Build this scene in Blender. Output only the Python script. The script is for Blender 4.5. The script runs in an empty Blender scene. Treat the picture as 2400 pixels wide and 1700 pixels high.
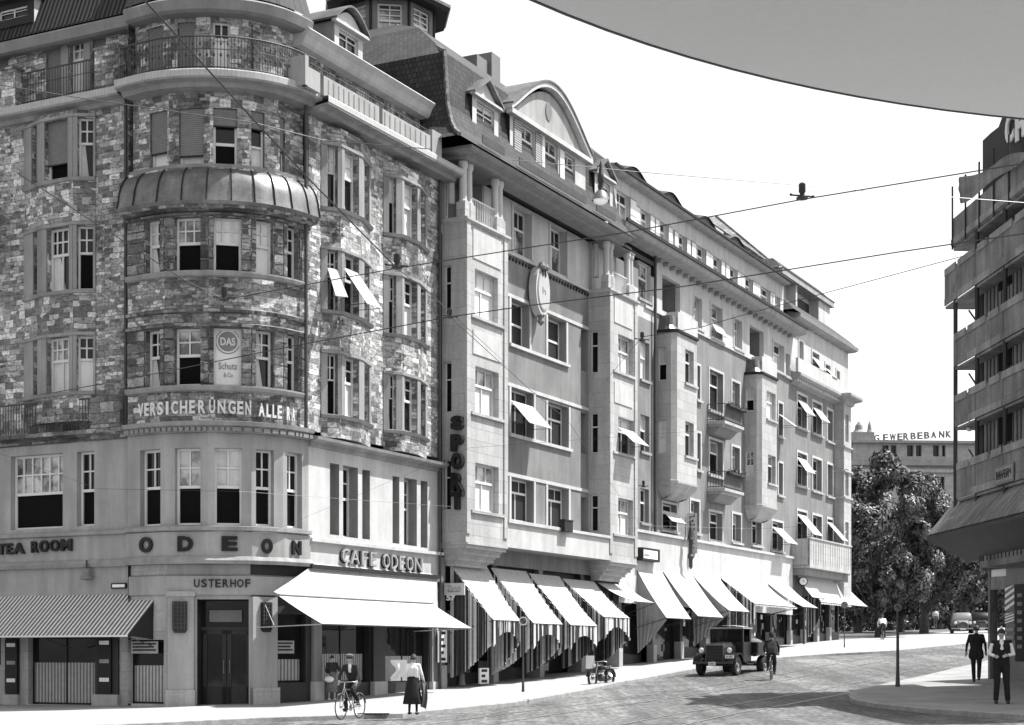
import bpy, math, random
from mathutils import Vector, Matrix
random.seed(11)
R = math.radians
# ---------------------------------------------------------------- camera, sky, sun, exposure
F = 3842.0; CX = 1200.0; HY = 1535.0; H = 1.7      # focal length, principal column, horizon row (photo pixels), eye height
sc = bpy.context.scene
cd = bpy.data.cameras.new('camera'); cam = bpy.data.objects.new('camera', cd); sc.collection.objects.link(cam)
cam.location = (0, 0, H); cam.rotation_euler = (R(90), 0, 0)
cd.sensor_width = 36; cd.lens = 36 * F / 2400; cd.shift_y = (HY - 850) / 2400; cd.clip_end = 6000; cd.clip_start = .1
sc.camera = cam
SUN_AZ = 101.0      # degrees from straight behind the viewer towards the right
SUN_EL = 61.0
w_ = bpy.data.worlds.new('World'); sc.world = w_; w_.use_nodes = True
nt = w_.node_tree; bg = nt.nodes['Background']
sky = nt.nodes.new('ShaderNodeTexSky'); sky.sky_type = 'NISHITA'; sky.sun_disc = False
sky.sun_elevation = R(SUN_EL); sky.sun_rotation = R(180 - SUN_AZ)
sky.air_density = 1.0; sky.dust_density = 1.2; sky.ozone_density = 1.0
bw = nt.nodes.new('ShaderNodeSeparateColor')      # blue-sensitive black and white film: the sky as its blue channel
nt.links.new(sky.outputs[0], bw.inputs[0]); nt.links.new(bw.outputs[2], bg.inputs[0]); bg.inputs[1].default_value = .12
sl = bpy.data.lights.new('sun', 'SUN'); so = bpy.data.objects.new('sun', sl); sc.collection.objects.link(so)
sl.energy = 4.9; sl.angle = R(.6); sl.color = (1, .995, .985)
sd = Vector((math.sin(R(SUN_AZ)) * math.cos(R(SUN_EL)), -math.cos(R(SUN_AZ)) * math.cos(R(SUN_EL)), math.sin(R(SUN_EL))))
so.rotation_euler = sd.to_track_quat('Z', 'Y').to_euler()
sc.view_settings.view_transform = 'Standard'; sc.view_settings.look = 'None'
sc.view_settings.exposure = 1.0; sc.view_settings.gamma = 1
# ---------------------------------------------------------------- materials
MT = {}
def nodes(name, rough=.8, metal=0, spec=.4):
    m = bpy.data.materials.new(name); m.use_nodes = True; t = m.node_tree
    b = t.nodes['Principled BSDF']; b.inputs['Roughness'].default_value = rough; b.inputs['Metallic'].default_value = metal
    b.inputs['Specular IOR Level'].default_value = spec
    MT[name] = m
    return m, t, b
def N(t, k, **kw):
    n = t.nodes.new('ShaderNode' + k)
    for a, v in kw.items(): setattr(n, a, v)
    return n
def ramp(t, stops, interp='LINEAR'):
    n = N(t, 'ValToRGB'); cr = n.color_ramp; cr.interpolation = interp
    while len(cr.elements) < len(stops): cr.elements.new(.5)
    for e, (p, v) in zip(cr.elements, stops): e.position = p; e.color = (v, v, v, 1)
    return n
def mth(t, op, a, b=None):
    n = N(t, 'Math', operation=op)
    for i, q in enumerate((a, b)):
        if q is None: continue
        if isinstance(q, (int, float)): n.inputs[i].default_value = q
        else: t.links.new(q, n.inputs[i])
    return n.outputs[0]
def mix(t, f, a, b, bt='MIX'):
    n = N(t, 'Mix', data_type='RGBA', blend_type=bt)
    if isinstance(f, (int, float)): n.inputs[0].default_value = f
    else: t.links.new(f, n.inputs[0])
    for i, q in ((6, a), (7, b)):
        if isinstance(q, (int, float)): n.inputs[i].default_value = (q, q, q, 1)
        else: t.links.new(q, n.inputs[i])
    return n.outputs[2]
def coord(t, kind='UV', scale=(1, 1, 1)):
    c = N(t, 'TexCoord'); mp = N(t, 'Mapping'); mp.inputs['Scale'].default_value = scale
    t.links.new(c.outputs[kind], mp.inputs[0]); return mp.outputs[0]
def noise(t, vec, scale, det=4, rough=.6):
    n = N(t, 'TexNoise'); n.inputs['Scale'].default_value = scale; n.inputs['Detail'].default_value = det
    n.inputs['Roughness'].default_value = rough; t.links.new(vec, n.inputs[0]); return n.outputs[0]
def bump(t, b, h, strength=.3, dist=.02):
    n = N(t, 'Bump'); n.inputs['Strength'].default_value = strength; n.inputs['Distance'].default_value = dist
    t.links.new(h, n.inputs['Height']); t.links.new(n.outputs[0], b.inputs['Normal'])
def plain(name, v, rough=.8, var=.15, scale=1.2, metal=0, spec=.4, streak=0, bmp=.15, fine=18):
    m, t, b = nodes(name, rough, metal, spec)
    c = coord(t, 'Object')
    n1 = noise(t, c, scale); n2 = noise(t, c, fine, 3)
    r1 = ramp(t, [(.3, v * (1 - var)), (.7, v * (1 + var))]); t.links.new(n1, r1.inputs[0])
    r2 = ramp(t, [(.3, 1 - var * .7), (.7, 1 + var * .3)]); t.links.new(n2, r2.inputs[0])
    col = mix(t, 1, r1.outputs[0], r2.outputs[0], 'MULTIPLY')
    if streak:
        s = noise(t, coord(t, 'Object', (2.2, 2.2, .22)), 1, 8, .65)
        r3 = ramp(t, [(.3, 1 - streak), (.66, 1.04)]); t.links.new(s, r3.inputs[0])
        col = mix(t, 1, col, r3.outputs[0], 'MULTIPLY')
    t.links.new(col, b.inputs['Base Color'])
    if bmp: bump(t, b, n2, bmp, .01)
    return m
def rubble(name, lo, hi, sx=1.0, sy=1.0, dark=.5, jw=.013):
    """random ashlar: two brick bonds of different size mixed in patches, every block its own grey, speckled and weathered"""
    m, t, b = nodes(name, .92)
    c0 = coord(t, 'UV'); nz = N(t, 'TexNoise'); nz.inputs['Scale'].default_value = 5.5; nz.inputs['Detail'].default_value = 6; nz.inputs['Roughness'].default_value = .7
    t.links.new(c0, nz.inputs[0])
    ad = N(t, 'VectorMath', operation='MULTIPLY_ADD'); t.links.new(nz.outputs['Color'], ad.inputs[0]); ad.inputs[1].default_value = (.13, .10, 0); t.links.new(c0, ad.inputs[2])
    outs = []
    for w, h, ofs in ((.52 * sx, .21 * sy, .37), (.30 * sx, .13 * sy, .45), (.42 * sx, .30 * sy, .3)):
        br = N(t, 'TexBrick'); br.offset = ofs; br.squash = .8; br.squash_frequency = 3; br.inputs['Scale'].default_value = 1; br.inputs['Brick Width'].default_value = w; br.inputs['Row Height'].default_value = h
        br.inputs['Mortar Size'].default_value = jw; br.inputs['Mortar Smooth'].default_value = .3; br.inputs['Bias'].default_value = 0
        br.inputs['Color1'].default_value = (0, 0, 0, 1); br.inputs['Color2'].default_value = (1, 1, 1, 1); br.inputs['Mortar'].default_value = (.12, .12, .12, 1)
        t.links.new(ad.outputs[0], br.inputs['Vector']); outs.append(br)
    vo = N(t, 'TexVoronoi', voronoi_dimensions='2D', distance='CHEBYCHEV'); vo.inputs['Scale'].default_value = 1; mp = N(t, 'Mapping'); mp.inputs['Scale'].default_value = (.85, 1.5, 1); t.links.new(c0, mp.inputs[0]); t.links.new(mp.outputs[0], vo.inputs['Vector'])
    sc_ = N(t, 'SeparateColor'); t.links.new(vo.outputs['Color'], sc_.inputs[0])
    col = mix(t, mth(t, 'GREATER_THAN', sc_.outputs[0], .66), mix(t, mth(t, 'GREATER_THAN', sc_.outputs[0], .33), outs[0].outputs[0], outs[1].outputs[0]), outs[2].outputs[0])
    rc = ramp(t, [(0, lo * .8), (.15, lo), (.45, lo * 1.9), (.72, hi * .55), (.86, hi)]); t.links.new(col, rc.inputs[0]); col = rc.outputs[0]
    sp = noise(t, coord(t, 'UV', (1, 1.5, 1)), 8, 8, .78); r2 = ramp(t, [(.37, dark), (.52, 1.15)]); t.links.new(sp, r2.inputs[0])
    col = mix(t, 1, col, r2.outputs[0], 'MULTIPLY')
    big = noise(t, coord(t, 'UV', (.45, .3, 1)), 1, 5, .65); r4 = ramp(t, [(.34, .42), (.54, 1.15)]); t.links.new(big, r4.inputs[0])
    col = mix(t, 1, col, r4.outputs[0], 'MULTIPLY')
    t.links.new(col, b.inputs['Base Color']); hh = mth(t, 'SUBTRACT', sp, mth(t, 'MULTIPLY', outs[0].outputs['Fac'], .5)); bump(t, b, hh, 1, .05)
    return m
def ashlar(name, v, bw=.9, bh=.42, joint=.7, var=.1, streak=.25):
    m, t, b = nodes(name, .85)
    c = coord(t, 'UV'); br = N(t, 'TexBrick'); br.inputs['Scale'].default_value = 1
    br.inputs['Brick Width'].default_value = bw; br.inputs['Row Height'].default_value = bh; br.inputs['Mortar Size'].default_value = .012
    br.inputs['Color1'].default_value = (v * (1 - var),) * 3 + (1,); br.inputs['Color2'].default_value = (v * (1 + var),) * 3 + (1,)
    br.inputs['Mortar'].default_value = (v * joint,) * 3 + (1,)
    t.links.new(c, br.inputs['Vector'])
    n2 = noise(t, coord(t, 'Object'), 14, 4); r2 = ramp(t, [(.3, .82), (.7, 1.06)]); t.links.new(n2, r2.inputs[0])
    s = noise(t, coord(t, 'Object', (2.2, 2.2, .25)), 1, 8, .65); r3 = ramp(t, [(.3, 1 - streak), (.66, 1.04)]); t.links.new(s, r3.inputs[0])
    col = mix(t, 1, mix(t, 1, br.outputs[0], r2.outputs[0], 'MULTIPLY'), r3.outputs[0], 'MULTIPLY')
    t.links.new(col, b.inputs['Base Color']); bump(t, b, n2, .2, .01)
    return m
def tiles(name, v, bw=.18, bh=.2):
    m, t, b = nodes(name, .75)
    c = coord(t, 'UV'); br = N(t, 'TexBrick'); br.inputs['Scale'].default_value = 1
    br.inputs['Brick Width'].default_value = bw; br.inputs['Row Height'].default_value = bh; br.inputs['Mortar Size'].default_value = .018
    br.inputs['Color1'].default_value = (v * .6,) * 3 + (1,); br.inputs['Color2'].default_value = (v * 1.4,) * 3 + (1,)
    br.inputs['Mortar'].default_value = (v * .3,) * 3 + (1,); t.links.new(c, br.inputs['Vector'])
    n2 = noise(t, coord(t, 'Object'), 1.1, 5); r2 = ramp(t, [(.35, .7), (.65, 1.2)]); t.links.new(n2, r2.inputs[0])
    t.links.new(mix(t, 1, br.outputs[0], r2.outputs[0], 'MULTIPLY'), b.inputs['Base Color'])
    bump(t, b, br.outputs['Fac'], -.8, .04)
    return m
def stripes(name, a, bv, period, duty=.5, soft=0, trans=0, vert=True):
    m, t, b = nodes(name, .9)
    c = coord(t, 'UV'); s = N(t, 'SeparateXYZ'); t.links.new(c, s.inputs[0])
    f = mth(t, 'FRACT', mth(t, 'MULTIPLY', s.outputs[0 if vert else 1], 1 / period))
    g = mth(t, 'GREATER_THAN', f, duty)
    nz = noise(t, coord(t, 'Object'), 6, 3); r = ramp(t, [(.3, .85), (.7, 1.05)]); t.links.new(nz, r.inputs[0])
    t.links.new(mix(t, 1, mix(t, g, a, bv), r.outputs[0], 'MULTIPLY'), b.inputs['Base Color'])
    return m
rubble('rubble_stone', .17, .64, .8, .82, dark=.26, jw=.008)
rubble('rustic_pillar', .09, .32, 1.3, 1.6, dark=.35)
plain('plaster_light', .32, .85, .1, streak=.3)
plain('plaster_white', .47, .85, .1, streak=.22)
ashlar('limestone', .42)
ashlar('smooth_stone', .40, 1.3, .6, .8, .07, .3)
plain('roughcast_grey', .2, .95, .2, scale=.6, fine=30, bmp=.6, streak=.25)
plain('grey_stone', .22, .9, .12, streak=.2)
plain('cornice_stone', .28, .85, .15, streak=.35)
plain('white_paint', .62, .5, .06)
plain('dark_paint', .022, .6, .2, spec=.2)
plain('black_paint', .012, .4, .2, spec=.22)
plain('black_metal', .02, .4, .2, metal=.3)
plain('iron', .05, .6, .3)
plain('zinc', .20, .42, .35, metal=.55, streak=.4)
plain('void', .006, .9, .1, bmp=0, spec=.1)
plain('curtain', .62, .9, .12, scale=3, streak=.3, bmp=0)
plain('cloth_white', .72, .95, .04, bmp=.05)
stripes('canvas', .30, .44, .74, .035)
plain('canvas_grey', .30, .95, .12, streak=.3)
plain('shutter_grey', .17, .8, .12)
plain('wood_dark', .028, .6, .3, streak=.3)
plain('wood_grey', .22, .85, .35, scale=.8, streak=.5)
plain('wood_light', .30, .85, .3, scale=.8, streak=.5)
plain('brass', .25, .4, .2, metal=.6)
plain('chrome', .6, .18, .05, metal=1)
plain('rubber', .02, .8, .2)
plain('skin', .36, .6, .05, bmp=0); plain('hair', .03, .7, .2)
plain('cloth_dark', .028, .95, .2, scale=6); plain('cloth_black', .014, .95, .2, scale=6); plain('cloth_mid', .14, .95, .2, scale=6)
plain('leather', .02, .5, .2); plain('paper', .75, .9, .04, bmp=0)
plain('car_grey', .22, .25, .05, metal=.1, bmp=0); plain('lamp_white', .7, .3, .05, bmp=0)
plain('bark', .07, .95, .3, scale=4, streak=.4, bmp=.8)
tiles('roof_tiles', .035); tiles('roof_slates', .13, .22, .24)
stripes('awning_stripe', .09, .62, .155, .5)
stripes('curtain_stripe', .035, .55, .42, .55)
stripes('shutter_slats', .10, .4, .09, .45, vert=False)
stripes('roller_slats', .13, .19, .06, .4, vert=False)
stripes('net_curtain', .16, .42, .13, .5)
stripes('cornice_ribbed', .30, .42, .12, .12)
stripes('seam_roof', .03, .07, .3, .12)
# glass
m, t, b = nodes('glass', .05, 0, .3); b.inputs['Base Color'].default_value = (.012, .012, .012, 1)
nz = noise(t, coord(t, 'Object'), .9, 2); bump(t, b, nz, .12, .05)
m, t, b = nodes('glass_pale', .12, 0, .8)
nz = noise(t, coord(t, 'Object'), 1.6, 4); r = ramp(t, [(.42, .05), (.6, .45)]); t.links.new(nz, r.inputs[0]); t.links.new(r.outputs[0], b.inputs['Base Color'])
# asphalt / paving
m, t, b = nodes('asphalt', .85)
c = coord(t, 'Object'); g1 = noise(t, c, 7, 8, .8); g2 = noise(t, coord(t, 'Object', (.06, .06, .06)), 1, 5); 
r1 = ramp(t, [(.32, .045), (.68, .17)]); t.links.new(g1, r1.inputs[0]); r2 = ramp(t, [(.35, .75), (.65, 1.3)]); t.links.new(g2, r2.inputs[0])
mp = N(t, 'Mapping'); mp.inputs['Rotation'].default_value = (0, 0, R(27)); mp.inputs['Scale'].default_value = (1.1, .035, 1); tc = N(t, 'TexCoord'); t.links.new(tc.outputs['Object'], mp.inputs[0])
g3 = noise(t, mp.outputs[0], 1, 5, .6); r3 = ramp(t, [(.42, .9), (.6, 1.6)]); t.links.new(g3, r3.inputs[0])
vo = N(t, 'TexVoronoi', voronoi_dimensions='2D'); vo.inputs['Scale'].default_value = 6.5; t.links.new(c, vo.inputs['Vector']); sc_ = N(t, 'SeparateColor'); t.links.new(vo.outputs['Color'], sc_.inputs[0])
r5 = ramp(t, [(0, .62), (1, 1.35)]); t.links.new(sc_.outputs[0], r5.inputs[0]); r6 = ramp(t, [(.25, 1.1), (.55, .6)]); t.links.new(vo.outputs['Distance'], r6.inputs[0])
pt = noise(t, coord(t, 'Object', (.35, .35, .35)), 1, 3, .5); r7 = ramp(t, [(.48, .82), (.5, 1.05)]); t.links.new(pt, r7.inputs[0])
col = mix(t, 1, mix(t, 1, r1.outputs[0], r2.outputs[0], 'MULTIPLY'), r3.outputs[0], 'MULTIPLY')
for q_ in (r5, r6, r7): col = mix(t, 1, col, q_.outputs[0], 'MULTIPLY')
t.links.new(col, b.inputs['Base Color']); bump(t, b, g1, .6, .02)
plain('paving', .32, .9, .14, scale=.5, fine=8, streak=0)
plain('island_paving', .24, .9, .2, scale=.8, fine=10)
plain('kerb_stone', .26, .8, .25, scale=3)
plain('soffit', .42, .9, .05, scale=.3)
plain('steel_rail', .55, .3, .1, metal=.9)
m, t, b = nodes('leaf', .5); 
oi = N(t, 'ObjectInfo'); nz = noise(t, coord(t, 'Object'), 1.3, 4); r = ramp(t, [(.4, .012), (.62, .15)]); t.links.new(nz, r.inputs[0]); t.links.new(r.outputs[0], b.inputs['Base Color'])  # paler leaf patches put sun highlights into the colour
# ---------------------------------------------------------------- mesh helpers
ORG = {}
class Fr:
    """a vertical plane: u along it (left to right seen from outside), w outwards, z up"""
    def __init__(s, O, d):
        s.O = Vector(O[:2]); s.d = Vector(d[:2]).normalized(); s.n = Vector((s.d.y, -s.d.x))
    def off(s, w): return Fr(s.O + s.n * w, s.d)
    def u(s, x, w=0):
        O = s.O + s.n * w; r = (x - CX) / F
        return (r * O.y - O.x) / (s.d.x - r * s.d.y)
    def z(s, x, y, w=0):
        return H + (HY - y) / F * (s.O.y + s.n.y * w + s.u(x, w) * s.d.y)
    def wat(s, u, x):
        P = s.O + s.d * u; r = (x - CX) / F
        return (r * P.y - P.x) / (s.n.x - r * s.n.y)
    def zat(s, u, w, y): return H + (HY - y) / F * (s.O.y + s.n.y * w + u * s.d.y)
    def q(s, u, w=0): return s.O + s.d * u + s.n * w
    def p(s, u, w, z):
        q = s.q(u, w); return (q.x, q.y, z)
    def side(s, u, w0=0):   # the plane of a left-facing return starting at u, running outwards
        return Fr(s.q(u, w0), s.n)
WF = Fr((0, 0), (1, 0))
class MB:
    def __init__(s): s.v = []; s.f = []; s.m = []; s.mats = []
    def mi(s, m):
        if m not in s.mats: s.mats.append(m)
        return s.mats.index(m)
    def face(s, pts, m):
        i = len(s.v); s.v += [tuple(p) for p in pts]; s.f.append(tuple(range(i, i + len(pts)))); s.m.append(s.mi(m))
    def mesh(s, vs, fs, m):
        i = len(s.v); s.v += [tuple(p) for p in vs]; k = s.mi(m)
        for f in fs: s.f.append(tuple(i + a for a in f)); s.m.append(k)
    def hexa(s, a, m):   # 8 points: bottom 4 (ccw), top 4
        s.mesh(a, [(3, 2, 1, 0), (4, 5, 6, 7), (0, 1, 5, 4), (1, 2, 6, 5), (2, 3, 7, 6), (3, 0, 4, 7)], m)
    def box(s, fr, u0, u1, w0, w1, z0, z1, m):
        if u1 < u0: u0, u1 = u1, u0
        if w1 < w0: w0, w1 = w1, w0
        s.hexa([fr.p(u0, w1, z0), fr.p(u1, w1, z0), fr.p(u1, w0, z0), fr.p(u0, w0, z0),
                fr.p(u0, w1, z1), fr.p(u1, w1, z1), fr.p(u1, w0, z1), fr.p(u0, w0, z1)], m)
    def obox(s, c, sx, sy, sz, m, rz=0, ry=0, rx=0):   # oriented box by centre
        M = Matrix.Rotation(rz, 3, 'Z') @ Matrix.Rotation(ry, 3, 'Y') @ Matrix.Rotation(rx, 3, 'X'); c = Vector(c)
        P = [(-1, -1, -1), (1, -1, -1), (1, 1, -1), (-1, 1, -1), (-1, -1, 1), (1, -1, 1), (1, 1, 1), (-1, 1, 1)]
        s.hexa([c + M @ Vector((a * sx / 2, b_ * sy / 2, d * sz / 2)) for a, b_, d in P], m)
    def tube(s, pts, r, m, seg=8, cap=True):
        pts = [Vector(p) for p in pts]; n = len(pts); rs = r if isinstance(r, (list, tuple)) else [r] * n
        vs = []; up = None
        for i, p in enumerate(pts):
            d = (pts[min(i + 1, n - 1)] - pts[max(i - 1, 0)]).normalized()
            if up is None: up = Vector((0, 0, 1)) if abs(d.z) < .95 else Vector((1, 0, 0))
            a = d.cross(up)
            a = a.normalized() if a.length > 1e-6 else Vector((1, 0, 0)); b_ = a.cross(d).normalized(); up = b_ if abs(b_.dot(d)) < .5 else up
            for k in range(seg):
                an = 2 * math.pi * k / seg; vs.append(p + (a * math.cos(an) + b_ * math.sin(an)) * rs[i])
        fs = [(i * seg + k, i * seg + (k + 1) % seg, (i + 1) * seg + (k + 1) % seg, (i + 1) * seg + k) for i in range(n - 1) for k in range(seg)]
        if cap: fs += [tuple(range(seg - 1, -1, -1)), tuple((n - 1) * seg + k for k in range(seg))]
        s.mesh(vs, fs, m)
    def lathe(s, c, prof, m, seg=16, axis='Z', a0=0, a1=2 * math.pi):
        c = Vector(c); vs = []; full = abs(a1 - a0 - 2 * math.pi) < 1e-6; ns = seg if full else seg + 1
        for r_, h in prof:
            for k in range(ns):
                an = a0 + (a1 - a0) * k / seg; x, y = r_ * math.cos(an), r_ * math.sin(an)
                vs.append(c + (Vector((x, y, h)) if axis == 'Z' else Vector((h, x, y)) if axis == 'X' else Vector((y, h, x))))
        fs = []
        for i in range(len(prof) - 1):
            for k in range(seg): 
                k2 = (k + 1) % ns if full else k + 1
                fs.append((i * ns + k, i * ns + k2, (i + 1) * ns + k2, (i + 1) * ns + k))
        s.mesh(vs, fs, m)
    def ell(s, c, r, m, seg=12, rings=8, M=None):
        c = Vector(c); vs = []; fs = []
        for i in range(rings + 1):
            t_ = math.pi * i / rings
            for k in range(seg):
                a = 2 * math.pi * k / seg; q = Vector((r[0] * math.sin(t_) * math.cos(a), r[1] * math.sin(t_) * math.sin(a), r[2] * math.cos(t_)))
                vs.append(c + (M @ q if M else q))
        for i in range(rings):
            for k in range(seg): fs.append((i * seg + k, (i + 1) * seg + k, (i + 1) * seg + (k + 1) % seg, i * seg + (k + 1) % seg))
        s.mesh(vs, fs, m)
    def prism(s, fr, poly, w0, w1, m):   # polygon in (u,z), extruded between w0 and w1
        n = len(poly); a = [fr.p(u, w1, z) for u, z in poly]; b_ = [fr.p(u, w0, z) for u, z in poly]
        s.face(a, m); s.face(b_[::-1], m)
        for i in range(n): j = (i + 1) % n; s.face([a[i], b_[i], b_[j], a[j]], m)
    def wall(s, fr, u0, u1, z0, z1, holes, m, w=0, depth=.28, mr=None):
        mr = mr or m
        us = sorted({u0, u1} | {h for a in holes for h in a[:2] if u0 < h < u1}); zs = sorted({z0, z1} | {h for a in holes for h in a[2:] if z0 < h < z1})
        for i in range(len(us) - 1):
            for j in range(len(zs) - 1):
                cu = (us[i] + us[i + 1]) / 2; cz = (zs[j] + zs[j + 1]) / 2
                if any(a[0] < cu < a[1] and a[2] < cz < a[3] for a in holes): continue
                s.face([fr.p(us[i], w, zs[j]), fr.p(us[i + 1], w, zs[j]), fr.p(us[i + 1], w, zs[j + 1]), fr.p(us[i], w, zs[j + 1])], m)
        for a, b_, c, d in holes:
            v = w - depth
            s.face([fr.p(a, w, c), fr.p(a, w, d), fr.p(a, v, d), fr.p(a, v, c)], mr); s.face([fr.p(b_, v, c), fr.p(b_, v, d), fr.p(b_, w, d), fr.p(b_, w, c)], mr)
            s.face([fr.p(a, w, c), fr.p(a, v, c), fr.p(b_, v, c), fr.p(b_, w, c)], mr); s.face([fr.p(a, v, d), fr.p(a, w, d), fr.p(b_, w, d), fr.p(b_, v, d)], mr)
    def sweep(s, path, prof, m, closed=False, caps=True):   # path: plan points left to right, profile: (w outwards, z)
        path = [Vector(p[:2]) for p in path]; n = len(path); rows = []
        for i, p in enumerate(path):
            d0 = (path[i] - path[i - 1]).normalized() if i else (path[1] - path[0]).normalized()
            d1 = (path[i + 1] - path[i]).normalized() if i < n - 1 else d0
            n0 = Vector((d0.y, -d0.x)); n1 = Vector((d1.y, -d1.x)); b_ = (n0 + n1).normalized(); k = 1 / max(.35, b_.dot(n0))
            rows.append([(p.x + b_.x * w * k, p.y + b_.y * w * k, z) for w, z in prof])
        L = len(prof); vs = [q for r_ in rows for q in r_]
        fs = [(i * L + j, (i + 1) * L + j, (i + 1) * L + j + 1, i * L + j + 1) for i in range(n - 1) for j in range(L - 1)]
        if caps: fs += [tuple(range(L)), tuple((n - 1) * L + j for j in range(L - 1, -1, -1))]
        s.mesh(vs, fs, m)
    def text(s, fr, txt, u0, u1, z0, z1, w, m, depth=.04, skew=0, bold=.0):
        vs, fs = textmesh(txt, bold)
        xs = [v[0] for v in vs]; ys = [v[1] for v in vs]; x0, x1, y0, y1 = min(xs), max(xs), min(ys), max(ys)
        zs_ = [v[2] for v in vs]; k0 = min(zs_); k1 = max(zs_)
        s.mesh([fr.p(u0 + (v[0] - x0) / (x1 - x0) * (u1 - u0), w + (v[2] - k0) / (k1 - k0) * depth, z0 + (v[1] - y0) / (y1 - y0) * (z1 - z0) + skew * (v[0] - x0) / (x1 - x0)) for v in vs], fs, m)
    def build(s, name, parent=None, origin=None, smooth=False, tag=None, rename=None):
        me = bpy.data.meshes.new(name)
        if parent is not None: O = ORG[parent.name]
        else: O = Vector(origin) if origin is not None else Vector((0, 0, 0))
        me.from_pydata([tuple(Vector(v) - O) for v in s.v], [], s.f)
        for k in s.mats: me.materials.append(MT[k])
        me.polygons.foreach_set('material_index', s.m)
        me.update()
        uv = me.uv_layers.new(name='UVMap'); dat = []
        for p in me.polygons:
            nn = p.normal
            if abs(nn.z) > .85: t_ = Vector((1, 0, 0)); b_ = Vector((0, 1, 0))
            else:
                t_ = Vector((-nn.y, nn.x, 0)).normalized(); b_ = nn.cross(t_); b_ = b_ if b_.z > 0 else -b_
            for vi in p.vertices:
                q = me.vertices[vi].co + O; dat += [q.dot(t_), q.dot(b_)]
        uv.data.foreach_set('uv', dat)
        if smooth:
            me.polygons.foreach_set('use_smooth', [True] * len(me.polygons)); me.set_sharp_from_angle(angle=R(smooth if smooth > 1 else 40))
        o = bpy.data.objects.new(name, me); sc.collection.objects.link(o)
        if parent is not None: o.parent = parent
        else: o.location = O
        ORG[o.name] = O
        if tag: settag(o, *tag)
        return o
TM = {}
def textmesh(txt, bold=0):
    if (txt, bold) in TM: return TM[(txt, bold)]
    cu = bpy.data.curves.new('tmp', 'FONT'); cu.body = txt; cu.extrude = .05; cu.offset = bold; cu.resolution_u = 3
    o = bpy.data.objects.new('tmp', cu); sc.collection.objects.link(o)
    bpy.context.view_layer.update(); dg = bpy.context.evaluated_depsgraph_get(); me = o.evaluated_get(dg).to_mesh()
    vs = [tuple(v.co) for v in me.vertices]; fs = [tuple(p.vertices) for p in me.polygons]
    o.evaluated_get(dg).to_mesh_clear(); bpy.data.objects.remove(o); bpy.data.curves.remove(cu)
    TM[(txt, bold)] = (vs, fs); return vs, fs
def settag(o, label=None, cat=None, group=None, kind=None):
    if label: o['label'] = label
    if cat: o['category'] = cat
    if group: o['group'] = group
    if kind: o['kind'] = kind
def thing(name, loc, label, cat, group=None):
    o = bpy.data.objects.new(name, None); sc.collection.objects.link(o); o.location = loc; o.empty_display_size = .3
    ORG[o.name] = Vector(loc); settag(o, label, cat, group); return o
# ---------------------------------------------------------------- terrain
DR = Vector((.4535, .8912)); NR = Vector((.8912, -.4535)); V5 = Vector((-6.207, 50.0))
FT = [(-400, -.6), (-60, -.35), (-42, -.25), (-20, -.10), (-6, .02), (0, .15), (8.4, .40), (16, .68), (26.3, 1.16), (46.6, 2.08), (58, 2.50), (66, 2.68), (80, 3.05), (120, 4.2), (300, 9), (1500, 14), (9000, 14)]
def T(x, y):
    t_ = (x - V5.x) * DR.x + (y - V5.y) * DR.y; w = (x - V5.x) * NR.x + (y - V5.y) * NR.y
    w = max(-8, min(w, 40))
    for (a, va), (b_, vb) in zip(FT, FT[1:]):
        if t_ <= b_: return va + (vb - va) * max(0, (t_ - a) / (b_ - a)) + .01 * w
    return FT[-1][1]
def G(px, py, lift=0):
    r = (px - CX) / F; s_ = (HY - py) / F; Y = 15; 
    while Y < 400:
        if H + s_ * Y < T(r * Y, Y) + lift: break
        Y += .05
    return Vector((r * Y, Y, T(r * Y, Y) + lift))
# ---------------------------------------------------------------- ground, road, pavements
def lin(a, b, n): return [a + (b - a) * i / (n - 1) for i in range(n)]
gx = sorted(set([-3000, -1200, -500, -200, -100] + lin(-60, 60, 61) + [80, 110, 200, 500, 1200, 3000])); gy = sorted(set([-3000, -1000, -300, -100, -40] + lin(-20, 160, 91) + [180, 220, 300, 500, 900, 1600, 3000, 5500]))
g = MB(); vs = [(x, y, T(x, y)) for y in gy for x in gx]; n = len(gx)
g.mesh(vs, [(j * n + i, j * n + i + 1, (j + 1) * n + i + 1, (j + 1) * n + i) for j in range(len(gy) - 1) for i in range(n - 1)], 'asphalt')
g.build('road', smooth=60, tag=(None, None, None, 'structure'))
KH = .12
def dens(P, k=6):
    out = []
    for a, b_ in zip(P, P[1:]): out += [a + (b_ - a) * (i / k) for i in range(k)]
    return out + [P[-1]]
def strip(name, outer, inner, m, kerb='kerb_stone', across=8):
    mb = MB(); A = dens(outer); B = dens(inner); n = across + 1; vs = []
    for a, b_ in zip(A, B):
        for j in range(n): q = a + (b_ - a) * (j / across); vs.append((q.x, q.y, T(q.x, q.y) + KH))
    mb.mesh(vs, [(i * n + j, (i + 1) * n + j, (i + 1) * n + j + 1, i * n + j + 1) for i in range(len(A) - 1) for j in range(across)], m)
    return mb, A
kp = [(-700, 1800), (-300, 1740), (0, 1722), (300, 1709), (600, 1694), (940, 1683), (1199, 1656), (1366, 1626), (1445, 1607), (1600, 1579), (1700, 1562), (1822, 1547), (1945, 1538)]
kp += [(2030, 1534), (2100, 1530), (2180, 1522), (2300, 1511)]
K = [G(*p).xy for p in kp] + [Vector((42, 118)), Vector((62, 165))]
def RL(t_, w=-1.0): return V5 + DR * t_ + NR * w
I = [Vector((-34, 62)), Vector((-26, 58)), Vector((-17, 54)), Vector((-12, 51)), Vector((-8.5, 50.5)), RL(1), RL(6), RL(10), RL(14), RL(22), RL(29), RL(40), RL(47), RL(56), RL(66), RL(78), RL(92), RL(120), RL(160)]
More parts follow.
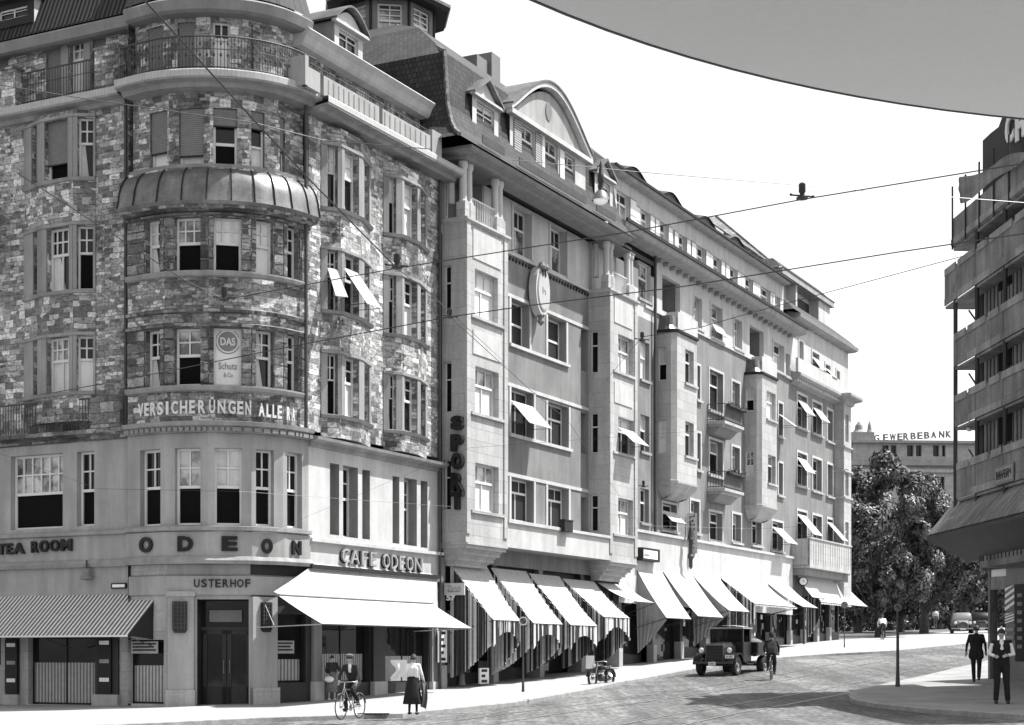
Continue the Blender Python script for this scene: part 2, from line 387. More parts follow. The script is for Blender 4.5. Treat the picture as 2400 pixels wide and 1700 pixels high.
mb, A = strip('pavement', K, I, 'paving')
mb.build('pavement', smooth=60, tag=(None, None, None, 'structure'))
def kerb(A, name='kerb', wd=.16):
    mb = MB(); vs = []; 
    for i, a in enumerate(A):
        d = (A[min(i + 1, len(A) - 1)] - A[max(i - 1, 0)]).normalized(); n_ = Vector((d.y, -d.x)); z = T(a.x, a.y)
        for w, h in ((wd * .4, -.05), (wd * .4, KH - .01), (wd * .3, KH + .006), (-wd, KH + .006), (-wd, -.05)): q = a + n_ * w; vs.append((q.x, q.y, z + h))
    mb.mesh(vs, [(i * 5 + j, (i + 1) * 5 + j, (i + 1) * 5 + j + 1, i * 5 + j + 1) for i in range(len(A) - 1) for j in range(4)], 'kerb_stone')
    return mb.build(name, smooth=30, tag=(None, None, None, 'structure'))
kerb(A)
fp = [(1996, 1641), (2003, 1650), (2057, 1660), (2188, 1674), (2400, 1688), (2700, 1703), (3300, 1725)]
bp = [(1994, 1638), (2001, 1629), (2052, 1617), (2150, 1596), (2274, 1566), (2330, 1553), (2420, 1543)]
FI = [G(*p).xy for p in fp]; BI = [G(*p).xy for p in bp]
mb, A = strip('island', FI, BI, 'island_paving')
mb.build('traffic_island', smooth=60, tag=(None, None, None, 'structure'))
kerb([v for v in reversed(dens(BI))] + dens(FI), 'island_kerb')
# tram rails let into the road, running parallel to the street
for k, (w, t0, t1) in enumerate(((8.6, -60, 110), (10.05, -60, 110), (13.2, -60, 110), (14.65, -60, 110))):
    mb = MB(); vs = []; TT = lin(t0, t1, 90)
    for t_ in TT:
        bend = max(0, -t_ - 2) ** 1.6 * .035
        for dw in (-.035, .035): q = V5 + DR * t_ + NR * (w + dw + bend); vs.append((q.x, q.y, T(q.x, q.y) + .012))
    mb.mesh(vs, [(2 * i, 2 * i + 1, 2 * i + 3, 2 * i + 2) for i in range(89)], 'steel_rail')
    mb.build('tram_rail', tag=('steel tram rail let into the road, %s of the four' % ['nearest the left pavement', 'second from the left pavement', 'third from the left pavement', 'farthest from the left pavement'][k], 'rail', 'tram rails in the road'))

# unseen pale paving at the tram stop, added to bounce light under the roof
mb = MB(); n = 24; vs = []
for i in range(n + 1):
    for j in range(n + 1): x = -16 + 40 * i / n; y = -20 + 42 * j / n; vs.append((x, y, T(x, y) + .03))
mb.mesh(vs, [(i * (n + 1) + j, (i + 1) * (n + 1) + j, (i + 1) * (n + 1) + j + 1, i * (n + 1) + j + 1) for i in range(n) for j in range(n)], 'limestone'); mb.build('bounce_platform', smooth=60, tag=(None, None, None, 'structure'))
# ---------------------------------------------------------------- windows
def window(parent, fr, u0, u1, z0, z1, up='g', lo='g', split=.42, cols=2, rows=2, lcols=1, w=-.2, fm='white_paint', bars=.045, blind=0, aw=None, name='window', label=None, sill=None, sm='cornice_stone', shut=False, sw=.07):
    """a sash window: frame mesh > pane (upper/lower glazing), blind, window_awning, shutter, sill"""
    mb = MB(); zt = z1 - (z1 - z0) * split; fw = min(.07, (u1 - u0) * .12); d = .05
    for a, b_, c, e in ((u0, u0 + fw, z0, z1), (u1 - fw, u1, z0, z1)): mb.box(fr, a, b_, w - d, w, c, e, fm)
    mb.box(fr, u0 + fw, u1 - fw, w - d, w - .002, z0, z0 + fw, fm); mb.box(fr, u0 + fw, u1 - fw, w - d, w - .002, z1 - fw, z1, fm)
    if 0 < split < 1: mb.box(fr, u0 + fw, u1 - fw, w - d, w + .015, zt - fw * .6, zt + fw * .6, fm)
    bb = bars * .5
    for i in range(1, cols): c = u0 + (u1 - u0) * i / cols; mb.box(fr, c - bb, c + bb, w - d, w - .01, zt, z1 - fw, fm)
    for i in range(1, rows): c = zt + (z1 - zt) * i / rows; mb.box(fr, u0 + fw, u1 - fw, w - d, w - .012, c - bb, c + bb, fm)
    for i in range(1, lcols): c = u0 + (u1 - u0) * i / lcols; mb.box(fr, c - bb * 1.2, c + bb * 1.2, w - d, w - .01, z0 + fw, zt, fm)
    o = mb.build(name, parent)
    if label: o['label'] = label
    MM = {'g': 'glass', 'p': 'glass_pale', 'c': 'curtain', 'w': 'cloth_white', 'v': 'void', 'n': 'net_curtain'}
    pb = MB(); dd = w - d - .01
    def pane(a, b_, c, e, k):
        if k == 'h':   # half curtain drawn at the left, dark at the right
            q = a + (b_ - a) * .5; pb.face([fr.p(a, dd, c), fr.p(q * .8 + b_ * .2, dd, c), fr.p(a + (b_ - a) * .35, dd, e), fr.p(a, dd, e)], 'curtain')
            pb.face([fr.p(q * .8 + b_ * .2, dd, c), fr.p(b_, dd, c), fr.p(b_, dd, e), fr.p(a + (b_ - a) * .35, dd, e)], 'glass')
        else: pb.face([fr.p(a, dd, c), fr.p(b_, dd, c), fr.p(b_, dd, e), fr.p(a, dd, e)], MM[k])
    if 0 < split < 1: pane(u0, u1, zt, z1, up); pane(u0, u1, z0, zt, lo)
    else: pane(u0, u1, z0, z1, up)
    pb.build('pane', o)
    if blind:
        b2 = MB(); zb = z1 - (z1 - z0) * blind; b2.box(fr, u0 + .01, u1 - .01, w + .03, w + .06, zb, z1 - .01, 'roller_slats'); b2.box(fr, u0 + .01, u1 - .01, w + .025, w + .075, zb - .04, zb, 'dark_paint')
        b2.build('blind', o)
    if aw:
        h0, h1, wo = aw; za = z1 - (z1 - z0) * h0; zb = z1 - (z1 - z0) * h1; a2 = MB()
        A = [fr.p(u0 + .02, -.02, za), fr.p(u1 - .02, -.02, za), fr.p(u1 + .04, wo, zb), fr.p(u0 - .02, wo, zb)]
        a2.face(A, 'canvas'); a2.face([(p[0], p[1], p[2] - .015) for p in A[::-1]], 'canvas')
        for s_ in (u0 + .01, u1 - .01): a2.tube([fr.p(s_, -.1, zb + .02), fr.p(s_, wo, zb)], .012, 'iron', 5)
        a2.build('window_awning', o)
    if sill:
        s2 = MB(); s2.box(fr, u0 - sw, u1 + sw, -.05, sill, z0 - .12, z0 - .002, sm); s2.build('sill', o)
    if shut:
        for sgn in (-1, 1):
            s2 = MB(); ww = (u1 - u0) * .52; a = u0 - ww - .04 if sgn < 0 else u1 + .04
            s2.box(fr, a, a + ww, .01, .05, z0, z1, 'shutter_slats' if shut == 2 else 'plaster_light'); 
            if shut == 1: 
                s2.box(fr, a + .05, a + ww - .05, .04, .056, z0 + .08, (z0 + z1) / 2 - .04, 'white_paint'); s2.box(fr, a + .05, a + ww - .05, .04, .056, (z0 + z1) / 2 + .04, z1 - .08, 'white_paint')
            s2.build('shutter', o)
    return o
def rect(fr, x0, x1, y0, y1, w=0):
    """opening seen at columns x0..x1 and rows y0..y1 (rows read at its middle) on plane fr"""
    u0, u1 = fr.u(x0, w), fr.u(x1, w); um = (u0 + u1) / 2
    return (u0, u1, fr.zat(um, w, y1), fr.zat(um, w, y0))
# ---------------------------------------------------------------- plan of the corner house
def onray(P, ang, x):   # from P back along a facet whose normal is turned ang degrees, to the column x
    d = Vector((math.cos(R(ang)), math.sin(R(ang)))); r = (x - CX) / F
    s_ = (r * P.y - P.x) / (r * d.y - d.x); return P - d * s_
V = {5: V5}
for k, ang, x in ((4, 55, 663), (3, 35, 589), (2, 12, 489), (1, -9, 386), (0, -30, 300)): V[k] = onray(V[k + 1], ang, x)
RF = Fr(V5, DR)
DL = Vector((.8917, -.4526)); LF = Fr(V[0], DL).off(-.3)
TW = [V[i] for i in range(6)]
def facets(P): return [(Fr(a, b_ - a), (b_ - a).length) for a, b_ in zip(P, P[1:])]
def offp(P, w):
    out = []
    for i, p in enumerate(P):
        d0 = (P[i] - P[i - 1]).normalized() if i else (P[1] - P[0]).normalized(); d1 = (P[i + 1] - P[i]).normalized() if i < len(P) - 1 else d0
        n0 = Vector((d0.y, -d0.x)); n1 = Vector((d1.y, -d1.x)); b_ = (n0 + n1).normalized(); out.append(p + b_ * (w / b_.dot(n0)))
    return out
def rnd(P, k=4):   # smooth a plan polyline (Catmull-Rom)
    out = []
    for i in range(len(P) - 1):
        p0 = P[max(i - 1, 0)]; p1 = P[i]; p2 = P[i + 1]; p3 = P[min(i + 2, len(P) - 1)]
        for j in range(k):
            t_ = j / k; out.append(.5 * ((2 * p1) + (p2 - p0) * t_ + (2 * p0 - 5 * p1 + 4 * p2 - p3) * t_ ** 2 + (3 * p1 - p0 - 3 * p2 + p3) * t_ ** 3))
    return out + [P[-1]]
LW = LF.q(LF.u(-260)); LE = LF.q(LF.u(300)); RE = RF.q(RF.u(1029))
UE = RF.u(1029); UL = LF.u(-260); UL1 = LF.u(299)
B1 = thing('corner_building', (-8, 52, .2), 'rubble stone corner building with rounded stone bay and a café at street level', 'building')
zt_ = lambda y: H + (HY - y) / F * 48.3
Z = dict(gf=zt_(1390), soff=zt_(1326), band0=zt_(1322), band1=zt_(1247), f1b=zt_(1233), f1t=zt_(1050), cor=zt_(1015), corT=zt_(990), v1=zt_(924), f2b=zt_(913), f2t=zt_(768), f3b=zt_(645), f3t=zt_(508), domb=zt_(488), domt=zt_(392), f4t=zt_(248), sl0=zt_(203), sl1=zt_(180), eav=20.6, eavT=20.92)
# --- tower walls
st = MB(); pl = MB(); sm = MB()
fcs = facets(TW)
WX = {1: [(328, 376), (410, 470), (503, 568), (600, 642), (673, 708)], 2: [(341, 376), (409, 470), (501, 566), (600, 641), (672, 700)]}
kinds = {1: [('g', 'v'), ('p', 'v'), ('c', 'v'), ('g', 'v'), ('g', 'v')], 2: [('g', 'h'), ('p', 'v'), ('w', 'w'), ('h', 'h'), ('g', 'g')], 3: [('h', 'h'), ('p', 'v'), ('w', 'v'), ('w', 'w'), ('g', 'g')]}
for k, (fr, L) in enumerate(fcs):
    hs = []
    for fl, zb, ztp, key in ((1, Z['f1b'] + .03, Z['f1t'], 1), (2, Z['f2b'] + .12, Z['f2t'], 2), (3, Z['f3b'] + .12, Z['f3t'], 2)):
        a, b_ = fr.u(WX[key][k][0]), fr.u(WX[key][k][1]); a = max(a, .1); b_ = min(b_, L - .1); hs.append((a, b_, zb, ztp))
        up, lo = kinds[fl][k]
        if fl == 2 and k == 2: window(B1, fr, a, b_, zb, ztp, 'w', 'w', 0, 1, 1, w=-.16)
        else: window(B1, fr, a, b_, zb, ztp, up, lo, .47 if fl > 1 else .5, 3 if fl == 3 and k in (1, 2) else 2, 2, w=-.2)
    pl.wall(fr, 0, L, Z['band0'], Z['cor'], hs[:1], 'plaster_light')
    st.wall(fr, 0, L, Z['corT'], Z['domt'], hs[1:], 'rubble_stone', mr='rustic_pillar')
# rusticated quoins on the pillars of floors two and three
for k, (fr, L) in enumerate(fcs):
    for key in (2, 3):
        zb, ztp = (Z['f2b'] + .14, Z['f2t']) if key == 2 else (Z['f3b'] + .14, Z['f3t'])
        a, b_ = max(fr.u(WX[2][k][0]), .1), min(fr.u(WX[2][k][1]), L - .1); n = 5
        for (p, q) in ((0.01, a - .015), (b_ + .015, L - .01)):
            if q - p < .06: continue
            for j in range(n): z0 = zb + (ztp - zb) * j / n; st.box(fr, p, q, .0, .045, z0 + .02, z0 + (ztp - zb) / n - .02, 'rustic_pillar')
# mouldings of the tower
RT = rnd(offp(TW, .02), 4)
sm.sweep(RT, [(0, Z['f1b'] - .16), (.12, Z['f1b'] - .13), (.12, Z['f1b'] - .02), (0, Z['f1b'])], 'cornice_stone')
for zb in (Z['f2b'], Z['f3b']): sm.sweep(RT, [(0, zb - .07), (.1, zb - .04), (.13, zb + .05), (.13, zb + .1), (0, zb + .12)], 'cornice_stone')
for zb, h in ((Z['f2t'], .1), (Z['f2t'] + .42, .1), (Z['f3t'] + .0, .08)): sm.sweep(RT, [(0, zb), (.07, zb + .02), (.1, zb + h), (0, zb + h + .05)], 'rustic_pillar')
sm.sweep(RT, [(0, Z['cor'] - .0), (.1, Z['cor'] + .02), (.1, Z['cor'] + .14), (.22, Z['cor'] + .2), (.24, Z['corT']), (0, Z['corT'] + .04)], 'cornice_stone')
for a, b_ in zip(dens(RT, 1), dens(RT, 1)[1:]):
    fr = Fr(a, b_ - a); L = (b_ - a).length; m_ = max(1, int(L / .16))
    for j in range(m_): sm.box(fr, L * j / m_ + .03, L * (j + 1) / m_ - .03, .1, .19, Z['cor'] + .03, Z['cor'] + .15, 'grey_stone')
# ODEON band
pl.sweep(offp(TW, .08), [(-.1, Z['band0'] + .2), (0, Z['band0'] + .2), (0, Z['band1']), (-.1, Z['band1'])], 'plaster_light')
pl.sweep(offp(TW, .08), [(-.1, Z['band0']), (.1, Z['band0']), (.14, Z['band0'] + .1), (.05, Z['band0'] + .22), (-.1, Z['band0'] + .24)], 'cornice_stone')
# --- left facade
def bayline(fr, xs, ws): return [fr.q(fr.u(x, w), w) for x, w in zip(xs, ws)]
def bay(parent, wall_mb, trim, fr, xs, ws, floors, m, zlo, zhi, mull='cornice_stone'):
    P = bayline(fr, xs, ws); fc = facets(P); hs = [[] for _ in fc]
    for zb, ztp, wins in floors:
        for k, (f2, L) in enumerate(fc):
            x0, x1, up, lo, kw = wins[k]
            a, b_ = max(.06, f2.u(x0)), min(L - .06, f2.u(x1)); hs[k].append((a, b_, zb, ztp))
            window(parent, f2, a, b_, zb, ztp, up, lo, w=-.2, **kw)
            # plain stone mullions either side of the opening
            for p, q in ((.0, a), (b_, L)):
                if q - p > .03: trim.box(f2, p, q, -.02, .03, zb, ztp, mull)
        trim.sweep(P, [(0, zb - .13), (.08, zb - .12), (.13, zb - .03), (0, zb)], mull)
        trim.sweep(P, [(0, ztp), (.06, ztp + .01), (.06, ztp + .1), (0, ztp + .12)], mull)
    for k, (f2, L) in enumerate(fc): wall_mb.wall(f2, 0, L, zlo, zhi, hs[k], m)
    for z in (zlo, zhi): wall_mb.face([(p.x, p.y, z) for p in P], m)
zL = lambda x, y: LF.z(x, y)
LB = (58, 99, 171, 224)
K2 = dict(cols=2, rows=2); 
floorsL = [(zL(135, 925), zL(135, 797), [(79, 89, 'g', 'g', {}), (110, 163, 'p', 'c', dict(cols=4, lcols=2)), (180, 219, 'g', 'w', {})]),
           (zL(135, 690), zL(135, 542), [(79, 89, 'g', 'g', {}), (110, 163, 'g', 'h', dict(cols=4, lcols=2)), (180, 219, 'g', 'v', {})]),
           (zL(135, 430), zL(135, 292), [(75, 88, 'g', 'g', dict(blind=.9)), (105, 160, 'g', 'v', dict(blind=.72)), (182, 219, 'g', 'h', {})])]
zc0, zc1 = Z['corT'], Z['sl0']
bay(B1, st, sm, LF, LB, (0, .34, .34, .02), floorsL, 'rubble_stone', zc0 + .3, zc1 - .1)
st.wall(LF, UL, LF.u(58), zc0, zc1, [], 'rubble_stone'); st.wall(LF, LF.u(224), UL1, zc0, zc1, [], 'rubble_stone'); st.wall(LF, LF.u(58), LF.u(224), zc0, zc0 + .3, [], 'rubble_stone'); st.wall(LF, LF.u(58), LF.u(224), zc1 - .1, zc1, [], 'rubble_stone')
# floor one of the left facade
hl = [rect(LF, 25, 147, 1066, 1240), rect(LF, 180, 221, 1058, 1233), rect(LF, -110, -20, 1074, 1248)]
pl.wall(LF, UL, UL1, Z['band0'], Z['cor'], hl, 'plaster_light')
window(B1, LF, *hl[0], 'p', 'v', .52, 6, 2, w=-.2); window(B1, LF, *hl[1], 'g', 'v', .52, 2, 2, w=-.2); window(B1, LF, *hl[2], 'g', 'v', .52, 4, 2, w=-.2)
pth = [LW, LE]
for prof, m_ in (([(0, Z['f1b'] - .16), (.12, Z['f1b'] - .13), (.12, Z['f1b'] - .02), (0, Z['f1b'])], 'cornice_stone'),
              ([(0, Z['cor']), (.1, Z['cor'] + .02), (.1, Z['cor'] + .14), (.3, Z['cor'] + .2), (.32, Z['corT']), (0, Z['corT'] + .04)], 'rustic_pillar'),
              ([(-.05, Z['band0']), (.1, Z['band0']), (.14, Z['band0'] + .1), (.05, Z['band0'] + .22), (-.05, Z['band0'] + .24)], 'cornice_stone')):
    sm.sweep(pth, prof, m_)
# low parapet with iron bars over the cornice of the left facade
sm.box(LF, LF.u(228), LF.u(296), .02, .3, Z['corT'] + .02, Z['corT'] + .95, 'rustic_pillar')
ra = MB()
for j in range(46):
    u_ = LF.u(-60) + (LF.u(226) - LF.u(-60)) * j / 45; ra.tube([LF.p(u_, .24, Z['corT'] + .04), LF.p(u_, .24, Z['corT'] + .95)], .013, 'iron', 5)
ra.tube([LF.p(LF.u(-60), .24, Z['corT'] + .95), LF.p(LF.u(226), .24, Z['corT'] + .95)], .025, 'iron', 6)
ra.build('railing', B1); ra = MB()
# --- right facade: bays
zR = lambda x, y, w=.3: RF.z(x, y, w)
fa = [(RF.z(764, 970, .1), RF.z(764, 828, .1), [(767, 791, 'g', 'v', {}), (806, 840, 'g', 'c', dict(lcols=2)), (852, 864, 'g', 'g', {})]),
      (RF.z(764, 725, .1), RF.z(764, 585, .1), [(767, 791, 'g', 'g', dict(aw=(.3, .85, .75))), (806, 840, 'g', 'g', dict(aw=(.25, .9, .85))), (852, 864, 'g', 'g', {})]),
      (RF.z(764, 484, .1), RF.z(764, 340, .1), [(767, 791, 'w', 'g', {}), (806, 840, 'w', 'h', {}), (852, 864, 'g', 'g', {})])]
bay(B1, st, sm, RF, (752, 799, 846, 868), (0, .38, .38, 0), fa, 'rubble_stone', Z['corT'] - .12, RF.z(764, 300))
fb = [(RF.z(909, 1006, .1), RF.z(909, 877, .1), [(911, 928, 'g', 'h', {}), (946, 977, 'h', 'h', {}), (984, 996, 'g', 'g', {})]),
      (RF.z(909, 780, .1), RF.z(909, 645, .1), [(911, 928, 'g', 'g', {}), (946, 977, 'g', 'c', {}), (984, 996, 'g', 'g', {})]),
      (RF.z(909, 545, .1), RF.z(909, 415, .1), [(911, 928, 'w', 'g', {}), (946, 977, 'w', 'c', {}), (984, 996, 'g', 'g', {})])]
bay(B1, st, sm, RF, (898, 941, 981, 1000), (0, .38, .38, 0), fb, 'rubble_stone', Z['corT'] - .12, RF.z(909, 385))
SR = 18.42
for a, b_ in ((0, RF.u(752)), (RF.u(868), RF.u(898)), (RF.u(1000), UE)): st.wall(RF, a, b_, Z['corT'], SR, [], 'rubble_stone')
st.wall(RF, RF.u(752), RF.u(868), RF.z(764, 300), SR, [], 'rubble_stone'); st.wall(RF, RF.u(898), RF.u(1000), RF.z(909, 385), SR, [], 'rubble_stone')
hr = [rect(RF, a, b_, c, d) for a, b_, c, d in ((773, 795, 1087, 1254), (804, 839, 1094, 1260), (849, 867, 1102, 1264), (920, 936, 1117, 1274), (947, 977, 1122, 1279), (986, 1002, 1128, 1284))]
pl.wall(RF, 0, UE, Z['band0'] - .15, Z['cor'], hr, 'plaster_white', depth=.4, mr='grey_stone')  # reveals greyer than the white wall: recess shade put into the colour
for h, (u_, l_) in zip(hr, (('g', 'g'), ('g', 'v'), ('g', 'g')) * 2): window(B1, RF, *h, u_, l_, .45, 2, 2, w=-.34)
rp = [V5, RE + DR * .1]
zs1 = RF.z(870, 1276); 
sm.sweep(rp, [(0, zs1 - .14), (.14, zs1 - .12), (.14, zs1 - .02), (0, zs1)], 'plaster_white')
cz = RF.z(880, 1060)
sm.sweep(rp, [(0, cz - .25), (.08, cz - .22), (.1, cz - .1), (.34, cz - .04), (.36, cz + .05), (0, cz + .1)], 'cornice_stone')
sm.sweep(rp, [(0, Z['band0'] - .15), (.1, Z['band0'] - .15), (.14, Z['band0'] - .05), (.05, Z['band0'] + .1), (0, Z['band0'] + .12)], 'plaster_white')
# returns where the round part stands proud of the left wall
q = LF.q(LF.u(299)); q2 = LF.q(LF.u(299), -.6)
for z0, z1, mb_, m_ in ((Z['band0'] - 2.5, Z['cor'], pl, 'plaster_light'), (Z['cor'], Z['eav'] + .2, st, 'rubble_stone')):
    mb_.face([(q.x, q.y, z0), (V[0].x, V[0].y, z0), (V[0].x, V[0].y, z1), (q.x, q.y, z1)], m_); e_ = V[0] + Vector((.3, .9)); mb_.face([(q.x, q.y, z0), (e_.x, e_.y, z0), (e_.x, e_.y, z1), (q.x, q.y, z1)], m_)
# --- slab of the fifth floor: left part, round part, right part with an end pier
SP = rnd(offp(TW, .12), 5)
def slab(path, w, z0, z1): 
    sm.sweep(path, [(-1.2, z0 - .1), (w - .35, z0 - .1), (w - .28, z0 + .02), (w - .02, z0 + .05), (w - .02, z0 + .1)], 'cornice_stone')
    sm.sweep(path, [(w - .02, z0 + .1), (w, z0 + .11), (w, z1), (w - .02, z1 + .03)], 'cornice_ribbed'); sm.sweep(path, [(w - .02, z1 + .03), (-2.4, z1 + .03)], 'cornice_stone', caps=False)
slab([LW, LE], .5, Z['sl0'], Z['sl1']); slab(SP, .45, Z['sl0'], Z['sl1'])
slab([V5 - DR * .1, RE + DR * .35], .8, SR - .1, SR + .17)
# --- fifth floor walls, set back
BK = -.75
T5 = offp(TW, -.32); f5 = facets(T5)
w5 = [(343, 382), (416, 456), (489, 539), (572, 594), (628, 652)]
for k, (fr, L) in enumerate(f5):
    a, b_ = max(.08, fr.u(w5[k][0])), min(L - .08, fr.u(w5[k][1])); h = (a, b_, Z['sl1'] + .1, Z['eav'] - .12)
    st.wall(fr, 0, L, Z['sl1'] - .1, Z['eav'] + .1, [h], 'rubble_stone')
    window(B1, fr, *h, 'g' if k > 1 else 'g', 'w' if k in (2, 3) else 'g', .3, 2, 1, blind=.97 if k < 2 else 0, w=-.14)
L5 = LF.off(-.32)
hl = [rect(L5, a, b_, c, d) for a, b_, c, d in ((108, 143, 104, 236), (164, 196, 92, 224), (216, 248, 80, 212), (-10, 20, 118, 250), (-60, -30, 125, 260))]
st.wall(L5, UL, L5.u(305), Z['sl1'] - .1, Z['eav'] + .1, hl, 'rubble_stone')
for i, h in enumerate(hl): window(B1, L5, *h, 'p', 'c', .35, 2, 2, blind=0 if i == 1 else .96, w=-.14)
for a, b_ in ((145, 162), (198, 214)): sm.box(L5, L5.u(a), L5.u(b_), -.05, .05, Z['sl1'], Z['eav'], 'cornice_stone')
R5 = RF.off(-.4)
zr5 = SR + .17; er = 20.22
hr5 = [rect(R5, a, b_, c, d) for a, b_, c, d in ((722, 742, 124, 190), (757, 766, 158, 270), (786, 808, 168, 240), (866, 880, 222, 280), (899, 908, 244, 330), (924, 946, 252, 305), (984, 993, 282, 345))]
st.wall(R5, -.6, UE, SR, er + .1, hr5, 'rubble_stone')
for h in hr5: window(B1, R5, *h, 'g', 'g', .4, 1, 1, w=-.14)
# parapet of the right terrace
pa = MB(); u0 = RF.u(700, .7)
for x0, x1 in ((716, 752), (760, 890), (898, 1010)): pa.box(RF, RF.u(x0, .7), RF.u(x1, .7), .55, .68, zr5 + .02, zr5 + .62, 'plaster_light')
for x in range(770, 1005, 12):
    if 886 < x < 900: continue
    pa.box(RF, RF.u(x, .7), RF.u(x + 2.4, .7), .67, .69, zr5 + .12, zr5 + .54, 'shutter_grey')
pa.box(RF, RF.u(1012, .7), RF.u(1034, .7), .3, .72, zr5 + .02, zr5 + .85, 'plaster_light')
pa.box(RF, RF.u(714, .7), RF.u(722, .7), .1, .72, zr5 + .02, zr5 + .9, 'plaster_light')
pa.build('parapet', B1)
for j, x in enumerate(range(716, 1012, 4)): ra.tube([RF.p(RF.u(x, .7), .6, zr5 + .6), RF.p(RF.u(x, .7), .6, zr5 + .8)], .01, 'iron', 4)
ra.tube([RF.p(RF.u(716, .7), .6, zr5 + .8), RF.p(RF.u(1010, .7), .6, zr5 + .8)], .018, 'iron', 5)
ra.build('railing', B1); ra = MB()
# curved railing with panels
RP = rnd(offp(TW, .32), 7); z0 = Z['sl1'] + .05; z1 = z0 + 1.0
ra.tube([(p.x, p.y, z1) for p in RP], .025, 'iron', 6); ra.tube([(p.x, p.y, z0 + .1) for p in RP], .016, 'iron', 6); ra.tube([(p.x, p.y, z0 + .62) for p in RP], .012, 'iron', 5)
acc = 0
for a, b_ in zip(RP, RP[1:]):
    for j in range(2):
        p = a + (b_ - a) * (j / 2); ra.tube([(p.x, p.y, z0), (p.x, p.y, z1)], .011, 'iron', 4)
        if j == 0: ra.ell((p.x, p.y, z0 + .78), (.035, .035, .05), 'iron', 6, 4); ra.ell((p.x, p.y, z0 + .45), (.04, .04, .06), 'iron', 6, 4)
for x0, x1 in ((-110, -45), (52, 222)):
    ra.build('railing', B1); ra = MB(); a, b_ = LF.u(x0, .3), LF.u(x1, .3)
    for zz, r_ in ((z1, .025), (z0 + .1, .016), (z0 + .62, .012)): ra.tube([LF.p(a, .3, zz), LF.p(b_, .3, zz)], r_, 'iron', 6)
    n = int((b_ - a) / .11)
    for j in range(n + 1): u_ = a + (b_ - a) * j / n; ra.tube([LF.p(u_, .3, z0), LF.p(u_, .3, z1)], .011, 'iron', 4)
ra.build('railing', B1)
ra = MB()
# stone piers between the balcony bays, with dark planted boxes
for x0, x1 in ((230, 286), (-40, 44)):
    sm.box(LF, LF.u(x0, .2), LF.u(x1, .2), .02, .36, Z['sl1'] + .03, Z['sl1'] + 1.25, 'rubble_stone'); sm.box(LF, LF.u(x0, .2) - .04, LF.u(x1, .2) + .04, -.02, .4, Z['sl1'] + 1.25, Z['sl1'] + 1.33, 'rustic_pillar')
# metal hood over the round bay
dm = MB(); DP = rnd(offp(TW, .05), 6); hz = Z['domt'] - Z['domb']
prof = [(.06, Z['domb'] - .03), (.36, Z['domb']), (.4, Z['domb'] + .1)] + [(.36 - .66 * (math.sin(R(a)) ** 1.5) * .0 - .62 * (1 - math.cos(R(a))), Z['domb'] + .12 + (hz - .12) * math.sin(R(a))) for a in (10, 22, 35, 48, 62, 76, 90)]
dm.sweep(DP, prof, 'zinc')
for i in range(0, len(DP), 3):
    p = DP[i]; q = DP[min(i + 1, len(DP) - 1)]; pr = DP[max(i - 1, 0)]; d = (q - pr).normalized(); n_ = Vector((d.y, -d.x))
    dm.tube([(p.x + n_.x * (w + .02), p.y + n_.y * (w + .02), z + .01) for w, z in prof[2:]], .022, 'dark_paint', 5)
dm.sweep(DP, [(0, Z['domb'] - .14), (.3, Z['domb'] - .08), (.34, Z['domb'] - .005), (0, Z['domb'] - .005)], 'rustic_pillar')
dm.build('bay_roof', B1, smooth=35)
# floor four of the tower stands on the hood
f4 = facets(offp(TW, -.22)); w4 = [(352, 395), (420, 477), (500, 556), (583, 620), (642, 668)]
for k, (fr, L) in enumerate(f4):
    a, b_ = max(.06, fr.u(w4[k][0])), min(L - .06, fr.u(w4[k][1])); h = (a, b_, Z['domt'] + .12, Z['f4t'])
    st.wall(fr, 0, L, Z['domt'] - .2, Z['sl0'], [h], 'rubble_stone', mr='rustic_pillar')
    window(B1, fr, *h, 'g', ['w', 'c', 'v', 'c', 'g'][k], .62, 1, 1, blind=[.72, .82, .3, .3, .6][k], w=-.12)
sm.sweep(rnd(offp(TW, -.2), 4), [(0, Z['domt'] - .02), (.14, Z['domt']), (.16, Z['domt'] + .1), (0, Z['domt'] + .12)], 'cornice_stone')
# eaves and gutter
EP = [LW] + [LF.q(LF.u(290), .0)] + SP + [V5 + DR * .2]
sm.sweep([LW, LF.q(LF.u(310), 0)], [(-.8, Z['eav'] + .12), (.0, Z['eav'] + .02), (.12, Z['eav'] + .06), (.2, Z['eavT'] + .02), (.1, Z['eavT'] + .1), (-.8, Z['eavT'] + .3)], 'grey_stone')
sm.sweep(SP, [(-1, Z['eav']), (-.1, Z['eav']), (.02, Z['eav'] + .06), (.1, Z['eavT'] + .02), (.0, Z['eavT'] + .1), (-1, Z['eavT'] + .3)], 'grey_stone')
sm.sweep([V5 - DR * .3, RF.q(RF.u(1012, .1), 0)], [(-1.2, er), (-.05, er), (.02, er + .08), (.12, er + .28), (.26, er + .44), (.2, er + .5), (-1.2, er + .56)], 'plaster_white')
st.build('wall', B1); pl.build('wall', B1)['label'] = 'smooth plaster band and first floor wall'; sm.build('cornice', B1)
# roof: steep lower slope, vertical battens
rf = MB(); zr = Z['eavT'] + .25
rf.sweep([LW - NR * 0, LF.q(LF.u(310), 0)], [(.1, zr - .1), (-1.4, zr + 3.6), (-6, zr + 5.4)], 'seam_roof', caps=False)
rf.sweep(SP, [(.0, zr - .1), (-1.2, zr + 3.4), (-2.2, zr + 4.6)], 'seam_roof', caps=False)
rf.sweep([V5, RF.q(UE - .6, 0)], [(.15, er + .52), (-3.2, er + 1.8), (-7, er + 1.0)], 'roof_tiles', caps=False)
n = 60
for j in range(n):
    u_ = UL + (LF.u(310) - UL) * j / n; rf.tube([LF.p(u_, .12, zr - .08), LF.p(u_, -1.38, zr + 3.62)], .03, 'dark_paint', 4)
rf.build('roof', B1)
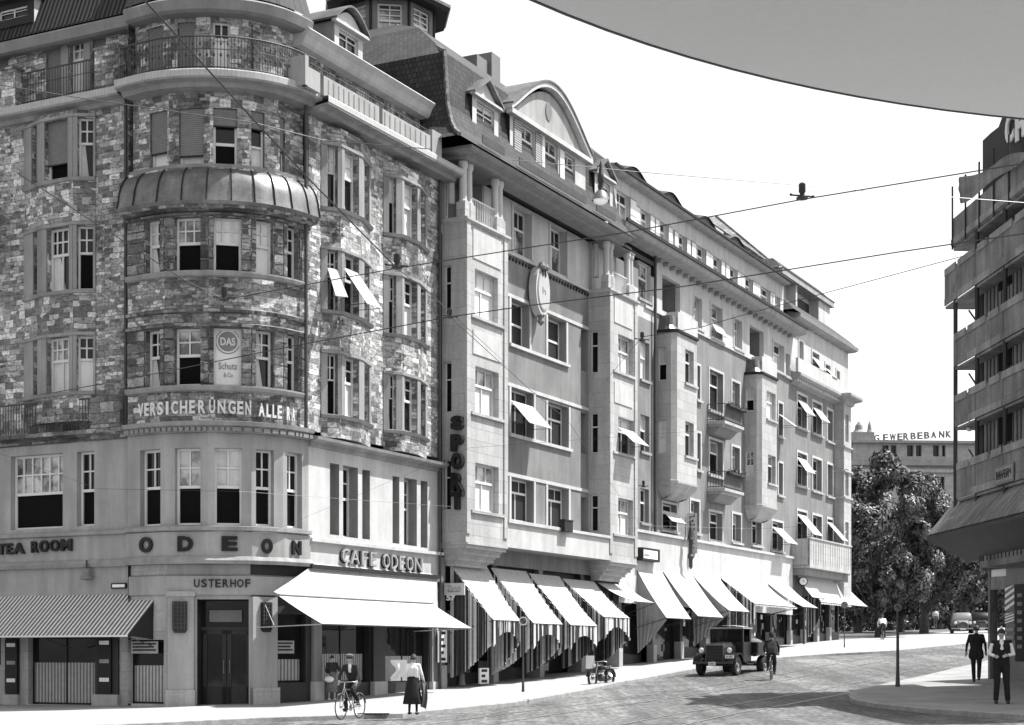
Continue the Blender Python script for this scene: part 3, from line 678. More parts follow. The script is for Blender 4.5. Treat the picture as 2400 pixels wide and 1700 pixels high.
# dormers
def dormer(parent, fr, u0, u1, z0, z1, w, depth, kind='gable', sidem='plaster_light', rm='zinc', wins=1, up='g', lo='g', lab=None, topm='plaster_white', fm='white_paint'):
    d = MB(); hs = []; ww = (u1 - u0) / wins
    for i in range(wins): hs.append((u0 + ww * i + ww * .16, u0 + ww * (i + 1) - ww * .16, z0 + .25, z1 - .18))
    d.wall(fr, u0, u1, z0, z1, hs, topm, w=w, depth=.16)
    d.box(fr, u0, u0 + .08, w - depth, w - .003, z0, z1, sidem); d.box(fr, u1 - .08, u1, w - depth, w - .003, z0, z1, sidem)
    c = (u0 + u1) / 2; ov = .16
    if kind == 'gable':
        h = (u1 - u0) * .36
        d.prism(fr, [(u0 + .02, z1), (u1 - .02, z1), (c, z1 + h - .06)], w - .1, w - .002, topm)
        for a, b_ in (((u0 - ov, z1 - .05), (c, z1 + h)), ((c, z1 + h), (u1 + ov, z1 - .05))):
            d.prism(fr, [a, b_, (b_[0], b_[1] + .1), (a[0], a[1] + .1)], w - depth, w + .2, rm)
        d.box(fr, u0 - ov, u1 + ov, w, w + .17, z1 - .08, z1 + .01, topm)
    elif kind == 'arch':
        h = (u1 - u0) * .3; pts = [(u0 + (u1 - u0) * i / 12, z1 + h * math.sin(math.pi * i / 12)) for i in range(13)]
        d.prism(fr, pts, w - .1, w - .002, topm)
        o_ = [(u0 - ov + (u1 - u0 + 2 * ov) * i / 12, z1 + (h + .12) * math.sin(math.pi * i / 12)) for i in range(13)]
        for a, b_ in zip(o_, o_[1:]): d.prism(fr, [a, b_, (b_[0], b_[1] + .07), (a[0], a[1] + .07)], w - depth, w + .2, rm)
        d.box(fr, u0 - ov, u1 + ov, w, w + .17, z1 - .08, z1 + .01, topm)
    else:
        d.box(fr, u0 - ov, u1 + ov, w - depth, w + .25, z1, z1 + .12, rm)
    o = d.build('dormer', parent)
    if lab: o['label'] = lab
    for h_ in hs: 
        mb = MB(); fw = .05; a, b_, c0, c1 = h_
        for q in ((a, a + fw, c0, c1), (b_ - fw, b_, c0, c1), (a, b_, c0, c0 + fw), (a, b_, c1 - fw, c1), ((a + b_) / 2 - .02, (a + b_) / 2 + .02, c0, c1), (a, b_, c0 + (c1 - c0) * .62, c0 + (c1 - c0) * .67)): mb.box(fr, q[0], q[1], w - .12, w - .08, q[2], q[3], fm)
        mb.face([fr.p(a, w - .13, c0), fr.p(b_, w - .13, c0), fr.p(b_, w - .13, c1), fr.p(a, w - .13, c1)], {'g': 'glass', 'c': 'curtain', 'v': 'void', 'n': 'net_curtain'}[up]); mb.build('window', o)
    return o
dormer(B1, LF, LF.u(-20, 0), LF.u(80, 0), LF.z(30, 62, 0), LF.z(30, 5, 0), 0, 1.8, 'flat', 'plaster_white', 'dark_paint', 1, topm='dark_paint')
dormer(B1, RF, RF.u(634, -.4), RF.u(694, -.4), er + .6, er + 1.9, -.4, 2, 'gable', 'plaster_light', 'zinc', 2)
dormer(B1, RF, RF.u(784, -.3), RF.u(850, -.3), er + .55, er + 1.55, -.3, 2, 'arch', 'plaster_light', 'zinc', 1)
# inner block that closes the house
co = MB()
co.mesh([(p.x, p.y, z) for z in (-.5, er + .3) for p in [LF.q(UL, -1.1), LF.q(LF.u(300), -1.1), T5[2] + Vector((0, .9)), RF.q(.5, -1.3), RF.q(UE - .02, -1.3), RF.q(UE - .02, -14), LF.q(UL, -14)]],
        [tuple(range(6, -1, -1)), tuple(range(7, 14))] + [(i, (i + 1) % 7, 7 + (i + 1) % 7, 7 + i) for i in range(7)], 'dark_paint')
co.mesh([(p.x, p.y, z) for z in (zr - .2, zr + 3.4) for p in [LF.q(UL, -2.2), LF.q(LF.u(300), -2.6), RF.q(-1.8, -2.2), RF.q(-1.2, -4.5), RF.q(-1.2, -13), LF.q(UL, -13)]],
        [tuple(range(5, -1, -1)), tuple(range(6, 12))] + [(i, (i + 1) % 6, 6 + (i + 1) % 6, 6 + i) for i in range(6)], 'roof_tiles')
co.face([RF.p(UE, 0, -.5), RF.p(UE, -14, -.5), RF.p(UE, -14, er + .5), RF.p(UE, 0, er + .5)], 'rubble_stone')
co.build('core', B1)
# downpipes
for P_, z0, z1 in ((LF.p(LF.u(299), .08, 0), Z['corT'], Z['sl0']), (RF.p(RF.u(716, .1), .12, 0), Z['corT'], SR), (RF.p(RF.u(1031, .1), .1, 0), .4, SR)):
    dp = MB(); dp.tube([(P_[0], P_[1], z0), (P_[0], P_[1], z1)], .055, 'iron', 8); dp.build('downpipe', B1, smooth=50)
# --- lettering
lt = MB()
for k, (ch, x0, x1) in enumerate((('O', 328, 359), ('D', 417, 453), ('E', 519, 557), ('O', 612, 638), ('N', 683, 704))):
    fr, L = fcs[k]; f2 = fr.off(.1); y0, y1 = ((1259, 1296), (1257, 1293), (1257, 1292), (1263, 1298), (1268, 1301))[k]
    lt.text(f2, ch, f2.u(x0), f2.u(x1), f2.z((x0 + x1) / 2, y1), f2.z((x0 + x1) / 2, y0), 0, 'black_paint', .06, bold=.05)
lt.build('sign_lettering', B1); lt = MB()
for ch, x0, x1, y0, y1 in (('T', 0, 17, 1275, 1301), ('E', 20, 33, 1274, 1300), ('A', 36, 62, 1273, 1299), ('R', 78, 94, 1269, 1296), ('O', 97, 118, 1267, 1295), ('O', 121, 143, 1266, 1293), ('M', 147, 172, 1264, 1292)):
    lt.text(LF, ch, LF.u(x0), LF.u(x1), LF.z((x0 + x1) / 2, y1), LF.z((x0 + x1) / 2, y0), .03, 'dark_paint', .09, bold=.03)
lt.build('sign_lettering', B1); lt = MB()
xs = [(796, 812), (816, 836), (842, 856), (862, 876), None, (893, 907), (911, 926), (930, 943), (948, 962), (966, 984)]
for ch, r_ in zip('CAFE ODEON', xs):
    if r_: c = (r_[0] + r_[1]) / 2; ya = 1286 + (c - 800) * .128; lt.text(RF, ch, RF.u(r_[0]), RF.u(r_[1]), RF.z(c, ya + 33), RF.z(c, ya), .05, 'plaster_light', .07)
for ch, r_ in zip('CAFE ODEON', xs):
    if r_: c = (r_[0] + r_[1]) / 2; ya = 1286 + (c - 800) * .128; lt.text(RF, ch, RF.u(r_[0] - 1.6), RF.u(r_[1] - 1.6), RF.z(c, ya + 34), RF.z(c, ya + 1), .01, 'dark_paint', .03)  # dark offset copies behind the letters, painted as their shadow
lt.build('sign_lettering', B1); lt = MB()
xv = 329; s_ = 'VERSICHERÜNGEN ALLER ART'; pos = [(329, 341), (343, 354), (357, 371), (374, 387), (391, 397), (402, 416), (421, 438), (443, 456), (461, 475), (479, 494), (499, 512), (517, 532), (538, 552), (557, 572), (576, 587), None, None, None, None, None]
vx = [(328, 340), (343, 353), (357, 369), (373, 386), (391, 397), (404, 419), (424, 441), (446, 459), (467, 483), (490, 504), (510, 528), (535, 552), (556, 570), (575, 588), None, (604, 617), (622, 632), (636, 645), (648, 658), (668, 675), None, (680, 686)]
for ch, r_ in zip('VERSICHERÜNGEN ALLER A', vx):
    if not r_ or ch == ' ': continue
    c = (r_[0] + r_[1]) / 2; k = max(i for i in range(5) if c >= (300, 386, 489, 589, 663)[i]); fr = fcs[k][0]
    yb = 970 + (c - 490) ** 2 * (.00033 if c < 490 else .00047); yt = yb - 31
    if ch == 'Ü': yt -= 8
    lt.text(fr, ch, fr.u(r_[0]), fr.u(r_[1]), fr.z(c, yb), fr.z(c, yt), .04, 'white_paint', .05, bold=.03)
lt.build('sign_lettering', B1)
# insurance sign blind in the middle window
fr, L = fcs[2]; a, b_ = fr.u(503), fr.u(566); sg = MB(); c = (a + b_) / 2; zc = fr.z(534, 798)
for r_, m_, w in ((.36, 'cornice_stone', -.205), (.33, 'cloth_white', -.2), (.29, 'cornice_stone', -.196)):
    sg.prism(fr, [(c + r_ * math.cos(2 * math.pi * i / 28), zc + r_ * 1.02 * math.sin(2 * math.pi * i / 28)) for i in range(28)], w - .01, w, m_)
sg.text(fr, 'DAS', c - .22, c + .22, zc - .12, zc + .12, -.194, 'white_paint', .01, bold=.03)
sg.text(fr, 'Schutz', c - .27, c + .27, zc - .82, zc - .62, -.2, 'grey_stone', .006); sg.text(fr, '& Co', c - .12, c + .14, zc - 1.05, zc - .92, -.2, 'grey_stone', .006)
sg.build('window_sign', B1)
# ---------------------------------------------------------------- ground floor of the corner house
gfP = [LF.q(LF.u(-260), -.1), LF.q(LF.u(300), -.1)] ; gt = MB()
GA = offp(TW, -.12); gA, gB = GA[1], GA[3]
segs = [Fr(GA[0], gA - GA[0]), Fr(gA, gB - gA), Fr(gB, GA[5] - gB)]; segL = [(gA - GA[0]).length, (gB - gA).length, (GA[5] - gB).length]
GL = LF.off(-.12); GR = RF.off(-.15)
zG = -.3
def shopwin(parent, fr, x0, x1, y0, y1, curt=True, sill_y=None, w=-.22, hw=.45, split=None):
    h = rect(fr, x0, x1, y0, y1); mb = MB(); u0, u1, z0, z1 = h; fw = .06
    for q in ((u0, u0 + fw, z0, z1), (u1 - fw, u1, z0, z1), (u0, u1, z0, z0 + fw), (u0, u1, z1 - fw, z1)): mb.box(fr, q[0], q[1], w - .06, w + .01, q[2], q[3], 'black_paint')
    if split: mb.box(fr, (u0 + u1) / 2 - .025, (u0 + u1) / 2 + .025, w - .06, w + .01, z0, z1, 'black_paint')
    o = mb.build('shop_window', parent); p = MB(); p.face([fr.p(u0, w - .02, z0), fr.p(u1, w - .02, z0), fr.p(u1, w - .02, z1), fr.p(u0, w - .02, z1)], 'glass'); p.build('pane', o)
    if curt: c = MB(); zc = z0 + (z1 - z0) * hw; c.face([fr.p(u0 + fw, w - .012, z0 + fw), fr.p(u1 - fw, w - .012, z0 + fw), fr.p(u1 - fw, w - .012, zc), fr.p(u0 + fw, w - .012, zc)], 'net_curtain'); c.build('curtain', o)
    return h
def showcase(parent, fr, x0, x1, y0, y1):
    u0, u1, z0, z1 = rect(fr, x0, x1, y0, y1); mb = MB(); mb.box(fr, u0, u1, -.05, .05, z0, z1, 'black_paint'); n = 6
    for i in range(n):
        if i in (1, 3, 5): mb.box(fr, u0 + .07, u1 - .07, .05, .055, z0 + (z1 - z0) * (i + .2) / n, z0 + (z1 - z0) * (i + .62) / n, 'paper' if i != 3 else 'plaster_light')
    mb.build('menu_case', parent)
# left part
hL = [shopwin(B1, GL, 66, 226, 1493, 1652, hw=.62, split=1), shopwin(B1, GL, -150, 2, 1493, 1666, hw=.62, split=1)]
gt.wall(GL, UL, GL.u(300), zG, Z['gf'] + .02, hL, 'smooth_stone', depth=.3)
gt.sweep([LF.q(UL, -.02), LF.q(LF.u(300), -.02)], [(-.1, Z['gf'] - .15), (0, Z['gf'] - .12), (0, Z['band0']), (-.1, Z['band0'])], 'plaster_light')
for a, b_ in ((12, 48), (222, 282)):
    u0, u1 = GL.u(a), GL.u(b_); gt.box(GL, u0, u1, 0, .14, zG, GL.z((a + b_) / 2, 1628), 'smooth_stone'); gt.box(GL, u0 + .06, u1 - .03, 0, .06, GL.z((a + b_) / 2, 1628), Z['gf'] - .15, 'wood_dark')
showcase(B1, GL.off(.07), 14, 42, 1500, 1624); showcase(B1, GL.off(.07), 231, 262, 1494, 1624)
# facets
h0 = shopwin(B1, segs[0], 300, 384, 1500, 1650, hw=.6)
gt.wall(segs[0], 0, segL[0], zG, Z['band0'], [h0], 'smooth_stone', depth=.3)
s1 = segs[1]; door = rect(s1, 462, 583, 1405, 1661); door = (door[0], door[1], T(-8, 48) + KH - .02, door[3])
gt.wall(s1, 0, segL[1], zG, Z['band0'], [door], 'plaster_light', depth=.9, mr='wood_dark')
zb_ = lambda x, y: s1.z(x, y)
for a, b_ in ((395, 456), (586, 588)):
    u0, u1 = s1.u(a), s1.u(b_)
    if a == 395: gt.box(s1, u0, u1, 0, .14, zG, Z['gf'] - .1, 'plaster_light'); gt.box(s1, u0 - .05, u1 + .04, 0, .2, zG, zb_(425, 1618), 'smooth_stone'); gt.box(s1, u0 - .05, u1 + .05, 0, .2, Z['gf'] - .1, Z['gf'] + .05, 'plaster_light')
s2 = segs[2]; u1_ = s2.u(644)
gt.box(s2, .0, u1_, 0, .14, zG, Z['gf'] - .1, 'plaster_light'); gt.box(s2, .0, u1_ + .05, 0, .2, zG, s2.z(615, 1612), 'smooth_stone')
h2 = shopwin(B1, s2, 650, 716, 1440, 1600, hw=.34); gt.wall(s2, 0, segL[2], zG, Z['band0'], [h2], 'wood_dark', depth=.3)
gt.sweep([GA[0], gA, gB, GA[5]], [(0, Z['gf'] - .08), (.1, Z['gf'] - .04), (.1, Z['soff'] - .3), (0, Z['soff'] - .25)], 'plaster_light')
# door leaves
dr = MB(); uD0, uD1, zD0, zD1 = door; w = -.8
for a, b_ in ((uD0 + .05, (uD0 + uD1) / 2 - .02), ((uD0 + uD1) / 2 + .02, uD1 - .05)):
    for q in ((a, a + .12, zD0, zD0 + 2.25), (b_ - .12, b_, zD0, zD0 + 2.25), (a, b_, zD0, zD0 + .55), (a, b_, zD0 + 2.13, zD0 + 2.25)): dr.box(s1, q[0], q[1], w, w + .06, q[2], q[3], 'wood_dark')
dr.box(s1, uD0, uD1, w, w + .08, zD0 + 2.25, zD0 + 2.35, 'wood_dark')
do = dr.build('door', B1); p = MB(); p.face([s1.p(uD0, w + .01, zD0), s1.p(uD1, w + .01, zD0), s1.p(uD1, w + .01, zD1), s1.p(uD0, w + .01, zD1)], 'glass'); p.build('pane', do)
hb = MB(); c = (uD0 + uD1) / 2
for s_ in (-.09, .09): hb.tube([s1.p(c + s_, w + .12, zD0 + .95), s1.p(c + s_, w + .12, zD0 + 1.35)], .018, 'brass', 6)
hb.build('door_handle', do)
tr = MB(); tr.box(s1, uD0 + .25, uD1 - .3, w + .1, w + .12, zD0 + 2.5, zD0 + 2.85, 'shutter_grey'); tr.build('transom_panel', do)
# lantern grilles on the two pillars
for fr, a, b_, y0, y1 in ((s1.off(.15), 405, 439, 1410, 1476), (s2.off(.15), 611, 634, 1412, 1474)):
    u0, u1, z0, z1 = rect(fr, a, b_, y0, y1); mb = MB(); mb.box(fr, u0, u1, 0, .09, z0, z1, 'black_metal')
    for i in range(4): q = u0 + (u1 - u0) * (i + .5) / 4; mb.box(fr, q - .012, q + .012, .09, .115, z0, z1, 'iron')
    for i in range(7): q = z0 + (z1 - z0) * (i + .5) / 7; mb.box(fr, u0, u1, .085, .11, q - .01, q + .01, 'iron')
    mb.prism(fr, [(u0, z0), (u0 + .06, z0 - .1), (u1 - .06, z0 - .1), (u1, z0)], 0, .09, 'black_metal')
    mb.build('wall_lantern', B1)
# right part under the café awning
hR = [shopwin(B1, GR, 754, 866, 1440, 1600, hw=.42, split=1), shopwin(B1, GR, 902, 1004, 1445, 1600, hw=.4, split=1)]
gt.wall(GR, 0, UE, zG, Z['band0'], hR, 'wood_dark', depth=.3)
for a, b_ in ((728, 750), (868, 899), (1006, 1028)):
    u0, u1 = GR.u(a), GR.u(b_); gt.box(GR, u0, u1, 0, .16, zG, GR.z(a, 1598), 'plaster_white'); gt.box(GR, u0 + .04, u1 - .04, 0, .1, GR.z(a, 1598), Z['gf'], 'grey_stone' if a != 868 else 'wood_dark')
gt.build('street_front', B1)
tx = MB()
for ch, a, b_ in (('U', 455, 468), ('S', 472, 485), ('T', 489, 502), ('E', 505, 518), ('R', 522, 536), ('H', 540, 553), ('O', 556, 571), ('F', 575, 587)):
    tx.text(s1.off(.1), ch, s1.u(a, .1), s1.u(b_, .1), s1.z(a, 1377, .1), s1.z(a, 1358, .1), .01, 'dark_paint', .03, bold=.01)
tx.build('sign_lettering', B1)
mb = MB(); u0, u1, z0, z1 = rect(LF, 262, 298, 1367, 1380); mb.box(LF, u0, u1, 0, .04, z0, z1, 'dark_paint'); mb.box(LF, u0 + .06, u1 - .06, .04, .05, z0 + .04, z1 - .04, 'paper'); mb.build('name_plate', B1)
mb = MB(); u0, u1, z0, z1 = rect(LF, 205, 222, 1340, 1360); c_ = LF.p((u0 + u1) / 2, .2, z0); mb.lathe(c_, [(0, -.02), (.2, .02), (.2, .08), (.12, .16), (.12, .34)], 'shutter_grey', 12); mb.tube([LF.p((u0 + u1) / 2, .2, z0 + .3), LF.p((u0 + u1) / 2, .2, z0 + .6)], .03, 'iron', 6); mb.build('wall_lamp', B1)
for fr, a, b_, y0, y1 in ((segs[0].off(.03), 309, 371, 1504, 1532), (s2.off(.03), 646, 688, 1502, 1532)):
    u0, u1, z0, z1 = rect(fr, a, b_, y0, y1); mb = MB(); mb.box(fr, u0, u1, 0, .03, z0, z1, 'plaster_light')
    for i in range(3): q = z0 + (z1 - z0) * (.22 + .26 * i); mb.box(fr, u0 + .06, u1 - .06 - .08 * (i % 2), .03, .035, q, q + .05, 'dark_paint')
    mb.build('notice_board', B1)
# ---------------------------------------------------------------- awnings
AWG = 'shop awnings along the street'
def awning(fr, x0, x1, y0, xf0, yf, label, m='canvas', group=AWG, val=.0, sag=.11, side=None, smat='curtain_stripe', wtop=0, arms=True, reach=None, base=None, back=None, xr=None):
    """top edge on the wall from column x0 to x1 at row y0 (left end); front left corner seen at (xf0, yf)"""
    u0, u1 = fr.u(x0, wtop), fr.u(x1, wtop); zt_ = fr.z(x0, y0, wtop); w = fr.wat(u0, xf0) if reach is None else reach; zf = fr.zat(u0, w, yf); uf = fr.u(xr, w) if xr else u1
    RT_ = lambda t_: u1 + (uf - u1) * t_
    rt = thing('awning', fr.p((u0 + u1) / 2, wtop, zf), label, 'awning', group)
    mb = MB(); n = 8; rows = []
    for i in range(n + 1):
        t_ = i / n; z = zt_ + (zf - zt_) * t_ - sag * math.sin(math.pi * t_); rows.append([(u0 + (RT_(t_) - u0) * j / 4, wtop + (w - wtop) * t_, z - .02 * math.sin(math.pi * j / 4) * (1 if 0 < i < n else 0)) for j in range(5)])
    for th in (0, -.012):
        vs = [fr.p(a, b_, c + th) for r_ in rows for a, b_, c in r_]; fs = [(i * 5 + j, (i + 1) * 5 + j, (i + 1) * 5 + j + 1, i * 5 + j + 1) for i in range(n) for j in range(4)]
        mb.mesh(vs, fs if not th else [f[::-1] for f in fs], m)
    if val:
        k = 12
        for j in range(k):
            a, b_ = u0 + (u1 - u0) * j / k, u0 + (u1 - u0) * (j + 1) / k; mb.prism(fr, [(a, zf), (b_, zf), (b_, zf - val * .7), ((a + b_) / 2, zf - val), (a, zf - val * .7)], w - .006, w + .004, m)
    mb.build('canopy', rt, smooth=50)
    b2 = MB(); b2.tube([fr.p(u0 - .02, w, zf - .015), fr.p(uf + .02, w, zf - .015)], .022, 'iron', 6); b2.build('front_bar', rt)
    if arms:
        for u_, uq in ((u0 + .03, u0 + .03), (u1 - .03, uf - .03)): a2 = MB(); a2.tube([fr.p(u_, .05, zf - .45), fr.p(uq, w, zf - .02)], .016, 'iron', 6); a2.build('arm', rt)
    if side:
        low, (l0, l1) = side, (0, 1); base = base if base is not None else T(*fr.q(u0, 1)) + KH + .35
        for u_, uq in ((u0 + .02, u0 + .02), (u1 - .02, uf - .02))[:side]:
            s_ = MB(); vs = []; n = 30
            for i in range(n + 1):
                t_ = i / n; ww = .05 + (w - .05) * t_; wig = .05 * math.sin(i * 2.1) ; zt2 = zt_ + (zf - zt_) * t_ - .03
                zb = base + (zf - .75 - base) * (t_ ** 1.6); zb = min(zb, zt2 - .1)
                ux = u_ + (uq - u_) * t_; vs += [fr.p(ux + wig, ww, zt2), fr.p(ux + wig * 1.6, ww, zb)]
            s_.mesh(vs, [(2 * i, 2 * i + 1, 2 * i + 3, 2 * i + 2) for i in range(n)], smat); s_.build('side_curtain', rt, smooth=60)
        if side == 2:   # hanging front strip
            s_ = MB(); vs = []; n = 24
            for i in range(n + 1):
                t_ = i / n; u_ = u0 + (uf - u0) * t_; sc_ = .95 - .55 * math.sin(math.pi * t_) ** .7
                vs += [fr.p(u_, w + .03 * math.sin(i * 2.3), zf - .02), fr.p(u_, w + .05 * math.sin(i * 2.3), zf - sc_)]
            s_.mesh(vs, [(2 * i, 2 * i + 1, 2 * i + 3, 2 * i + 2) for i in range(n)], smat); s_.build('front_valance', rt, smooth=60)
    if back:   # gathered cloth in the angle of the awning
        s_ = MB(); vs = []; n = 10; 
        for i in range(n + 1):
            t_ = i / n; vs += [fr.p(u0 + .04, w * (.03 + .97 * t_), zt_ + (zf - zt_) * t_ - .1), fr.p(u0 + .1 + .04 * (i % 2), w * (.08 + .42 * t_), T(*fr.q(u0, 1)) + KH + .5 + t_ * (zf - 1.4 - T(*fr.q(u0, 1))) * .75)]
        s_.mesh(vs, [(2 * i, 2 * i + 1, 2 * i + 3, 2 * i + 2) for i in range(n)], 'canvas_grey'); s_.build('side_curtain', rt)
    return rt, (u0, u1, zt_, zf, w)
# striped awning at the far left
fr = LF; u1 = LF.u(388); 
u1 = LF.u(372); zt2 = LF.z(372, 1389); wq = LF.wat(u1, 298); zf = LF.zat(u1, wq, 1490)
ra_ = thing('awning', LF.p(u1 - 2, 0, zf), 'narrow striped awning over the tea room windows', 'awning', AWG)
mb = MB(); u0 = UL
for th in (0, -.015):
    q = [LF.p(u0, -.05, zt2 + th), LF.p(u0, wq, zf + th), LF.p(u1, wq, zf + th), LF.p(u1, -.05, zt2 + th)]; mb.face(q if not th else q[::-1], 'awning_stripe')
mb.build('canopy', ra_)
mb = MB(); mb.face([LF.p(u1, -.05, zt2 - .02), LF.p(u1, wq, zf), LF.p(u1 - .02, .05, zf - .12)], 'dark_paint'); mb.build('side_curtain', ra_)  # dark sheet over the open awning end, painted for the shade inside
for u_ in (u1 - .05, u1 - 3.4): mb = MB(); mb.tube([LF.p(u_, 0, zf - .35), LF.p(u_, wq, zf - .02)], .018, 'iron', 6); mb.build('arm', ra_)
mb = MB(); mb.tube([LF.p(u0, wq, zf - .01), LF.p(u1, wq, zf - .01)], .03, 'white_paint', 6); mb.build('front_bar', ra_)
# big white café awning with its hood
u0, u1 = RF.u(722, .1), RF.u(1024, .1); zt2 = RF.z(722, 1332, .1); wA = .75; zm = RF.z(722, 1396, wA)
uA, uB = RF.u(652, wA), RF.u(1013, wA) ; zm = (RF.zat(uA, wA, 1392) + RF.zat(uB, wA, 1416)) / 2
wB = 2.15; uC, uD = RF.u(754, wB), RF.u(1106, wB); zfr = (RF.zat(uC, wB, 1460) + RF.zat(uD, wB, 1474)) / 2
rt = thing('awning', RF.p(4, 0, zfr), 'wide plain white awning with a canvas hood over the café terrace', 'awning', AWG)
mb = MB()
def quad2(mb, q, m='canvas', n=8, sag=.03):
    q = [Vector(p) for p in q]
    for th in (0, -.012):
        vs = []
        for i in range(n + 1):
            for j in range(n + 1):
                s_, t_ = i / n, j / n; p = (q[0] * (1 - s_) + q[1] * s_) * (1 - t_) + (q[3] * (1 - s_) + q[2] * s_) * t_
                vs.append(p + Vector((0, 0, th - sag * math.sin(math.pi * s_) * (.5 + .5 * math.sin(math.pi * t_)))))
        fs = [(i * (n + 1) + j, (i + 1) * (n + 1) + j, (i + 1) * (n + 1) + j + 1, i * (n + 1) + j + 1) for i in range(n) for j in range(n)]
        mb.mesh(vs, fs if not th else [f[::-1] for f in fs], m)
quad2(mb, [RF.p(u0, .12, zt2), RF.p(uA + .05, wA, zm), RF.p(uB, wA, zm), RF.p(u1, .12, zt2)])
quad2(mb, [RF.p(u0, .12, zt2), RF.p(RF.u(640, .1), .12, zm + .12), RF.p(uA + .05, wA, zm), RF.p(u0 + .01, .13, zt2)])
mb.face([RF.p(u1, .12, zt2), RF.p(uB, wA, zm), RF.p(u1 + .1, .1, zm - 1.1)], 'canvas')
mb.build('hood', rt, smooth=60)
mb = MB(); mb.box(RF, u0, u1, .05, .26, zt2 + .0, zt2 + .12, 'dark_paint'); mb.build('shadow_gap_strip', rt)  # dark strip painted in for the shadow gap along the hood top
mb = MB(); mb.tube([RF.p(uA, wA + .02, zm), RF.p(uB, wA + .02, zm)], .028, 'grey_stone', 6); mb.build('hem', rt)
mb = MB(); quad2(mb, [RF.p(uA, wA, zm - .02), RF.p(uC, wB, zfr), RF.p(uD, wB, zfr), RF.p(uB, wA, zm - .02)], sag=.05); mb.build('canopy', rt, smooth=60)
mb = MB(); mb.tube([RF.p(uC, wB, zfr - .02), RF.p(uD, wB, zfr - .02)], .025, 'iron', 6); mb.build('front_bar', rt)
for u_, v_ in ((uC + .02, uA), (uD - .05, uB)): mb = MB(); mb.tube([RF.p(u_ - .3, .1, zfr - .1), RF.p(u_, wB, zfr - .02)], .018, 'plaster_light', 6); mb.tube([RF.p(v_, .3, zm - .3), RF.p((u_ + v_) / 2 - .5, .9, zfr - .05)], .014, 'plaster_light', 6); mb.build('arm', rt)
# ---------------------------------------------------------------- house two: oriels, loggias and curved gable
ue0 = RF.u(1036); ue1 = RF.u(1533)
B2 = thing('apartment_house', (*RF.q(ue0 + 5, -4), .5), 'grey roughcast house with white corner oriels, columned loggias and a big curved roof gable', 'building')
w2 = MB(); t2 = MB()
OP = .95; FO = RF.off(OP)
uo1 = RF.u(1188, OP)                      # right end of left oriel
vo0, vo1 = RF.u(1379), RF.u(1492, OP)       # right oriel
zbB = lambda x, y, w=0: RF.z(x, y, w)
zob = RF.z(1091, 1270, OP)                 # underside of the oriels
zlg = RF.z(1091, 512, OP); zlgt = RF.z(1091, 372, OP)     # loggia floor, loggia head
zsill = RF.z(1110, 1206, OP)
floors2 = [(1086, 1200), (862, 975), (637, 750)]
# left oriel: front and return
hf = []
for (a, b_, y0, y1), (u_, l_, aw) in zip(((1114, 1169, 1090, 1200), (1114, 1169, 866, 974), (1113, 1167, 641, 750)), (('p', 'c', None), ('p', 'c', None), ('w', 'w', None))):
    h = rect(RF, a, b_, y0, y1, OP); hf.append(h); window(B2, FO, *h, u_, l_, .38, 3, 1, lcols=2, w=-.22)
w2.wall(FO, ue0, uo1, zob, zlg, hf, 'limestone')
SD = RF.side(ue0)                          # plane of left return, u runs outwards 0..OP
hs = []
for a, b_, y0, y1 in ((1040, 1057, 1078, 1195), (1040, 1058, 848, 966), (1040, 1057, 622, 737)): h = rect(SD, a, b_, y0, y1); hs.append(h); window(B2, SD, *h, 'g', 'v', .35, 1, 1, w=-.14)
w2.wall(SD, 0, OP, zob, zlg, hs, 'smooth_stone', depth=.16)
# right oriel
hf = []
for (a, b_, y0, y1), (u_, l_, aw) in zip(((1449, 1484, 1170, 1255), (1449, 1486, 982, 1064), (1449, 1485, 790, 884)), (('p', 'c', None), ('w', 'g', (.3, .75, .7)), ('p', 'c', None))):
    h = rect(RF, a, b_, y0, y1, OP); hf.append(h); window(B2, FO, *h, u_, l_, .38, 2, 1, lcols=2, w=-.22, aw=aw)
w2.wall(FO, vo0, vo1, zob, zlg, hf, 'limestone')
SD2 = RF.side(vo0); hs = []
for y0, y1 in ((1160, 1246), (968, 1062), (776, 874)): h = rect(SD2, 1384, 1401, y0, y1); hs.append(h); window(B2, SD2, *h, 'g', 'g', .35, 1, 1, w=-.1)
w2.wall(SD2, 0, OP, zob, zlg, hs, 'smooth_stone', depth=.14)
for u_ in (uo1, vo1): w2.face([RF.p(u_, OP, zob), RF.p(u_, 0, zob), RF.p(u_, 0, zlg), RF.p(u_, OP, zlg)], 'smooth_stone')
# apron panels, corner pilasters, sills on the oriels
for (a, b_) in ((ue0, uo1), (vo0, vo1)):
    for q in (a, b_ - .28): t2.box(FO, q, q + .28, .0, .05, zob + .3, zlg, 'limestone')
    for z in [h[2] for h in (rect(RF, 1114, 1169, 1090, 1200, OP), rect(RF, 1114, 1169, 866, 974, OP), rect(RF, 1113, 1167, 641, 750, OP))]:
        t2.box(FO, a + .3, b_ - .3, 0, .1, z - .12, z - .02, 'limestone')
    for z0, z1 in ((zlg - 1.25, zlg - .2), (zlg - 4.6, zlg - 3.75)): t2.box(FO, a + .5, b_ - .5, 0, .03, z0, z1, 'plaster_white')
    t2.sweep([RF.q(a, .0), RF.q(a, OP), RF.q(b_, OP), RF.q(b_, 0)], [(0, zlg - .1), (.05, zlg - .08), (.12, zlg - .02), (.12, zlg + .06), (-.4, zlg + .08)], 'limestone')
    # stepped corbels below
    for i in range(4):
        k = .16 * i; wz = OP - .1 - .2 * i; t2.box(RF, a + .05 + .1 * i, b_ - .05 - .12 * i, -.05, max(.1, wz + .1), zob - .2 * (i + 1), zob - .2 * i, 'smooth_stone'); t2.box(RF, a + .02 + .1 * i, b_ - .02 - .12 * i, -.05, max(.1, wz + .16), zob - .2 * i - .07, zob - .2 * i, 'limestone')
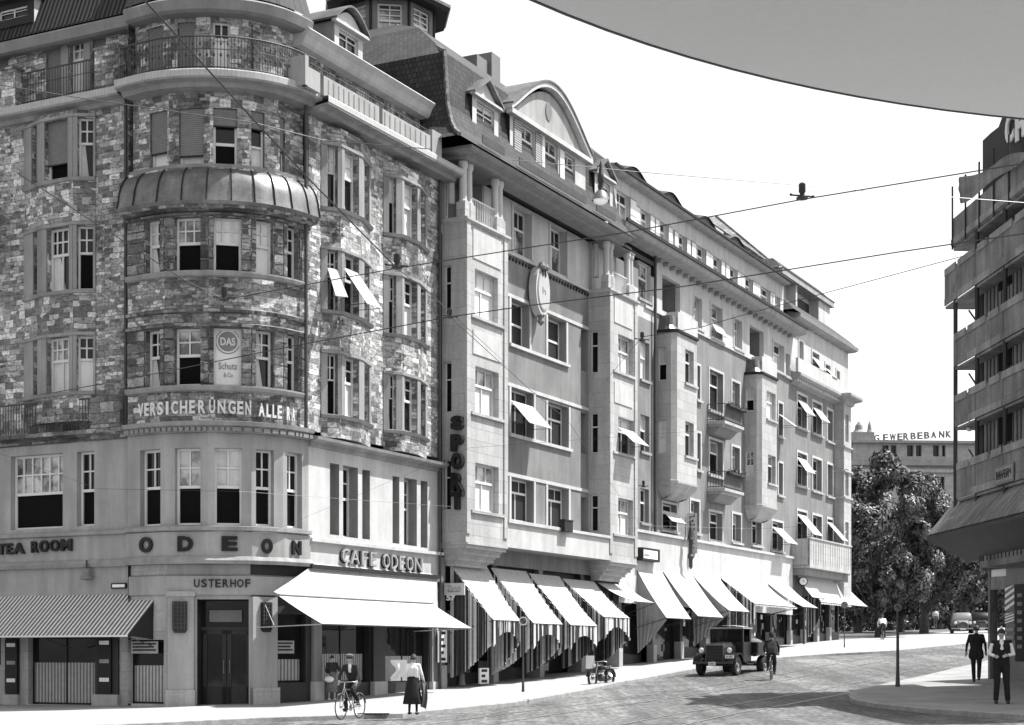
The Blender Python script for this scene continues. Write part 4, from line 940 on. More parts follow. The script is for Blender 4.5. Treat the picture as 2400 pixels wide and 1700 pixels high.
# main wall
hm = []; spec = []
for (a, b_, y0, y1), k in zip(((1197, 1250, 1124, 1222), (1283, 1332, 1143, 1237), (1197, 1250, 916, 1022), (1283, 1332, 948, 1048), (1197, 1240, 708, 812), (1283, 1326, 748, 848), (1203, 1245, 492, 600), (1290, 1328, 535, 640), (1362, 1376, 1166, 1250), (1362, 1376, 968, 1064), (1362, 1376, 772, 870), (1345, 1376, 578, 680)),
                              (('p', 'c', .32, 3, None), ('p', 'c', .32, 3, None), ('w', 'g', .3, 2, (.28, .8, .8)), ('p', 'g', .35, 2, None), ('w', 'w', .5, 1, None), ('w', 'w', .5, 1, None), ('g', 'p', .4, 3, None), ('g', 'p', .4, 3, None), ('g', 'g', .4, 1, None), ('g', 'g', .4, 1, None), ('g', 'g', .4, 1, None), ('g', 'g', .4, 1, None))):
    h = rect(RF, a, b_, y0, y1); hm.append(h); window(B2, RF, *h, k[0], k[1], k[2], k[3], 1, lcols=2 if k[3] > 1 else 1, w=-.3, aw=k[4])
# columns 1492..1533
for (a, b_, y0, y1), k in zip(((1501, 1521, 1146, 1226), (1501, 1522, 974, 1060), (1501, 1522, 802, 892), (1496, 1525, 618, 704)), (('g', 'g'), ('c', 'g'), ('w', 'c'), ('p', 'p'))):
    h = rect(RF, a, b_, y0, y1); hm.append(h); window(B2, RF, *h, *k, .4, 2, 1, w=-.2, sill=.1)
zstr = RF.z(1300, 646)          # string course below the top floor
zea = RF.z(1300, 468, 0) 
zE = RF.z(1091, 352, OP + .45)
w2.wall(RF, uo1, ue1, zob - .6, zstr, [h for h in hm if h[2] < zstr], 'roughcast_grey', depth=.36, mr='grey_stone')  # reveal grey chosen to put the recess shade into the colour
w2.wall(RF, uo1, ue1, zstr, zE, [h for h in hm if h[2] >= zstr], 'plaster_white', depth=.36)
for h in hm[:8]: 
    for q0, q1 in ((h[0] - .16, h[0] - .005), (h[1] + .005, h[1] + .16)): t2.box(RF, q0, q1, -.01, .035, h[2] - .02, h[3] + .02, 'plaster_white')
for y in (0, 2, 4): 
    a = hm[y]; t2.box(RF, uo1 + .02, vo0 - .02, 0, .04, a[3] + .02, a[3] + .15, 'plaster_white'); t2.box(RF, a[0] - .15, hm[y + 1][1] + .25, 0, .1, a[2] - .14, a[2] - .02, 'plaster_white')
t2.box(RF, uo1 + .02, vo0 - .02, 0, .1, zstr - .04, zstr + .05, 'plaster_white')
n = 34
for i in range(n): u_ = uo1 + (vo0 - uo1) * (i + .5) / n; t2.obox(RF.p(u_, .03, zstr - .17), .09, .06, .12, 'dark_paint', rz=math.atan2(DR.y, DR.x), ry=.5 if i % 2 else -.5)
# panelled fascia above the shops
zfB = zob; zf0 = RF.z(1300, 1300, OP) 
w2.wall(FO, uo1, vo0, zob, zsill + .0, [], 'plaster_white'); w2.face([RF.p(uo1, 0, zsill), RF.p(uo1, OP, zsill), RF.p(vo0, OP, zsill), RF.p(vo0, 0, zsill)], 'plaster_white'); w2.face([RF.p(uo1, OP, zob), RF.p(uo1, -.5, zob), RF.p(vo0, -.5, zob), RF.p(vo0, OP, zob)], 'grey_stone')
t2.box(FO, uo1, vo0, 0, .09, zsill - .1, zsill + .01, 'plaster_white')
# loggias with paired columns
for a, b_ in ((ue0, uo1), (vo0, vo1)):
    zc0 = zlg + .08; mid = (a + b_) / 2
    for uu in (a + .22, a + .62, b_ - .5, b_ - .16):
        t2.box(RF, uu - .17, uu + .17, OP - .4, OP - .06, zc0, zc0 + .55, 'limestone')
        c = RF.q(uu, OP - .23); t2.lathe((c.x, c.y, zc0 + .55), [(.17, 0), (.17, .06), (.135, .1), (.125, 1.2), (.11, zlgt - zc0 - .85), (.15, zlgt - zc0 - .78), (.17, zlgt - zc0 - .7), (.17, zlgt - zc0 - .55)], 'plaster_white', 12)
    for uu in (a + .22,): c = RF.q(uu, OP - .7); t2.lathe((c.x, c.y, zc0 + .55), [(.13, 0), (.11, zlgt - zc0 - .6)], 'plaster_white', 10)
    for k in range(14): uu = a + .8 + (b_ - a - 1.4) * k / 13; t2.tube([RF.p(uu, OP - .2, zc0), RF.p(uu, OP - .2, zc0 + .85)], .02, 'white_paint', 5)
    t2.tube([RF.p(a + .7, OP - .2, zc0 + .85), RF.p(b_ - .6, OP - .2, zc0 + .85)], .03, 'white_paint', 6)
    w2.box(RF, a + .02, b_ - .02, -1.6, -.9, zlg, zlgt, 'shutter_grey'); w2.box(RF, a + .02, a + .14, -1.6, OP - .85, zlg, zlgt, 'plaster_light'); w2.box(RF, b_ - .14, b_ - .02, -1.6, .0, zlg, zlgt, 'plaster_light')  # loggia back wall darkened, the shade inside put into its colour
    h = (mid - .5, mid + .4, zlg + .05, zlg + 2.2); mb = MB(); mb.box(RF, *h[:2], -.9, -.86, h[2], h[3], 'white_paint'); mb.box(RF, h[0] + .1, h[1] - .1, -.86, -.85, h[2] + .7, h[3] - .1, 'glass'); mb.build('door', B2)
    w2.box(RF, a + .02, b_ - .02, -1.6, OP - .05, zlgt - .02, zE + .02, 'shutter_grey')  # loggia ceiling darkened in colour to stand for its shade
w2.build('wall', B2); t2.build('trim', B2)
# cornice all along, mansard roof with flared foot
c2 = MB(); pe = [RF.q(ue0 - .5, -9), RF.q(ue0 - .5, 1.35), RF.q(RF.u(1470, 1.35), 1.35)]
c2.sweep([RF.q(ue0, -9), RF.q(ue0, OP), RF.q(RF.u(1470, 1.35) + .3, OP)], [(-.6, zE), (.1, zE), (.14, zE + .1), (.42, zE + .14), (.5, zE + .2), (.5, zE + .3), (-.5, zE + .36)], 'grey_stone')
c2.box(RF, ue0, RF.u(1480, OP), -.6, OP + .02, zE + .06, zE + .16, 'dark_paint'); c2.build('cornice', B2)  # eave soffit coloured dark, its shade put into the paint
r2 = MB(); zM = 22.72; r0 = zE + .32
prof = [(OP + .58, r0), (OP + .25, r0 + .25), (OP - .1, r0 + .7), (OP - .45, r0 + 1.5), (OP - .75, zM)]
u0r = ue0; u1r = RF.u(1470, 1)
r2.sweep([RF.q(u0r, -11), RF.q(u0r, 0), RF.q(u1r, 0)], [(w - .0, z) for w, z in prof] + [(OP - 3.2, zM + 2.1), (OP - 5.6, zM + 3.45)], 'roof_tiles', caps=False)
r2.tube([RF.p(u0r - OP + .75, OP - .75, zM), RF.p(u0r + 4.6, -4.6, zM + 3.35)], .1, 'roof_slates', 6); r2.tube([RF.p(u0r - w, w, z + .03) for w, z in prof], .08, 'roof_slates', 6)
# the belfry-like lookout stands on this roof: chimney and snow guards
r2.build('roof', B2)
gd = MB()
for a, b_ in ((1128, 1180), (1215, 1372), (1395, 1440)):
    g0, g1 = RF.u(a, OP + .3), RF.u(b_, OP + .3); n = int((g1 - g0) / .25)
    gd.box(RF, g0, g1, OP + .33, OP + .36, r0 + .34, r0 + .62, 'iron')
gd.build('snow_guard', B2)
ch = MB(); q = RF.q(RF.u(1118, -5) , -5); zc = H + (HY - 122) / F * q.y
ch.obox((q.x, q.y, zc - 1.9), 1.5, .8, 3.0, 'shutter_grey', rz=math.atan2(DR.y, DR.x)); ch.obox((q.x + .5, q.y + .5, zc - 1.7), .8, .7, 3.4, 'shutter_grey', rz=math.atan2(DR.y, DR.x)); ch.build('chimney', B2)
# dormers
zd0 = RF.z(1135, 312, .5); wd = .55
dormer(B2, RF, RF.u(1107, wd), RF.u(1168, wd), RF.z(1107, 312, wd), RF.z(1107, 218, wd), wd, 2.2, 'gable', 'dark_paint', 'zinc', 1, up='c', lab='pointed dormer at the left end of the roof')
dormer(B2, RF, RF.u(1394, wd), RF.u(1436, wd), RF.z(1394, 492, wd), RF.z(1394, 402, wd), wd, 2.2, 'gable', 'dark_paint', 'zinc', 1, up='c', lab='pointed dormer beside the curved gable')
# big curved gable
gb = MB(); g0, g1 = RF.u(1195, wd), RF.u(1372, wd); zb0 = RF.z(1195, 350, wd) - .35; zb1 = RF.z(1195, 262, wd); L = g1 - g0
hs = []
for a, b_, y0, y1 in ((1221, 1252, 300, 388), (1276, 1308, 332, 420), (1322, 1348, 366, 446)): hs.append(rect(RF, a, b_, y0, y1, wd))
gb.wall(RF, g0, g1, zb0, zb1, hs, 'plaster_white', w=wd, depth=.14)
def bell(t_): return math.sin(math.pi * t_) ** 1.15
hg = RF.zat((g0 + g1) / 2 - .15 * L, wd, 205) - zb1; hg = RF.z(1268, 208, wd) - zb1
pts = [(g0 + L * i / 26, zb1 + hg * bell(i / 26)) for i in range(27)]
gb.prism(RF, pts, wd - .2, wd - .004, 'plaster_light')
oo = [(g0 - .25 + (L + .5) * i / 26, zb1 + .02 + (hg + .12) * bell(i / 26)) for i in range(27)]
for a, b_ in zip(oo, oo[1:]): 
    gb.prism(RF, [a, b_, (b_[0], b_[1] + .2), (a[0], a[1] + .2)], wd - .2, wd + .22, 'plaster_white'); gb.prism(RF, [(a[0], a[1] + .2), (b_[0], b_[1] + .2), (b_[0], b_[1] + .27), (a[0], a[1] + .27)], wd - 4.5, wd + .27, 'zinc')
gb.box(RF, g0 - .25, g1 + .25, wd - .02, wd + .24, zb1 - .12, zb1 + .06, 'plaster_white')
for q in (g0, g1 - .06): gb.box(RF, q, q + .06, wd - 3, wd - .004, zb0, zb1, 'dark_paint')
cu = RF.u(1285, wd); cz = RF.z(1285, 262, wd)
gb.prism(RF, [(cu + .26 * math.cos(i * math.pi / 10), cz + .36 * math.sin(i * math.pi / 10)) for i in range(20)], wd - .003, wd + .03, 'shutter_grey')
gbo = gb.build('gable', B2)
for h in hs: window(gbo and B2, RF.off(wd), *h, 'p', 'c', .35, 2, 1, lcols=2, w=-.1, shut=2 if h is hs[0] else 0)
for h in hs[1:]:
    s_ = MB(); s_.box(RF, h[0] - .45, h[0] - .05, wd + .005, wd + .05, h[2], h[3], 'white_paint'); s_.build('shutter', B2)
# lookout lantern on the roof
Yb = 67.0; cx, cy = (907 - CX) / F * Yb, Yb; zb = 25.7; ztp = 27.75
LK = thing('roof_lookout', (cx, cy, zb - 1.5), 'dark octagonal glazed lookout with a wide flat roof standing on the tiled roof', 'roof lookout')
rr = 2.0; mb = MB(); P8 = [Vector((cx + rr * math.cos(R(22.5 + 45 * i + 8)), cy + rr * math.sin(R(22.5 + 45 * i + 8)))) for i in range(9)]
for i in range(8):
    a, b_ = P8[i], P8[i + 1]; fr = Fr(a, b_ - a) ; L = (b_ - a).length
    mid = (a + b_) / 2
    if (mid - Vector((cx, cy))).dot(fr.n) < 0: fr = Fr(b_, a - b_)
    h = (L * .18, L * .82, zb + .55, ztp - .15); mb.wall(fr, 0, L, zb - 2.4, ztp, [h], 'shutter_grey', depth=.12)
    mb.tube([fr.p(0, 0, zb - .3), fr.p(0, 0, ztp)], .07, 'dark_paint', 6)
mb.build('wall', LK)
for i in range(8):
    a, b_ = P8[i], P8[i + 1]; fr = Fr(a, b_ - a); L = (b_ - a).length
    if ((a + b_) / 2 - Vector((cx, cy))).dot(fr.n) < 0: fr = Fr(b_, a - b_)
    if fr.n.y > .5: continue
    window(LK, fr, L * .18, L * .82, zb + .55, ztp - .15, 'n' if 0 else 'p', 'p', .5, 2, 3, lcols=2, w=-.08)
mb = MB(); mb.lathe((cx, cy, 0), [(rr - .1, ztp), (rr + .62, ztp - .05), (rr + .7, ztp + .1), (rr + .6, ztp + .22), (.1, ztp + 1.7)], 'dark_paint', 8, a0=R(30.5), a1=R(390.5)); mb.lathe((cx, cy, 0), [(rr + .72, ztp + .1), (rr + .72, ztp + .22)], 'zinc', 8, a0=R(30.5), a1=R(390.5)); mb.build('roof', LK)
mb = MB(); mb.lathe((cx, cy, 0), [(rr + .08, zb + .2), (rr + .12, zb + .3), (rr + .08, zb + .4)], 'dark_paint', 8, a0=R(30.5), a1=R(390.5)); mb.build('cornice', LK)

# carved signs on the bays of the stone house, a plant box, a display of dark squares in the first shop
for fr_, xs_, ys_ in ((RF, (786, 806), ((522, 552), (742, 772))), (RF, (928, 950), ((826, 858),))):
    for k, (y0, y1) in enumerate(ys_):
        u0, u1, z0, z1 = rect(fr_, xs_[0], xs_[1], y0, y1, .38); mb = MB()
        for i in range(3):
            for j in range(3):
                if (i * 3 + j + k) % 4 != 3: a = u0 + (u1 - u0) * (i + .15) / 3; c = z0 + (z1 - z0) * (j + .15) / 3; mb.box(fr_, a, a + (u1 - u0) * .22, .36, .43, c, c + (z1 - z0) * .2, 'rustic_pillar')
        mb.build('carved_relief', B1)
u0, u1, z0, z1 = rect(RF, 1313, 1332, 1222, 1247, 1.0); mb = MB(); mb.box(RF, u0, u1, .97, 1.2, z0, z1, 'dark_paint'); mb.box(RF, u0 - .03, u1 + .03, .95, 1.22, z1, z1 + .05, 'dark_paint')
mb.build('window_box', origin=RF.p(u0, 1, z0), tag=('dark square box standing on the sill band below the second first-floor window', 'box'))
u0, u1, z0, z1 = rect(RF, 1050, 1102, 1432, 1578, -.4); mb = MB(); mb.box(RF, u0, u1, -.45, -.4, z0, z1, 'shutter_grey')
for i in range(4): a = u0 + (u1 - u0) * (.06 + .2 * i); c = z0 + (z1 - z0) * (.14 + .17 * i); mb.box(RF, a, a + (u1 - u0) * .26, -.4, -.37, c, c + (z1 - z0) * .15, 'black_paint')
mb.box(RF, u1 - (u1 - u0) * .3, u1 - (u1 - u0) * .18, -.4, -.36, z0 + .1, z0 + .8, 'plaster_light'); mb.build('window_display', B2)
# ---------------------------------------------------------------- house three: two small oriels, two balconies, attic storey with shutters
v0, v1 = RF.u(1533), RF.u(1853)
B3 = thing('town_house', (*RF.q((v0 + v1) / 2, -4), 1.6), 'grey town house with two narrow bell-footed oriels, iron balconies and a shuttered attic storey', 'building')
w3 = MB(); t3 = MB()
def wins(parent, lst, fr=RF, w=0, **kw):
    out = []
    for e in lst:
        a, b_, y0, y1, up, lo = e[:6]; k = dict(split=.35, cols=2, rows=1, w=-.26); k.update(kw); 
        if len(e) > 6: k.update(e[6])
        h = rect(fr, a, b_, y0, y1, w); out.append(h); window(parent, fr.off(w) if w else fr, *h, up, lo, k.pop('split'), k.pop('cols'), k.pop('rows'), **k)
    return out
low3 = wins(B3, [(1633, 1640, 858, 934, 'g', 'g'), (1662, 1694, 872, 962, 'c', 'g'), (1715, 1733, 897, 951, 'w', 'c', dict(cols=1)),
                 (1633, 1641, 1016, 1098, 'g', 'g'), (1662, 1693, 1034, 1112, 'c', 'g'), (1715, 1733, 1049, 1108, 'p', 'c'),
                 (1552, 1585, 1182, 1240, 'g', 'v', dict(cols=1, aw=(.3, .75, .5))), (1618, 1638, 1175, 1245, 'w', 'g', dict(cols=1)), (1662, 1692, 1202, 1266, 'c', 'g'), (1716, 1736, 1206, 1268, 'w', 'g'),
                 (1762, 1784, 1208, 1275, 'g', 'g'), (1809, 1834, 1224, 1288, 'g', 'g', dict(aw=(.2, .8, .9))),
                 (1824, 1834, 946, 1020, 'g', 'g', dict(aw=(.35, .75, .9))), (1824, 1834, 1086, 1158, 'g', 'g')])
top3 = wins(B3, [(1626, 1644, 698, 766, 'g', 'c'), (1666, 1692, 718, 792, 'p', 'c', dict(aw=(.55, .9, .3))), (1720, 1738, 750, 815, 'g', 'c'), (1812, 1837, 806, 868, 'g', 'c'), (1840, 1850, 830, 880, 'g', 'g')])
zst3 = RF.z(1500, 713); zfas = RF.z(1600, 1262); zc3 = RF.z(1600, 655); 
lg = [rect(RF, 1552, 1594, 655, 738), rect(RF, 1757, 1790, 770, 838)]
zfB3 = RF.z(1600, 1345)
w3.wall(RF, v0, v1, zfas, zst3, low3, 'roughcast_grey', depth=.32, mr='grey_stone'); w3.wall(RF, v0, v1, zst3, zc3 + .3, top3 + lg, 'plaster_white', depth=.3)  # grey of the lower reveals stands for shade in the recesses
for a in lg: w3.box(RF, a[0] - .3, a[1] + .3, -2, -1.4, a[2] - .2, a[3] + .3, 'grey_stone'); w3.box(RF, a[0] - .3, a[0], -1.6, -.25, a[2] - .2, a[3] + .3, 'grey_stone'); w3.box(RF, a[1], a[1] + .3, -1.6, -.25, a[2] - .2, a[3] + .3, 'roughcast_grey'); w3.box(RF, a[0], a[1], -1.6, -.25, a[3], a[3] + .3, 'grey_stone')
for h in low3 + top3:
    for q0, q1, z0, z1 in ((h[0] - .13, h[0] - .003, h[2] - .1, h[3] + .12), (h[1] + .003, h[1] + .13, h[2] - .1, h[3] + .12), (h[0] - .003, h[1] + .003, h[3] + .003, h[3] + .12)): t3.box(RF, q0, q1, -.02, .035, z0, z1, 'plaster_white')
    t3.box(RF, h[0] - .2, h[1] + .2, -.02, .13, h[2] - .2, h[2] - .101, 'limestone')
t3.box(RF, ue1 - 1.2, v1, -.02, .09, zst3 - .06, zst3 + .06, 'plaster_white')
w3.wall(RF, vo1, v1, zfB3 - 1.6, zfas, [], 'plaster_white', w=.12); t3.box(RF, vo1, v1, .1, .26, zfas - .1, zfas + .02, 'plaster_white'); w3.box(RF, vo1, v1, -.5, .118, zfas - .2, zfas, 'plaster_white')
# modillions under the cornice
for i in range(24): u_ = v0 + (v1 - v0) * (i + .3) / 24; t3.box(RF, u_, u_ + .16, 0, .26, zc3 + .08, zc3 + .24, 'plaster_light')
# oriels
def oriel(parent, x0, xf, x1, ytop, ybot, wl, wf, cap):
    a = RF.u(x0); w = RF.wat(a, xf); b_ = RF.u(x1, w) + .12; fr = RF.off(w); cch = .22
    P = [RF.q(a, -.05), RF.q(a, w - cch), RF.q(a + cch, w), RF.q(b_ - cch, w), RF.q(b_, w - cch), RF.q(b_, -.05)]
    zt, zb = RF.zat(a, w, ytop), RF.zat(a, w, ybot); mb = MB()
    fc = facets(P); hs = [[] for _ in fc]
    for y0, y1, u_, l_ in wl:
        f2, L = fc[0]; h = rect(f2, x0 + 2, x0 + 22, y0, y1); h = (max(.06, h[0]), min(h[1], L - .12), h[2], h[3]); hs[0].append(h); window(parent, f2, *h, u_, l_, .5, 2, 2, w=-.1, bars=.03)
    for a0, a1, y0, y1, u_, l_ in wf:
        f2, L = fc[2]; h = rect(f2, a0, a1, y0, y1); h = (max(.08, h[0]), min(h[1], L - .06), h[2], h[3]); hs[2].append(h); window(parent, f2, *h, u_, l_, .35, 2, 1, w=-.2)
        t3.box(f2, h[0] - .08, L, 0, .09, h[2] - .12, h[2] - .01, 'limestone')
    for k, (f2, L) in enumerate(fc): mb.wall(f2, 0, L, zb, zt, hs[k], 'smooth_stone' if k < 2 else 'limestone', depth=.2)
    n = 7
    mb.sweep(P, [(0, zb + .02), (.05, zb), (.04, zb - .1), (-.06, zb - .28), (-.25, zb - .5), (-w * .55, zb - .7), (-w * .85, zb - .8)], 'smooth_stone')
    mb.sweep(P, [(0, zt - .1), (.1, zt - .06), (.1, zt + .04), (0, zt + .06)], 'dark_paint')
    if cap: mb.sweep([RF.q(a + .1, -.05), RF.q(a + .1, w - cch - .1), RF.q(a + .1 + cch, w - .1), RF.q(b_ - cch - .1, w - .1), RF.q(b_ - .1, w - cch - .1), RF.q(b_ - .1, -.05)], [(0, zt + .04), (-.18, zt + .3), (-.2, zt + .75), (-.6, zt + .8)], 'zinc')
    mb.build('oriel', parent); return a, b_, w, zt
o1 = oriel(B3, 1540, 1583, 1635, 772, 1125, [(814, 892, 'c', 'v'), (984, 1063, 'w', 'w')], [(1606, 1626, 822, 900, 'g', 'g'), (1606, 1626, 990, 1070, 'p', 'g')], 1)
o2 = oriel(B3, 1745, 1783, 1822, 872, 1182, [(909, 964, 'c', 'v'), (1058, 1125, 'p', 'c')], [(1797, 1818, 920, 984, 'w', 'w'), (1800, 1818, 1068, 1134, 'p', 'g')], 1)
# terrace parapets above the oriels
for a, b_, w, zt in (o1, o2): w3.box(RF, a + .9, b_ + .5, .1, w * .75, zt + .1, zt + 1.0, 'plaster_white')
w3.build('wall', B3); t3.build('trim', B3)
# iron balconies with flower boxes
for k, (yr, ys) in enumerate(((945, 988), (1104, 1146))):
    a = RF.u(1657); w = RF.wat(a, 1699); b_ = RF.u(1744, w); zs = RF.zat(a, w, ys); zr_ = RF.zat(a, w, yr)
    mb = MB(); mb.box(RF, a, b_, -.02, w, zs - .08, zs + .06, 'limestone'); mb.box(RF, a + .1, b_ - .1, -.02, w - .15, zs - .2, zs - .081, 'limestone'); mb.hexa([RF.p(a + .2, .3, zs - .55), RF.p(b_ - .2, .3, zs - .55), RF.p(b_ - .2, 0, zs - .55), RF.p(a + .2, 0, zs - .55), RF.p(a + .15, w - .3, zs - .2), RF.p(b_ - .15, w - .3, zs - .2), RF.p(b_ - .15, 0, zs - .2), RF.p(a + .15, 0, zs - .2)], 'grey_stone')
    bo = mb.build('balcony', B3); r_ = MB()
    q = [(a + .04, .02), (a + .04, w - .04), (b_ - .04, w - .04), (b_ - .04, .02)]
    for zz in (zr_, zs + .14): r_.tube([RF.p(*p, zz) for p in q], .025, 'iron', 6)
    for (ua, wa), (ub, wb) in zip(q, q[1:]):
        n = int(((ua - ub) ** 2 + (wa - wb) ** 2) ** .5 / .13)
        for i in range(n + 1): t_ = i / n; r_.tube([RF.p(ua + (ub - ua) * t_, wa + (wb - wa) * t_, zs), RF.p(ua + (ub - ua) * t_, wa + (wb - wa) * t_, zr_)], .014, 'iron', 4)
    r_.build('balcony_railing', bo)
    c_ = MB(); c_.face([RF.p(a + .1, w - .07, zs + .08), RF.p(b_ - .1, w - .07, zs + .08), RF.p(b_ - .1, w - .07, zr_ - .08), RF.p(a + .1, w - .07, zr_ - .08)], 'cloth_mid' if 0 else 'plaster_light'); c_.build('canvas_screen', bo)
    fb_ = MB(); fb_.box(RF, a + .3, b_ - .05, w - .02, w + .16, zr_ - .1, zr_ + .02, 'wood_dark')
    for i in range(70): u_ = a + .35 + (b_ - a - .45) * random.random(); fb_.obox(RF.p(u_, w + .07 + random.uniform(-.1, .12), zr_ + random.uniform(-.1, .16)), .1, .07, .01, 'leaf', rz=random.random() * 6, ry=random.random(), rx=random.random())
    fb_.build('flower_box', bo)
# cornice and attic storey
c3 = MB(); ua = RF.u(1425); zca = RF.z(1600, 640, .7)
ub_ = v1 + .5
c3.sweep([RF.q(ua, 0), RF.q(ub_, 0)], [(0, zc3 + .25), (.3, zc3 + .27), (.75, zc3 + .34), (.82, zc3 + .42), (.86, zc3 + .62), (.7, zc3 + .68), (0, zc3 + .74)], 'plaster_light')
c3.box(RF, ua, ub_, .84, .93, zc3 + .6, zc3 + .74, 'dark_paint')
c3.build('cornice', B3)
a3 = MB(); AT = RF; wa_ = -.15; ats = []
for (x0, x1, y0, y1) in ((1444, 1474, 452, 536), (1500, 1521, 494, 566), (1545, 1564, 522, 594), (1589, 1607, 551, 622), (1631, 1652, 578, 652), (1670, 1688, 603, 673), (1709, 1726, 628, 697), (1745, 1762, 651, 715), (1781, 1803, 675, 733), (1812, 1826, 694, 750)):
    ats.append(rect(RF, x0, x1, y0, y1, wa_))
ue = RF.u(1836, wa_); za = RF.z(1600, 524, wa_)
zat1 = max(h[3] for h in ats) + .55
for h in ats: window(B3, RF.off(wa_), *h, 'g', 'p', .3, 2, 1, lcols=2, w=-.14, shut=1)
a3.wall(RF, ua, ue, zc3 + .6, zat1, ats, 'plaster_white', w=wa_, depth=.2)
a3.build('attic_wall', B3)
c3 = MB(); c3.sweep([RF.q(ua, wa_), RF.q(ue, wa_)], [(-.5, zat1 - .02), (.35, zat1), (.45, zat1 + .08), (.48, zat1 + .2), (-.5, zat1 + .3)], 'plaster_light'); c3.box(RF, ua, ue, wa_ + .48, wa_ + .56, zat1 + .1, zat1 + .2, 'dark_paint'); c3.build('eaves', B3)
r3 = MB(); r3.sweep([RF.q(ua + .3, wa_), RF.q(ue, wa_)], [(.5, zat1 + .2), (-1.2, zat1 + .6), (-4, zat1 + 1.15), (-8, zat1 + .6)], 'roof_tiles')
for u_ in (RF.u(1487), RF.u(1573), RF.u(1655), RF.u(1725)):
    hh = .36
    for i in range(8):
        a = -1 + 2 * i / 8; b_ = a + .25; f_ = lambda q: hh * math.cos(q * math.pi / 2) ** 1.3
        r3.face([RF.p(u_ + a * 1.3, .1, zat1 + .42 + f_(a)), RF.p(u_ + b_ * 1.3, .1, zat1 + .42 + f_(b_)), RF.p(u_ + b_ * 1.3, -2.6, zat1 + 1.35 + f_(b_) * .2), RF.p(u_ + a * 1.3, -2.6, zat1 + 1.35 + f_(a) * .2)], 'roof_tiles')
        r3.face([RF.p(u_ + a * 1.3, .02, zat1 + .36), RF.p(u_ + b_ * 1.3, .02, zat1 + .36), RF.p(u_ + b_ * 1.3, .02, zat1 + .42 + f_(b_)), RF.p(u_ + a * 1.3, .02, zat1 + .42 + f_(a))], 'dark_paint')
r3.build('roof', B3)
ab = MB(); u_ = RF.u(1668, -3); zz = RF.z(1668, 545, -3); ab.obox(RF.p(u_, -3, zz - .3), 1.6, .8, .9, 'plaster_white', rz=math.atan2(DR.y, DR.x)); ab.build('chimney', B3)
core = MB(); core.box(RF, ue0 + .05, v1 + .2, -13, -2.05, -.5, zc3 + .5, 'dark_paint'); core.box(RF, vo0, v1, -2.05, -.31, zc3, zc3 + .5, 'dark_paint'); core.box(RF, ue0 + .3, RF.u(1480), -12, -1.2, zlgt, zE + .3, 'dark_paint'); core.box(RF, uo1 + .05, v1, -2.05, -.32, zob - .5, zlg, 'dark_paint'); core.box(RF, ue0 + .05, uo1, -2.05, -.6, zob - .5, zlg - .1, 'dark_paint'); core.box(RF, ua, ue, -9, -.5, zc3 + .5, zat1, 'dark_paint'); core.build('core', B3)
dp = MB(); c_ = RF.p(RF.u(1534, .1), .14, 0); dp.tube([(c_[0], c_[1], zfas), (c_[0], c_[1], zc3 + .3)], .07, 'iron', 8); dp.build('downpipe', B3)
# ---------------------------------------------------------------- house four with the corner turret
x0_, x1_ = v1, RF.u(1956)
B4 = thing('corner_house', (*RF.q(x0_ + 6, -4), 2.4), 'last grey house of the row with a square corner turret and a stone balcony', 'building')
w4_ = MB(); t4 = MB()
rows = []
lw = []
for (xa, xb), ys in (((1868, 1890), ((928, 1000), (1064, 1136), (1200, 1270))), ((1904, 1925), ((946, 1015), (1077, 1149), (1210, 1277))), ((1938, 1951), ((963, 1032), (1090, 1160), (1218, 1282)))):
    for i, (y0, y1) in enumerate(ys): lw.append((xa, xb, y0, y1, 'g', 'p', dict(cols=2, aw=(.15, .62, .55) if (xa, i) in ((1868, 0), (1904, 0), (1868, 1)) else (.1, .8, 1.0) if i == 2 and xa != 1904 else None)))
h4 = wins(B4, lw); zc4 = RF.z(1900, 908); zt4 = RF.z(1900, 776)
u4 = wins(B4, [(1872, 1882, 800, 858, 'g', 'g'), (1903, 1919, 828, 884, 'g', 'g', dict(aw=(.2, .7, .5))), (1934, 1945, 856, 900, 'g', 'g', dict(aw=(.2, .7, .5))), (1960, 1967, 870, 915, 'g', 'g')])
b4 = RF.z(1900, 1300)
w4_.wall(RF, x0_, x1_, b4 - 2.5, zc4, h4, 'roughcast_grey', depth=.32, mr='grey_stone'); w4_.wall(RF, x0_, RF.u(1988), zc4, zt4, u4, 'plaster_white', depth=.32)  # lower reveals take a grey that stands for recess shade
for h in h4 + u4:
    for q0, q1, z0, z1 in ((h[0] - .15, h[0] - .003, h[2] - .12, h[3] + .14), (h[1] + .003, h[1] + .15, h[2] - .12, h[3] + .14), (h[0] - .003, h[1] + .003, h[3] + .003, h[3] + .14)): t4.box(RF, q0, q1, -.02, .04, z0, z1, 'plaster_white')
    t4.box(RF, h[0] - .22, h[1] + .22, -.02, .15, h[2] - .22, h[2] - .121, 'limestone')
wt = RF.wat(x1_, 1978); xe = RF.u(1995, wt); P = [RF.q(x1_, 0), RF.q(x1_, wt), RF.q(xe, wt), RF.q(xe, -9)]
for k, (f2, L) in enumerate(facets(P)):
    hs = []
    if k == 1:
        for y0, y1 in ((972, 1036), (1100, 1162), (1224, 1288)): h = rect(f2, 1981, 1989, y0, y1); hs.append(h); window(B4, f2, *h, 'g', 'g', .35, 1, 1, w=-.15)
    w4_.wall(f2, 0, L, b4 - 2.5, zc4 + .1, hs, ('smooth_stone', 'limestone', 'roughcast_grey')[k])
for zz in (RF.z(1960, 1096, wt), RF.z(1960, 1160, wt), RF.z(1960, 1038, wt)): t4.sweep(P, [(0, zz - .1), (.1, zz - .06), (.1, zz + .04), (0, zz + .06)], 'limestone')
